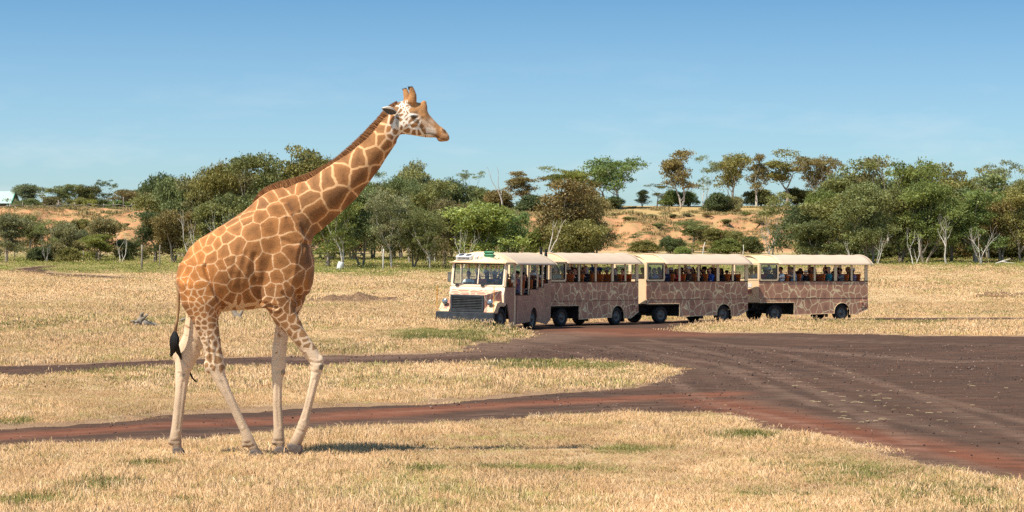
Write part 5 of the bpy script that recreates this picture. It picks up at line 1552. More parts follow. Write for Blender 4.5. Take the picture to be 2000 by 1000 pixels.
TROUS = [cloth("trousers_denim", (.05, .07, .13)), cloth("trousers_khaki", (.22, .17, .11)), cloth("trousers_dark", (.02, .02, .022))]
HAIR = {"dark": cloth("hair_dark", (.015, .011, .01)), "brown": cloth("hair_brown", (.07, .035, .018)), "fair": cloth("hair_fair", (.35, .22, .09)), "grey": cloth("hair_grey", (.35, .34, .33))}
HATC = {"white": cloth("hat_white", (.75, .74, .72)), "straw": cloth("hat_straw", (.50, .34, .17)), "black": cloth("hat_black", (.02, .02, .022)), "blue": cloth("hat_blue", (.04, .10, .32))}
M_SHOE = cloth("shoe", (.03, .025, .022))
NUM = ["first", "second", "third", "fourth", "fifth", "sixth", "seventh", "eighth"]
def seat_person(veh, vname, row, x, y, zf, pose, shirt, head, hcol, sc, turn, rr):
    M = veh.matrix_basis if hasattr(veh, "matrix_basis") else veh.matrix_world
    o = bpy.data.objects.new("person", PM[pose]); C.objects.link(o)
    base = Matrix.Translation(veh.location) @ veh.rotation_euler.to_matrix().to_4x4()
    lift = (zf + .44 - .02) + (.05 if sc < .9 else 0)
    o.matrix_world = base @ Matrix.Translation((x, y, lift)) @ Matrix.Rotation(turn, 4, 'Z') @ Matrix.Scale(sc, 4)
    mats = [SKIN[rr.choice([0, 0, 0, 1, 1, 2])], SHIRT[shirt], rr.choice(TROUS), M_SHOE]
    for i, m in enumerate(mats):
        o.material_slots[i].link = 'OBJECT'; o.material_slots[i].material = m
    h = bpy.data.objects.new("hair" if head in ("short", "long") else "hat", HM[head]); C.objects.link(h); h.parent = o
    h.material_slots[0].link = 'OBJECT'; h.material_slots[0].material = HAIR[hcol] if head in HAIR or head in ("short", "long") else HATC[hcol]
    if head in ("hat", "cap"):
        h2 = bpy.data.objects.new("hair", HM["short"]); C.objects.link(h2); h2.parent = o; h2.scale = (.97, .97, .97)
        h2.location = (0, 0, .015)
        h2.material_slots[0].link = 'OBJECT'; h2.material_slots[0].material = HAIR["brown"]
    hd = {"short": "short %s hair" % hcol, "long": "long %s hair" % hcol, "hat": "a %s sun hat" % hcol, "cap": "a %s cap" % hcol}[head]
    col_ = {1: "window seat on the camera side", 2: "inner seat on the camera side", 3: "inner seat on the far side", 4: "window seat on the far side"}[1 if y > .7 else 2 if y > 0 else 3 if y > -.7 else 4]
    tag(o, "%s shirt, %s, %s row, %s, %s" % (shirt, hd.replace("a ", ""), NUM[row], {1: "near window", 2: "near aisle", 3: "far aisle", 4: "far window"}[1 if y > .7 else 2 if y > 0 else 3 if y > -.7 else 4], vname), "person", "passengers on the road train")
    return o
rr = random.Random(77)
def fill(veh, vname, xs, zf, dens, skip=()):
    for row, x in enumerate(xs):
        for y in (.90, .44, -.44, -.90):
            if (row, y) in skip or rr.random() > dens: continue
            head = rr.choice(["short", "short", "long", "long", "hat", "cap"])
            hcol = rr.choice(["dark", "dark", "brown", "fair", "grey"]) if head in ("short", "long") else rr.choice(["white", "straw", "black", "blue"])
            shirt = rr.choice(["black", "black", "navy", "white", "grey", "pale blue", "blue", "teal", "brown", "olive", "mauve", "red", "pink", "black", "white", "pale blue"])
            sc = rr.choice([1, 1.05, 1.0, 1.08, .82, .97])
            pose = rr.choice(["lap", "fold", "raise", "lean" if y == .90 else "lap"])
            seat_person(veh, vname, row, x + .0 + rr.uniform(-.03, .05), y - math.copysign(.04, y) * (abs(y) > .7) + rr.uniform(-.03, .03), zf, pose, shirt, head, hcol, sc, rr.uniform(-.25, .06) if y > .7 else rr.uniform(-.3, .4) if y > -.7 else rr.uniform(0, .6), rr)
TROWS = [2.25 - .66 * i for i in range(8)]
fill(TR[0], "first trailer", TROWS, TFLOOR, .88)
fill(TR[1], "middle trailer", TROWS, TFLOOR, .93)
fill(TR[2], "last trailer", TROWS, TFLOOR, .88)
fill(truck, "truck", [1.25, .45, -.35, -1.15, -1.95], 1.0, .85, skip=((0, .90), (0, .44), (0, -.44)))
seat_person(truck, "truck, at the wheel", 0, 1.25, .62, 1.0, "lap", "olive", "short", "dark", 1.0, 0, rr)
# ------------------------------------------------------------------ trees and shrubs
def leaf_material():
    t = NT("gum_foliage")
    oc = t.node("ObjectInfo").outputs["Color"]
    isl = t.node("NewGeometry").outputs["Random Per Island"]
    cl = t.attr("clump")
    c = t.hsv(oc, t.ramp(isl, 0, 1, 0.485, 0.515), t.ramp(isl, 0, 1, 1.15, 0.85), t.math('MULTIPLY', t.ramp(isl, 0, 1, 0.70, 1.35), t.ramp(cl, 0, 1, 0.78, 1.25)))
    c = t.mix(t.ramp(cl, 0.72, 1.0, 0, 0.35), c, t.hsv(c, 0.465, 1.0, 1.2))
    d = t.node("BsdfPrincipled"); t.set(d.inputs["Base Color"], c); d.inputs["Roughness"].default_value = 0.5; d.inputs["Specular IOR Level"].default_value = 0.12
    tr = t.node("BsdfTranslucent"); t.set(tr.inputs[0], t.hsv(c, 0.49, 1.15, 1.2))
    mx = t.node("MixShader"); mx.inputs[0].default_value = 0.28
    t.l.new(d.outputs[0], mx.inputs[1]); t.l.new(tr.outputs[0], mx.inputs[2]); t.l.new(mx.outputs[0], t.out.inputs[0])
    return t.mat
M_LEAF = leaf_material()
def bark_material(name, a, b, dk):
    t = NT(name)
    v = t.coord()
    n = t.noise(t.mapping(v, (3, 3, 0.9)), 1, 5, 0.65)
    c = t.mix(t.ramp(n, 0.35, 0.65), a, b)
    c = t.mix(t.ramp(t.noise(t.mapping(v, (1.2, 1.2, 0.5)), 1, 4), 0.52, 0.7, 0, 0.75), c, dk)
    return t.principled(c, 0.85, t.bump(n, 0.5, 0.03), spec=0.15)
M_BARK = bark_material("gum_bark", (0.25, 0.20, 0.155), (0.42, 0.36, 0.30), (0.075, 0.055, 0.042))
M_BARKW = bark_material("pale_gum_bark", (0.52, 0.46, 0.40), (0.66, 0.60, 0.53), (0.22, 0.17, 0.13))
M_BARKD = bark_material("dark_bark", (0.085, 0.062, 0.048), (0.15, 0.115, 0.09), (0.03, 0.022, 0.018))
M_DEAD = bark_material("bleached_wood", (0.50, 0.455, 0.40), (0.68, 0.635, 0.58), (0.26, 0.22, 0.18))

def grow(rng, height, stems, spread, levels, start, upbias, wig, rad):
    """branch skeleton: list of (points, radii), and list of end points with size"""
    segs = []; ends = []
    def branch(p, d, ln, r, lev):
        n = 5; pts = [p.copy()]; rs = [r]
        q = p.copy(); dd = d.copy()
        for i in range(n):
            dd = (dd + Vector((rng.gauss(0, wig), rng.gauss(0, wig), rng.gauss(0, wig * .5) + upbias * .12))).normalized()
            q = q + dd * (ln / n); pts.append(q.copy()); rs.append(r * (1 - .45 * (i + 1) / n))
        segs.append((pts, rs))
        if lev == 0:
            ends.append((q, ln)); return
        k = rng.choice([2, 2, 3]) if lev > 1 else rng.choice([2, 3])
        a0 = rng.uniform(0, 6.28)
        for j in range(k):
            a = a0 + 6.28 * j / k + rng.uniform(-.5, .5)
            out = Vector((math.cos(a), math.sin(a), 0))
            nd = (dd * rng.uniform(.7, 1.1) + out * spread * rng.uniform(.55, 1.15) + Vector((0, 0, upbias * .3))).normalized()
            branch(q, nd, ln * rng.uniform(.62, .88), rs[-1] * rng.uniform(.62, .8), lev - 1)
        if lev >= 2:                        # side shoots off the limb
            for j in range(rng.choice([1, 2])):
                i = rng.choice([2, 3, 4]); a = rng.uniform(0, 6.28)
                nd = (dd * .5 + Vector((math.cos(a), math.sin(a), .2)) * spread).normalized()
                branch(pts[i], nd, ln * rng.uniform(.4, .65), rs[i] * .5, lev - 2)
    for s_ in range(stems):
        a = rng.uniform(0, 6.28); tilt = .05 if stems == 1 else .32
        d = Vector((math.cos(a) * tilt, math.sin(a) * tilt, 1)).normalized()
        branch(Vector((math.cos(a) * .12 * (stems > 1), math.sin(a) * .12 * (stems > 1), -.25)), d, start * rng.uniform(.85, 1.1), rad * (1 if stems == 1 else .72), levels)
    return segs, ends

def tree_meshes(seed, stems=1, spread=.75, levels=3, start=3.2, upbias=.6, wig=.12, rad=.22, clump=(1.0, .62), leaves=90, leaf=.26, low=0.0, flat=0.0, bark=None, min_r=.012, H0=10.0, fill_=0):
    rng = random.Random(seed); nr_ = np.random.default_rng(seed)
    segs, ends = grow(rng, H0, stems, spread, levels, start, upbias, wig, rad)
    top = max(max(p.z for p in pts) for pts, r in segs) + (clump[1] * .8 if leaves else 0)
    wid = max(max(math.hypot(p.x, p.y) for p in pts) for pts, r in segs) + (clump[0] * .7 if leaves else 0)
    mb = MB()
    for pts, rs in segs:
        if rs[0] < min_r: continue
        mb.tube(pts, [max(r, .010) for r in rs], 6 if rs[0] > .06 else 4, cap=False)
    # root flare
    tm = new_mesh("trunk", mb.v, mb.f, [bark or M_BARK], smooth=True)
    cm = None
    if leaves:
        cs = [(np.array(e[0]), rng.uniform(.5, 1.3)) for e in ends]
        for _ in range(fill_):
            a, b = rng.choice(cs), rng.choice(cs)
            cs.append(((a[0] + b[0]) / 2 + np.array([rng.gauss(0, .4), rng.gauss(0, .4), rng.gauss(0, .3) - .3]), rng.uniform(.7, 1.1)))
        for _ in range(int(low)):
            a = rng.uniform(0, 6.28); r_ = wid * rng.uniform(.3, .85)
            cs.append((np.array([r_ * math.cos(a), r_ * math.sin(a), top * rng.uniform(.16, .46)]), rng.uniform(.7, 1.2)))
        V = []; CL = []
        for c, s_ in cs:
            n = int(1.55 * leaves * s_ * s_)
            d = nr_.normal(size=(n, 3)); d /= np.linalg.norm(d, axis=1)[:, None]
            rr_ = nr_.uniform(.25, 1.0, (n, 1)) ** .55
            # sub-tufts break the outline of the clump
            kt = nr_.normal(size=(9, 3)); kt /= np.linalg.norm(kt, axis=1)[:, None]; kt[:, 2] = np.abs(kt[:, 2]) * .8 - .15
            pick = nr_.integers(0, 9, n)
            pos = np.where(nr_.uniform(size=(n, 1)) < .72, kt[pick] * nr_.uniform(.55, 1.05, (n, 1)) + d * .33 * rr_, d * rr_)
            pos = c + pos * np.array([clump[0], clump[0], clump[1]]) * s_
            pos[:, 2] = np.maximum(pos[:, 2], .15)
            ax = nr_.normal(size=(n, 3)); ax[:, 2] = ax[:, 2] * .7 - .35; ax /= np.linalg.norm(ax, axis=1)[:, None]
            sd = np.cross(ax, nr_.normal(size=(n, 3))); sd /= np.linalg.norm(sd, axis=1)[:, None] + 1e-9
            L_ = (.78 * leaf * nr_.uniform(.6, 1.3, (n, 1))); W_ = L_ * nr_.uniform(.26, .42, (n, 1))
            q = np.stack([pos, pos + ax * L_ * .5 + sd * W_, pos + ax * L_, pos + ax * L_ * .5 - sd * W_], 1)
            V.append(q.reshape(-1, 3)); CL.append(np.full(n * 4, rng.random()))
        V = np.concatenate(V); CL = np.concatenate(CL)
        cm = np_mesh("crown", V, np.arange(len(V)).reshape(-1, 4), [M_LEAF]); fattr(cm, "clump", CL)
        top = np.percentile(V[:, 2], 99.7); wid = np.percentile(np.hypot(V[:, 0], V[:, 1]), 98.5)
    return dict(trunk=tm, crown=cm, h=float(top), w=float(wid) * 2)

K = {}
K["gum1"] = tree_meshes(1, 1, .72, 3, 3.2, .7, .12, .24, (1.35, .95), 190, .27, low=5, bark=M_BARK, fill_=14)
K["gum2"] = tree_meshes(2, 2, .8, 3, 3.0, .6, .14, .22, (1.2, .75), 150, .27, bark=M_BARKW, fill_=6)
K["gum3"] = tree_meshes(3, 3, .7, 3, 2.8, .7, .14, .22, (1.3, .95), 170, .26, low=10, bark=M_BARK, fill_=14)
K["gum4"] = tree_meshes(14, 1, .9, 3, 3.0, .5, .16, .26, (1.4, .75), 190, .28, bark=M_BARKW, fill_=10)
K["dense1"] = tree_meshes(21, 2, .85, 3, 2.3, .5, .14, .22, (1.08, .72), 150, .25, low=12, bark=M_BARK, fill_=30)
K["dense2"] = tree_meshes(22, 3, .85, 3, 2.2, .45, .15, .22, (1.05, .70), 135, .25, low=14, bark=M_BARK, fill_=30)
K["dense3"] = tree_meshes(23, 1, .8, 3, 2.6, .7, .14, .24, (1.05, .75), 160, .25, low=8, bark=M_BARK, fill_=30)
K["sparse1"] = tree_meshes(31, 1, .75, 3, 3.8, .7, .16, .2, (.85, .5), 75, .24, bark=M_BARKW)
K["sparse2"] = tree_meshes(32, 2, .75, 3, 3.2, .7, .18, .18, (.8, .5), 70, .24, bark=M_BARKW)
K["flat"] = tree_meshes(41, 1, 1.25, 3, 3.4, .25, .10, .24, (1.25, .42), 150, .24, bark=M_BARKD)
K["ridge1"] = tree_meshes(71, 1, .85, 3, 2.7, .6, .16, .22, (1.1, .66), 150, .25, bark=M_BARK, fill_=12)
K["ridge2"] = tree_meshes(72, 2, .75, 3, 2.6, .65, .17, .20, (1.05, .66), 145, .25, bark=M_BARKW, fill_=11)
K["ridge3"] = tree_meshes(73, 1, 1.0, 3, 2.4, .5, .17, .24, (1.1, .62), 150, .25, bark=M_BARKW, fill_=13)
K["bush1"] = tree_meshes(51, 4, .9, 2, 1.0, .35, .18, .09, (.75, .6), 230, .2, low=14, bark=M_BARKD, fill_=10)
K["bush2"] = tree_meshes(52, 5, .8, 2, 1.1, .45, .18, .09, (.7, .6), 210, .2, low=12, bark=M_BARKD, fill_=8)
K["dead1"] = tree_meshes(61, 1, .75, 4, 2.6, .55, .20, .20, leaves=0, bark=M_DEAD)
K["dead2"] = tree_meshes(62, 2, .7, 4, 2.4, .6, .22, .17, leaves=0, bark=M_DEAD)
K["dead3"] = tree_meshes(63, 3, .6, 3, 2.6, .7, .22, .14, leaves=0, bark=M_DEAD)
K["snag"] = tree_meshes(64, 1, .5, 2, 3.2, .3, .30, .26, leaves=0, bark=M_DEAD)

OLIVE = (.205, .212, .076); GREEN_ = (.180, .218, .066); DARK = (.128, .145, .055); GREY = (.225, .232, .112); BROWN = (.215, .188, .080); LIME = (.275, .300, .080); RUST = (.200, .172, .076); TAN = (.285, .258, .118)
rt = random.Random(4)
NTREE = 0
def tree(kind, u, base_v, top_v, wpx, d, col, label, name="gum_tree", cat="tree", group=None, wmax=2.0):
    """a tree seen at column u, from base_v up to top_v in the photo, standing d metres away"""
    k = K[kind]
    p = GD(u, d)
    zt = CAMH + (HOR - top_v) / F * d
    h = max(.5, zt - p.z)
    sz = h / k["h"]; sx = (1.55 * wpx / F * d) / k["w"]
    if d > 330: sx *= .88; wmax = min(wmax, 1.5)
    if group == g4: sx *= 1.25
    if kind.startswith('ridge'): sx *= 1.15; wmax = 1.4
    sx = min(max(sx, sz * .5), sz * wmax)
    root = empty(name, p, rt.uniform(0, 6.28))
    root.scale = (sx * rt.uniform(.93, 1.07), sx, sz)
    t = obj("trunk", k["trunk"], root)
    if k["crown"] is not None:
        c = obj("crown", k["crown"], root)
        j = [rt.uniform(.86, 1.14) for _ in range(2)]
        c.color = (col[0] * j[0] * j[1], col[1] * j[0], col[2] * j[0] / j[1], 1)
    tag(root, label, cat, group)
    return root
T = tree
g1 = "trees on the ridge top"; g2 = "trees along the edge of the field"; g3 = "bleached dead trees"; g4 = "shrubs on the clay slope"
# --- ridge, left part, behind the rail fence
T("dense1", 48, 415, 360, 62, 352, GREY, "grey green rounded tree right beside the teal roofed barn", group=g1)
T("sparse2", 82, 415, 374, 34, 356, GREY, "thin pale tree next to the rounded tree by the barn", group=g1)
T("dense3", 125, 415, 360, 66, 352, OLIVE, "broad olive tree on the fenced ridge, third tree from the barn", group=g1)
T("dense2", 168, 415, 362, 52, 356, DARK, "dark tree with a wispy top on the fenced ridge", group=g1)
T("flat", 205, 415, 351, 42, 358, DARK, "small umbrella shaped tree standing above the fenced ridge", group=g1)
T("bush2", 178, 414, 390, 32, 346, LIME, "bright lime shrub behind the rail fence", "shrub", "shrub", g1)
T("dense2", 250, 415, 371, 78, 354, RUST, "wide rusty brown tree crown behind the rail fence", group=g1)
T("dense1", 284, 415, 367, 44, 358, OLIVE, "olive tree at the end of the rail fence", group=g1)
T("bush1", 226, 415, 392, 46, 347, GREEN_, "low deep green shrub behind the tall fence post", "shrub", "shrub", g1)
T("bush1", 268, 415, 400, 26, 346, LIME, "small lime shrub at the end of the rail fence", "shrub", "shrub", g1)
T("bush2", 35, 416, 396, 24, 346, OLIVE, "small olive shrub at the foot of the barn", "shrub", "shrub", g1)
# --- left, foot of the clay slope
T("dense1", 12, 507, 420, 66, 238, BROWN, "dark brownish tree cut by the picture edge below the barn", group=g2)
T("dense3", 56, 506, 421, 52, 246, OLIVE, "tall olive tree below the barn, second from the picture edge", group=g2)
T("sparse2", 93, 505, 428, 46, 236, OLIVE, "thin tree with a pale forked trunk at the foot of the slope", group=g2)
T("dense2", 128, 504, 436, 48, 246, TAN, "tan olive tree beside the pale forked trunk", group=g2)
T("bush2", 108, 505, 474, 44, 240, TAN, "low tan shrub in front of the pale forked trunk", "shrub", "shrub", g2)
T("bush1", 74, 506, 482, 36, 238, DARK, "low dark shrub between the first trees below the barn", "shrub", "shrub", g2)
T("dense2", 160, 504, 449, 42, 248, GREY, "grey brown scrubby tree in the dip of the slope", group=g2)
T("dense1", 194, 505, 427, 64, 244, TAN, "round headed tree with yellowish crown at the foot of the slope", group=g2)
T("dense3", 188, 505, 458, 54, 240, GREEN_, "low green tree in front of the yellowish crown", group=g2)
T("dead2", 237, 506, 432, 56, 238, GREY, "bare white branched tree against the clay slope", "dead_tree", "dead tree", g3)
T("bush1", 245, 448, 436, 19, 322, GREY, "round little shrub alone on the upper clay slope", "shrub", "shrub", g4)
T("bush2", 252, 506, 468, 44, 246, OLIVE, "loose olive shrub beside the bare white tree", "shrub", "shrub", g2)
T("bush1", 140, 506, 484, 40, 236, OLIVE, "low rounded olive shrub near the wire fence posts", "shrub", "shrub", g2)
# --- the big stand left of and behind the giraffe
T("dense3", 303, 508, 414, 74, 238, DARK, "dark dense tree at the near end of the big stand", group=g2)
T("dense1", 318, 508, 341, 62, 300, DARK, "dark round top rising at the outer end of the big stand", group=g2)
T("dense2", 352, 509, 348, 76, 268, OLIVE, "olive crown second from the outer end of the big stand", group=g2)
T("dense3", 388, 509, 344, 76, 262, BROWN, "brown olive crown third from the outer end of the big stand", group=g2)
T("gum3", 425, 510, 320, 84, 258, OLIVE, "tall olive crown above the giraffe's rump", group=g2)
T("gum3", 460, 510, 322, 76, 262, BROWN, "yellow brown crown above the giraffe's back", group=g2)
T("gum1", 508, 511, 302, 96, 254, OLIVE, "very tall broad olive tree above the giraffe's withers", group=g2)
T("gum4", 572, 512, 286, 112, 252, OLIVE, "tallest broad crown of the stand, behind the giraffe's mane", group=g2)
T("gum1", 626, 512, 298, 66, 256, GREY, "grey green crown meeting the giraffe's neck", group=g2)
T("dense2", 340, 510, 412, 84, 236, BROWN, "brown leafy understorey tree behind the giraffe's rump", group=g2)
T("dense1", 405, 511, 396, 90, 236, OLIVE, "olive understorey tree behind the giraffe's back", group=g2)
T("dense2", 470, 512, 380, 96, 236, DARK, "dark understorey tree behind the giraffe's shoulder", group=g2)
T("dense1", 545, 513, 372, 100, 236, OLIVE, "dense tree hidden for the most part by the giraffe's neck", group=g2)
T("dead2", 376, 509, 372, 46, 222, GREY, "bare pale branches in front of the brown crown, nearest the rump", "dead_tree", "dead tree", g3)
T("dead3", 432, 509, 384, 52, 221, GREY, "bare white forked branches just above the giraffe's back", "dead_tree", "dead tree", g3)
# --- behind neck and up to the truck
T("dense3", 640, 521, 384, 78, 218, GREEN_, "bright green tree below the giraffe's neck", group=g2)
T("gum2", 668, 522, 352, 80, 212, GREEN_, "forked tree with dark trunk just under the giraffe's neck", group=g2)
T("gum3", 706, 521, 352, 92, 222, OLIVE, "olive tree between the giraffe's neck and its head", group=g2)
T("sparse1", 748, 519, 321, 50, 258, GREY, "sparse topped tree rising right below the giraffe's chin", group=g2)
T("ridge1", 780, 519, 334, 64, 250, OLIVE, "olive tree below the giraffe's muzzle", group=g2)
T("ridge3", 822, 519, 317, 62, 262, GREY, "tall dark crown just past the giraffe's muzzle", group=g2)
T("gum1", 800, 519, 346, 64, 240, OLIVE, "rounded olive crown under the tall dark one", group=g2)
T("gum2", 762, 522, 372, 78, 214, TAN, "tan tree with a long white trunk below the giraffe's muzzle", group=g2)
T("dense3", 842, 519, 352, 66, 246, OLIVE, "olive crown between muzzle and the lone ridge tree", group=g2)
T("dense1", 880, 519, 351, 52, 256, DARK, "dark round crown left of the lone ridge tree", group=g2)
T("dense2", 806, 522, 402, 74, 216, OLIVE, "leafy low tree with crooked stems before the truck", group=g2)
T("dense1", 866, 519, 390, 84, 222, RUST, "rusty brown tree behind the truck cab", group=g2)
T("gum2", 838, 521, 412, 66, 212, OLIVE, "small gum with pale stems near the truck's mirror", group=g2)
T("dead3", 903, 517, 428, 56, 206, GREY, "bare white stems standing behind the truck roof", "dead_tree", "dead tree", g3)
T("flat", 921, 400, 333, 46, 350, OLIVE, "lone slim ridge tree with a flat little crown", group=g1)
T("dense1", 955, 517, 398, 132, 214, LIME, "broad light green spreading tree behind the truck roof", group=g2)
T("dense2", 1000, 514, 412, 62, 224, GREEN_, "green tree filling the gap behind the exhaust stacks", group=g2)
T("snag", 985, 420, 324, 46, 336, GREY, "gnarled leafless snag leaning on the skyline", "dead_tree", "dead tree", g3)
T("bush2", 968, 412, 372, 62, 345, BROWN, "brown scrub around the foot of the skyline snag", "shrub", "shrub", g1)
T("bush1", 936, 412, 368, 52, 348, OLIVE, "olive scrub beside the lone slim ridge tree", "shrub", "shrub", g1)
T("ridge2", 1022, 405, 335, 62, 350, BROWN, "brownish open ridge tree right of the snag", group=g1)
T("bush1", 1036, 416, 381, 56, 338, DARK, "low dark shrub on the ridge under the brownish tree", "shrub", "shrub", g1)
T("ridge1", 1090, 402, 325, 66, 352, GREEN_, "rounded green ridge tree left of the big brown tree", group=g1)
T("dense1", 1128, 402, 333, 56, 354, LIME, "yellow green ridge tree above the big brown tree", group=g1)
T("snag", 1058, 522, 426, 42, 176, GREY, "forked white dead trunk standing behind the exhaust stacks", "dead_tree", "dead tree", g3)
T("dense3", 1112, 516, 352, 108, 208, RUST, "big dense reddish brown tree above the first trailer", group=g2)
T("gum3", 1160, 516, 372, 84, 212, BROWN, "brown olive tree leaning out above the first trailer's rear", group=g2)
T("dense2", 1128, 517, 430, 92, 204, OLIVE, "olive undergrowth tree right behind the first trailer roof", group=g2)
T("bush1", 1062, 516, 446, 52, 214, GREEN_, "green shrub behind the forked white trunk", "shrub", "shrub", g2)
T("ridge1", 1178, 402, 318, 74, 356, OLIVE, "olive ridge tree partly behind the big spreading one", group=g1)
T("ridge3", 1210, 404, 307, 92, 346, GREEN_, "big spreading ridge tree with a bare white trunk", group=g1)
T("bush2", 1190, 404, 384, 44, 345, DARK, "dark scrub at the foot of the spreading ridge tree", "shrub", "shrub", g1)
T("gum3", 1254, 402, 371, 30, 350, DARK, "little dark tree alone in the ridge gap", group=g1)
T("flat", 1283, 399, 359, 52, 352, DARK, "umbrella crowned tree leaning in the ridge gap", group=g1)
T("bush1", 1312, 400, 372, 42, 356, GREEN_, "green shrub under the tall ridge pair", "shrub", "shrub", g1)
# --- ridge, right part
T("ridge2", 1328, 398, 293, 62, 352, BROWN, "tall open ridge tree, first of the row on the hill", group=g1)
T("sparse2", 1371, 396, 303, 50, 352, GREY, "slim pale ridge tree, second of the row on the hill", group=g1)
T("ridge3", 1428, 394, 300, 78, 356, OLIVE, "full olive ridge tree, third of the row on the hill", group=g1)
T("ridge2", 1476, 392, 302, 38, 352, BROWN, "narrow brownish ridge tree, fourth of the row on the hill", group=g1)
T("ridge1", 1538, 390, 294, 74, 358, OLIVE, "high domed ridge tree, fifth of the row on the hill", group=g1)
T("ridge3", 1584, 390, 306, 72, 352, BROWN, "fan shaped ridge tree, last of the row on the hill", group=g1)
T("bush1", 1398, 409, 377, 44, 340, DARK, "large round dark shrub on the hill brow", "shrub", "shrub", g1)
T("bush2", 1438, 408, 384, 34, 341, GREY, "smaller grey shrub on the hill brow", "shrub", "shrub", g1)
T("bush2", 1347, 400, 374, 44, 356, GREEN_, "green scrub between the first two ridge trees", "shrub", "shrub", g1)
T("bush1", 1490, 398, 370, 62, 360, OLIVE, "olive scrub under the narrow ridge tree", "shrub", "shrub", g1)
T("bush2", 1560, 396, 368, 60, 362, DARK, "dark scrub under the domed ridge tree", "shrub", "shrub", g1)
# --- clay slope shrubs behind the trailers
T("bush1", 1316, 453, 434, 25, 318, DARK, "round dark shrub in the middle of the clay slope", "shrub", "shrub", g4)
T("dense3", 1352, 497, 430, 44, 292, OLIVE, "tall olive bush on the lower clay slope", "shrub", "shrub", g4)
T("dense1", 1390, 497, 446, 40, 288, OLIVE, "olive bush beside the tall one on the lower slope", "shrub", "shrub", g4)
T("bush2", 1330, 498, 482, 26, 262, LIME, "small pale lime shrub above the middle trailer roof", "shrub", "shrub", g4)
T("bush1", 1424, 498, 466, 36, 284, GREEN_, "green bush right of the leaning white stake", "shrub", "shrub", g4)
T("bush2", 1312, 498, 462, 30, 288, DARK, "dark bush at the foot of the slope above the middle trailer", "shrub", "shrub", g4)
T("sparse2", 1244, 496, 452, 36, 296, OLIVE, "thin bush on the slope between first and middle trailer", "shrub", "shrub", g4)
T("bush1", 1262, 498, 470, 34, 292, OLIVE, "olive bush low on the slope near the big brown tree", "shrub", "shrub", g4)
T("bush2", 1456, 442, 426, 34, 322, GREEN_, "green shrub high on the clay slope", "shrub", "shrub", g4)
T("bush1", 1468, 498, 462, 32, 286, DARK, "dark bush low on the slope by the pale double trunk", "shrub", "shrub", g4)
T("sparse2", 1508, 505, 376, 84, 246, OLIVE, "tree with pale double trunk above the last trailer's front", group=g2)
T("dead3", 1502, 505, 412, 60, 242, GREY, "bare white stems beside the pale double trunk", "dead_tree", "dead tree", g3)
# --- right stand
T("dense2", 1568, 512, 402, 86, 240, DARK, "dark bushy tree at the start of the stand above the last trailer", group=g2)
T("dense1", 1604, 512, 372, 76, 252, GREEN_, "green crown second in the stand above the last trailer", group=g2)
T("ridge1", 1648, 514, 314, 76, 268, OLIVE, "tall olive crown over the last trailer's middle", group=g2)
T("ridge2", 1700, 514, 308, 66, 272, GREY, "tall grey green crown over the last trailer's rear", group=g2)
T("sparse1", 1738, 514, 304, 60, 268, OLIVE, "thin topped tall tree just past the last trailer", group=g2)
T("ridge3", 1778, 514, 314, 66, 264, GREEN_, "tall green crown, second past the last trailer", group=g2)
T("ridge1", 1822, 514, 320, 70, 266, OLIVE, "tall olive crown, third past the last trailer", group=g2)
T("flat", 1884, 514, 319, 80, 270, OLIVE, "flat topped tall tree before the bare skyline one", group=g2)
T("dead2", 1922, 514, 287, 52, 262, GREY, "bare twiggy tree reaching above the skyline at the far end", "dead_tree", "dead tree", g3)
T("flat", 1968, 514, 316, 86, 270, GREY, "flat topped tree beyond the bare skyline tree", group=g2)
T("ridge2", 1930, 515, 342, 80, 250, OLIVE, "olive crown under the bare skyline tree", group=g2)
T("dense3", 1640, 514, 378, 92, 236, OLIVE, "olive front tree right above the last trailer roof", group=g2)
T("gum3", 1702, 515, 358, 104, 232, OLIVE, "front tree with many stems at the last trailer's tail", group=g2)
T("dense2", 1756, 515, 372, 102, 238, DARK, "dark front tree just past the last trailer", group=g2)
T("gum3", 1806, 515, 356, 96, 234, GREEN_, "green front tree with leaning stems in the far stand", group=g2)
T("dense1", 1856, 515, 382, 92, 240, OLIVE, "dense front tree behind the white dead stems", group=g2)
T("dense3", 1906, 516, 372, 88, 236, GREEN_, "bright front tree above the white forked trunk", group=g2)
T("dense2", 1956, 516, 378, 88, 240, TAN, "yellowish front tree near the picture edge", group=g2)
T("gum3", 1996, 516, 356, 86, 238, OLIVE, "olive front tree cut by the picture edge past the stand", group=g2)
T("dense1", 1596, 514, 432, 92, 232, DARK, "dark thicket tree behind the last trailer's canopy", group=g2)
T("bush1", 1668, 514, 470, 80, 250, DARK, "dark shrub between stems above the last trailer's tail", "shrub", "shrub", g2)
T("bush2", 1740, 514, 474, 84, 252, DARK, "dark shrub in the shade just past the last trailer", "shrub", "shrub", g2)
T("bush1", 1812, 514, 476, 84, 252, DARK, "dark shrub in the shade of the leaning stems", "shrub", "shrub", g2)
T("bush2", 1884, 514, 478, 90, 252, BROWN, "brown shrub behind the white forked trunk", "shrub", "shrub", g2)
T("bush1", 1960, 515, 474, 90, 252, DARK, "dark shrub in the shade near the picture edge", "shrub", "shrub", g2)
T("dead1", 1848, 516, 402, 70, 226, GREY, "bare white branching tree in front of the stand, past the trailer", "dead_tree", "dead tree", g3)
T("dead3", 1915, 517, 424, 72, 224, GREY, "white forked trunk with bare arms before the bright tree", "dead_tree", "dead tree", g3)
T("dead2", 1786, 516, 418, 60, 226, GREY, "pale bare branches leaning in the stand's middle", "dead_tree", "dead tree", g3)
T("snag", 1664, 512, 470, 28, 224, GREY, "short white broken trunk behind the last trailer", "dead_tree", "dead tree", g3)
T("dead2", 1714, 515, 430, 52, 228, GREY, "pale bare limbs behind the last trailer's tail end", "dead_tree", "dead tree", g3)

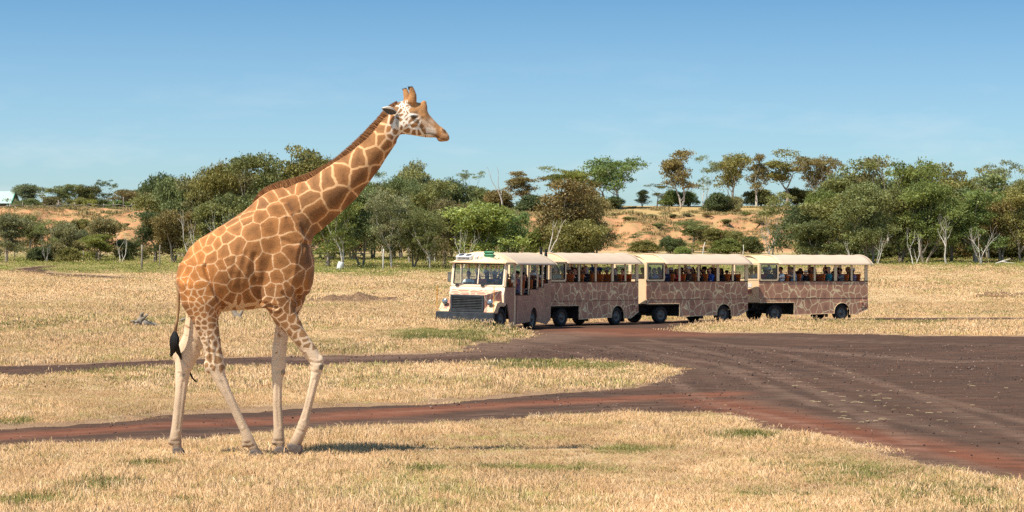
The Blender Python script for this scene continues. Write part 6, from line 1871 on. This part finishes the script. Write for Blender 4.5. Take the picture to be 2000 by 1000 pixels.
# --- the stand behind: closes the gaps of the tree belt
back = [("dense1", 330, 372, 90, 290, OLIVE), ("dense3", 375, 362, 84, 284, GREY), ("dense2", 412, 352, 90, 288, OLIVE), ("dense1", 455, 346, 96, 284, GREY), ("dense3", 500, 336, 96, 282, OLIVE), ("dense2", 548, 326, 96, 284, OLIVE), ("dense1", 596, 322, 96, 282, GREY),
        ("dense3", 648, 350, 90, 250, OLIVE), ("dense2", 690, 358, 90, 248, GREEN_), ("dense1", 728, 362, 84, 252, OLIVE), ("dense3", 768, 358, 80, 262, GREY), ("dense2", 812, 362, 84, 258, OLIVE), ("dense1", 850, 372, 80, 262, GREY), ("dense3", 898, 384, 76, 258, OLIVE), ("dense2", 935, 396, 80, 252, GREEN_),
        ("dense1", 1620, 352, 84, 276, OLIVE), ("dense3", 1672, 346, 90, 280, GREY), ("dense2", 1724, 350, 90, 278, OLIVE), ("dense1", 1772, 346, 90, 282, GREY), ("dense3", 1826, 350, 90, 278, OLIVE), ("dense2", 1876, 352, 90, 280, GREEN_), ("dense1", 1926, 358, 90, 276, OLIVE), ("dense3", 1978, 352, 90, 280, GREY)]
WHERE = ["behind the giraffe's tail and rump", "behind the giraffe's rump", "over the giraffe's rump", "over the middle of the giraffe's back", "behind the giraffe's withers", "behind the foot of the mane", "behind the middle of the mane",
         "under the bend of the neck", "just before the giraffe's chest", "below the giraffe's throat", "below the giraffe's chin", "below the giraffe's nose", "just past the giraffe's nose", "left above the truck roof", "right above the truck cab",
         "above the last trailer's front windows", "above the last trailer's middle", "above the last trailer's tail end", "first beyond the trailer's tail", "second beyond the trailer's tail", "third beyond the trailer's tail", "fourth beyond the trailer's tail", "fifth beyond the trailer's tail"]
for (k_, u_, tv, w_, d_, c_), wh in zip(back, WHERE):
    T(k_, u_, None, tv, w_, d_, c_, "leafy tree in the shaded rear row, " + wh, group="rear row of the tree belt")

for u_, tv, w_, c_, lb in ((62, 388, 40, OLIVE, "olive scrub behind the fence near the rounded grey tree"), (104, 384, 44, BROWN, "brown scrub behind the fence below the broad olive tree"), (148, 386, 44, OLIVE, "olive scrub left of the lime shrub behind the fence"), (203, 390, 36, DARK, "dark scrub under the umbrella shaped tree"),
                          (284, 392, 40, GREY, "grey scrub where the rail fence meets the big stand")):
    T("bush1" if u_ % 4 else "bush2", u_, None, tv, w_, 347, c_, lb, "shrub", "shrub", g1)
for u_, tv, w_, d_, c_, lb in ((1205, 424, 30, 322, TAN, "tan scrub patch high on the clay slope by the big brown tree"), (1228, 440, 26, 314, OLIVE, "olive scrub patch on the slope below the spreading ridge tree"), (1268, 430, 30, 319, TAN, "tan scrub patch on the slope above the gap between trailers"),
                              (1345, 424, 34, 322, BROWN, "brown scrub patch on the slope above the tall olive bush"), (1384, 428, 30, 319, TAN, "tan scrub patch right of the brown one on the slope"), (1414, 436, 34, 314, OLIVE, "olive scrub patch high on the slope above the green bush"),
                              (1288, 446, 26, 311, OLIVE, "olive scrub patch beside the round dark shrub on the slope"), (1442, 452, 34, 305, OLIVE, "olive scrub patch near the upright white stake"), (1482, 440, 40, 312, BROWN, "brown scrub patch left of the pale double trunk"),
                              (1536, 432, 40, 314, TAN, "tan scrub patch right of the pale double trunk"), (118, 432, 30, 318, TAN, "tan scrub patch on the bank below the broad olive tree"), (158, 428, 26, 320, OLIVE, "olive scrub patch on the bank below the fence"), (214, 430, 26, 318, TAN, "tan scrub patch left of the round little shrub")):
    T("bush2" if u_ % 3 else "bush1", u_, None, tv, w_, d_, c_, lb, "shrub", "shrub", g4)
# ------------------------------------------------------------------ fence, barn, posts, timber, earth
M_TIMBER = bark_material("weathered_timber", (0.22, 0.185, 0.15), (0.34, 0.29, 0.24), (0.17, 0.13, 0.10))
M_ROOF = plain("teal_roof_iron", (0.48, 0.60, 0.56), 0.4, metal=0.2, var=0.1, scale=2)
M_TEAL = plain("teal_barge_board", (0.04, 0.33, 0.25), 0.5, var=0.1)
M_SHADEB = plain("barn_board", (0.10, 0.085, 0.07), 0.8, var=0.3, scale=2)  # dark colour paints in the shade below the barn's eaves
M_WWALL = plain("whitewashed_wall", (0.70, 0.66, 0.60), 0.7, var=0.12, scale=1.5)
rf = random.Random(9)
# rail fence along the edge of the left ridge
us = [20, 44, 66, 88, 112, 117, 147, 172, 202, 221, 241, 258, 284, 306]
fence = empty("rail_fence", GD(150, 340.5)); fo = fence.location
tag(fence, "rough timber rail fence along the top of the clay bank", "fence")
ps = []
for i, u in enumerate(us):
    p = GD(u, 340.5) - fo
    h = {117: 1.55, 241: 2.1}.get(u, rf.uniform(.95, 1.3))
    mb = MB(); lean = rf.gauss(0, .07) - (.25 if u == 117 else 0)
    mb.tube([p + Vector((0, 0, -.3)), p + Vector((lean * .4, 0, h * .5)), p + Vector((lean, 0, h))], [.10, .095, .075], 7); mb.build("post", M_TIMBER, fence, True)
    ps.append(p)
for i in range(len(ps) - 1):
    for zr in (.42, .85):
        a, b = ps[i] + Vector((0, -.09, zr + rf.uniform(-.2, .15))), ps[i + 1] + Vector((0, -.09, zr + rf.uniform(-.2, .15)))
        m = (a + b) / 2 + Vector((0, 0, rf.uniform(-.14, .12)))
        mb = MB(); mb.tube([a - (b - a) * .04, m, b + (b - a) * .04], [.06, .055, .045], 6); mb.build("rail", M_TIMBER, fence, True)
# barn
bp = GD(-20, 353)
barn = empty("barn", bp); tag(barn, "small barn with pale iron roof and teal gable edge on the ridge", "barn")
xr = P(31, 400, 353).x - bp.x; zt = P(0, 373.5, 353).z - bp.z; ze = P(0, 396.5, 353).z - bp.z; x0 = xr - 12
mb = MB(); mb.box((x0 + .3, -2.4, -.3), (xr - .9, 2.6, 1.0)); mb.build("wall", M_WWALL, barn)
for k in range(24):
    xx = x0 + .3 + k * (xr - .9 - x0 - .3) / 24
    mb = MB(); mb.box((xx, -2.46, 1.0), (xx + .43, -2.36, ze + .1)); mb.build("board", M_SHADEB, barn)
mb = MB(); mb.add([(xr - .55, -2.5, ze), (xr - .55, 2.7, ze), (xr - .55, .1, zt - .1), (xr - .7, -2.5, ze), (xr - .7, 2.7, ze), (xr - .7, .1, zt - .1)], [(0, 1, 2), (5, 4, 3), (0, 3, 4, 1), (1, 4, 5, 2), (2, 5, 3, 0)]); mb.build("gable", M_SHADEB, barn)
mb = MB(); mb.box((xr - .75, -2.4, -.2), (xr - .6, -2.2, ze)); mb.build("post", M_TIMBER, barn)
mb = MB(); mb.box((xr - .75, 2.3, -.2), (xr - .6, 2.5, ze)); mb.build("post", M_TIMBER, barn)
for s_, ye in ((-1, -3.1), (1, 3.3)):
    mb = MB(); n = 60; vs = []; fs = []
    for k in range(n + 1):
        xx = lerp(x0, xr, k / n); b_ = .025 * (k % 2)
        vs += [(xx, ye, ze - .15 + b_), (xx, .1, zt + b_)]
    for k in range(n): fs.append((2 * k, 2 * k + 2, 2 * k + 3, 2 * k + 1))
    vs2 = [(x, y, z - .06) for x, y, z in vs]; N = len(vs)
    mb.add(vs + vs2, fs + [tuple(N + j for j in reversed(f)) for f in fs]); mb.build("roof_sheet", M_ROOF, barn, fixn=False)
    mb = MB(); mb.add([(xr + .02, ye, ze - .32), (xr + .02, ye, ze - .08), (xr + .02, .1, zt + .08), (xr + .02, .1, zt - .16), (xr - .06, ye, ze - .32), (xr - .06, ye, ze - .08), (xr - .06, .1, zt + .08), (xr - .06, .1, zt - .16)],
                      [(0, 1, 2, 3), (7, 6, 5, 4), (0, 4, 5, 1), (1, 5, 6, 2), (2, 6, 7, 3), (3, 7, 4, 0)]); mb.build("barge_board", M_TEAL, barn)
T("snag", 31, 431, 419, 12, 332, GREY, "small bleached stump on the bank below the barn", "dead_tree", "dead tree", g3)

# posts of the old wire fence
def fence_post(u, vb, vt, d, w, lean, mat, label, name="fence_post"):
    p = GD(u, d) if vb is None else G(u, vb, 120)
    d = p.y; h = CAMH + (HOR - vt) / F * d - p.z
    mb = MB(); mb.tube([(0, 0, -.3), (lean * .3, 0, h * .35), (lean * .6 + rf.gauss(0, .02), 0, h * .7), (lean, 0, h)], [w, w * .96, w * .9, w * .7], 8)
    mb.tube([(-w * 1.05, -w * .4, h * .6), (w * 1.05, -w * .4, h * .6)], w * .12, 5)
    o = mb.build(name, mat, None, True); o.location = p
    tag(o, label, "post", "posts of the old field fence")
fence_post(277, 527, 478, 0, .095, .02, M_TIMBER, "stout grey fence post standing before the big stand, left of the giraffe")
fence_post(312, 523, 478, 0, .06, .03, M_TIMBER, "thin grey fence post next to the giraffe's rump")
fence_post(163, 512, 490, 0, .07, 0, M_TIMBER, "fence post in front of the grey brown scrubby tree, first of three close ones")
fence_post(168.5, 509, 492, 0, .05, .02, M_TIMBER, "thin middle post of the three close ones")
fence_post(175, 509, 489, 0, .07, -.02, M_TIMBER, "last post of the three close ones before the green tree")
fence_post(57, 512, 491, 0, .05, 0, M_TIMBER, "slim post below the barn, second from the picture edge")
fence_post(28, 509, 493, 0, .05, 0, M_TIMBER, "slim post nearest the picture edge below the barn")
fence_post(260, 509, 487, 0, .05, .03, M_TIMBER, "slim post beside the bare white tree")
fence_post(748, 529, 486, 0, .075, .06, M_DEAD, "pale tall fence post in the grass before the trees, below the giraffe's head")
fence_post(835, 515, 492, 0, .07, 0, M_DEAD, "pale short fence post at the trees near the truck")
fence_post(848.5, 514, 492, 0, .05, .04, M_DEAD, "thin pale fence post nearest the truck")
fence_post(1371, None, 473, 250, .07, .35, M_DEAD, "white stake leaning above the middle trailer roof")
fence_post(1451, None, 478, 255, .05, .05, M_DEAD, "upright white stake above the gap before the last trailer")
fence_post(1299, 427, 413, 0, .05, 0, M_BARKD, "thin dark post on the dry brow of the hill")
fence_post(1378, 404, 393, 0, .06, 0, M_DEAD, "small pale post beside the large round shrub on the brow")
# white drum lying in the green grass
p = G(662, 527, 120); mb = MB()
mb.lathe([(.001, 0), (.27, 0), (.28, .05), (.28, .40), (.27, .75), (.24, .80), (.001, .80)], 18, axis='Z', mat=Matrix.Rotation(.28, 4, 'Y')); o = mb.build("plastic_drum", M_WHITE, None, True); o.location = p + Vector((0, 0, -.05))
tag(o, "white plastic drum tilted in the green grass under the trees", "drum")

# bleached timber on the grass
def log_thing(name, u, v, chains, mat, label, cat="log"):
    p = G(u, v, 40); s_ = p.y / F
    mb = MB()
    for pts, rs in chains:
        P_ = [Vector(((a - u) * s_, dy, (v - b) * s_)) for a, b, dy in pts]
        Q = [P_[0]]; R_ = [rs[0] * s_]
        for i in range(len(P_) - 1):
            for k in (1, 2, 3):
                f_ = k / 3; Q.append(P_[i].lerp(P_[i + 1], f_) + Vector((rf.gauss(0, .015), rf.gauss(0, .02), rf.gauss(0, .015)))); R_.append(lerp(rs[i], rs[i + 1], f_) * s_ * rf.uniform(.85, 1.15))
        mb.tube(Q, R_, 9)
    o = mb.build(name, mat, None, True); o.location = p; tag(o, label, cat); return o
log_thing("fallen_log", 285, 640, [([(262, 634, 0), (272, 630, .1), (285, 634, .1), (305, 638, .3), (318, 641, .4)], [4, 8, 8, 6, 2]), ([(272, 630, .1), (276, 618, .1), (279, 611, 0)], [7, 4, 2]), ([(278, 624, .1), (284, 618, 0), (287, 615, 0)], [4, 2.5, 1.5]),
          ([(274, 632, .1), (264, 636, -.1), (259, 638, -.2)], [5, 3, 2]), ([(270, 630, 0), (262, 629, -.1), (258, 628, -.1)], [4, 2.5, 1.5])], M_TIMBER, "gnarled grey tree stump lying in the dry grass, left of the giraffe")
log_thing("fallen_branch", 354, 632, [([(344, 630, 0), (354, 626, .1), (362, 622.5, .2)], [3, 3, 2.6])], M_TIMBER, "short grey branch on the grass behind the giraffe's tail", "branch")
log_thing("tree_stump", 462, 625, [([(468, 626, 0), (460, 614, 0), (453, 602, 0)], [7, 6, 4]), ([(464, 620, 0), (470, 612, .1), (474, 604, .1)], [5, 3.5, 2])], M_TIMBER, "grey broken stump seen under the giraffe's belly", "stump")
log_thing("fallen_branch", 648, 528, [([(632, 529, 0), (642, 527, .4), (652, 526, .8), (660, 525, 1.0)], [1.6, 1.8, 1.5, .8])], M_TIMBER, "thin fallen branch beside the white drum", "branch")
log_thing("fallen_branch", 1962, 516, [([(1945, 515, 0), (1960, 510, .4), (1976, 505, .6)], [1.6, 1.4, .8]), ([(1958, 511, .3), (1970, 513, .4), (1985, 515, .5)], [1.2, 1, .6])], M_DEAD, "white fallen branches under the far stand", "branch")

# turned soil in the field
def soil_material():
    t = NT("turned_soil"); v = t.coord()
    n = t.noise(v, 3.5, 6, 0.7); n2 = t.noise(v, 14, 4, .7)
    c = t.mix(t.ramp(n, .3, .7), (0.17, 0.10, 0.058), (0.38, 0.24, 0.145))
    c = t.mix(t.ramp(n2, .55, .35, 0, .6), c, (0.055, 0.032, 0.02))
    return t.principled(c, .95, t.bump(t.math('ADD', n, n2), 1.0, .08), spec=.1)
M_SOIL = soil_material()
def soil_heap(u0, u1, v, prof, depth, label, seed):
    c = G((u0 + u1) / 2, v, 60); s_ = c.y / F
    n = 110; m = 26; V = []; 
    for j in range(m + 1):
        for i in range(n + 1):
            a = i / n; b = j / m
            x = ((u0 - (u0 + u1) / 2) + (u1 - u0) * a) * s_; y = (b - .5) * depth
            env = max(0, 1 - abs(2 * b - 1) ** 1.6) * min(1, a * 12, (1 - a) * 12)
            hh = np.interp(a, [q[0] for q in prof], [q[1] for q in prof]) * env
            hh += env * (float(fbm(x * 2.6 + seed, y * 2.6, 201, 4)) - .42) * .42
            V.append((x, y, float(H(c.x + x, c.y + y)) - c.z - .06 + hh))
    idx_ = np.arange((n + 1) * (m + 1)).reshape(m + 1, n + 1)
    Fc = np.stack([idx_[:-1, :-1], idx_[:-1, 1:], idx_[1:, 1:], idx_[1:, :-1]], -1).reshape(-1, 4)
    root = empty("soil_heap", c); tag(root, label, "soil heap")
    obj("heap", np_mesh("heap", V, Fc, [M_SOIL]), root)
    mb = MB(); r_ = random.Random(seed)
    for k in range(150):
        a = r_.uniform(-.05, 1.03); x = ((u0 - u1) / 2 + (u1 - u0) * a) * s_; y = -depth * r_.uniform(.2, .62)
        z = float(H(c.x + x, c.y + y)) - c.z + .03; q = r_.uniform(.05, .15)
        vs = [Vector((x, y, z)) + Vector((r_.uniform(.6, 1) * q * dx, r_.uniform(.6, 1) * q * dy, r_.uniform(.6, 1) * q * dz * .8)) for dx, dy, dz in ((1, 0, 0), (-1, 0, 0), (0, 1, 0), (0, -1, 0), (0, 0, 1), (0, 0, -1))]
        mb.add(vs, [(0, 2, 4), (2, 1, 4), (1, 3, 4), (3, 0, 4), (2, 0, 5), (1, 2, 5), (3, 1, 5), (0, 3, 5)])
    cl = mb.build("clods", M_SOIL, root, fixn=False); cl["kind"] = "stuff"
soil_heap(586, 806, 589, [(0, .12), (.2, .2), (.3, .40), (.42, .34), (.52, .52), (.62, .42), (.7, .22), (.85, .2), (.95, .12), (1, 0)], 3.6, "low dark heap of turned soil in the field left of the truck", 3)
soil_heap(1900, 2010, 579, [(0, .05), (.25, .3), (.5, .22), (.8, .25), (1, .05)], 2.6, "low brown strip of turned soil beyond the last trailer", 8)

# loose stones and straw on the bare earth
def rock_mesh(name, seed, mat):
    r_ = np.random.default_rng(seed); bm = bmesh.new(); bmesh.ops.create_icosphere(bm, subdivisions=1, radius=1)
    for v in bm.verts: v.co *= r_.uniform(.65, 1.15); v.co.z *= .62
    me = bpy.data.meshes.new(name); bm.to_mesh(me); bm.free(); me.materials.append(mat); return me
def stone_material():
    t = NT("scoria_stone"); c = t.attr("tint", "Color", 'INSTANCER')
    return t.principled(c, .9, spec=.15)
M_STONE = stone_material()
r_ = np.random.default_rng(31); n = 26000
y = np.sqrt(r_.uniform(19 ** 2, 70 ** 2, n)); x = r_.uniform(-.262, .262, n) * y
m = road_mask(x, y); kp = (m > .05) & (r_.uniform(size=n) < .25 + 1.1 * (fbm(x * .7, y * .9, 141, 4) - .25)); x, y = x[kp], y[kp]; n = len(x)
sz = .006 + .016 * r_.uniform(size=n) ** 4; sz = sz * np.clip(y / 30, .8, 1.8)
z = H(x, y) - .045 + 0 * x
base = np.array([(0.05, .036, .034), (.13, .06, .045), (.24, .16, .13), (.08, .055, .05)])[r_.integers(0, 4, n)]
o = scatter("loose_stones", np.stack([x, y, z], 1), r_.uniform(0, 6.28, (n, 3)) * (.15, .15, 1), np.stack([sz, sz * r_.uniform(.6, 1, n), sz], 1), r_.integers(0, 4, n), base, [rock_mesh("stone", 400 + i, M_STONE) for i in range(4)])
tag(o, "loose scoria stones on the bare earth tracks", "stones", kind="stuff")
M_STRAW = plain("pale_straw", (0.62, 0.50, 0.28), .7, var=.2, scale=20)
mb = MB(); q = random.Random(55)
for k in range(70):
    if k < 50: u, v = q.gauss(1690, 75), q.gauss(788, 24)
    else: u, v = q.uniform(1350, 1990), q.uniform(735, 880)
    c = px2g([(u, v)])[0]
    if float(road_mask(c[0], c[1])) < .3: continue
    z = float(H(c[0], c[1])) - .026; ln = q.uniform(.03, .13) * (1.6 if q.random() < .12 else 1); a = q.gauss(0, .35)
    d = Vector((math.cos(a), math.sin(a), 0)); b = Vector((c[0], c[1], z))
    mb.tube([b, b + d * ln * .5 + Vector((0, 0, q.uniform(.002, .008))), b + d * ln + Vector((0, q.gauss(0, .02), .002))], q.uniform(.0018, .0036), 4)
o = mb.build("scattered_straw", M_STRAW); tag(o, "scattered pale straw on the dark earth of the junction", "straw", kind="stuff")

# tussocks of dry grass on the clay slope
M_TUSS = M_GRASS
r_ = np.random.default_rng(77); n = 16000
x = r_.uniform(-.25, .25, n) * 325; y = r_.uniform(298, 350, n)
kp = fbm(x * .22, y * .16, 151, 4) > .50 + .08 * r_.normal(size=n); x, y = x[kp], y[kp]; n = len(x)
col = np.array([(.38, .28, .13), (.30, .235, .10), (.46, .33, .165), (.22, .195, .08)])[r_.integers(0, 4, n)]
s_ = r_.uniform(.5, 1.5, n)
o = scatter("slope_grass", np.stack([x, y, H(x, y)], 1), np.stack([r_.normal(0, .1, n), r_.normal(0, .1, n), r_.uniform(0, 6.28, n)], 1), np.stack([s_, s_, s_ * r_.uniform(.7, 2.0, n)], 1), r_.integers(0, 5, n), col, [tuft_mesh("slope_tuft", 500 + i, 70, .7, .22, .05, 1.2) for i in range(5)])
tag(o, "dry tussocks of grass over the clay slope and ridge", "grass", kind="stuff")
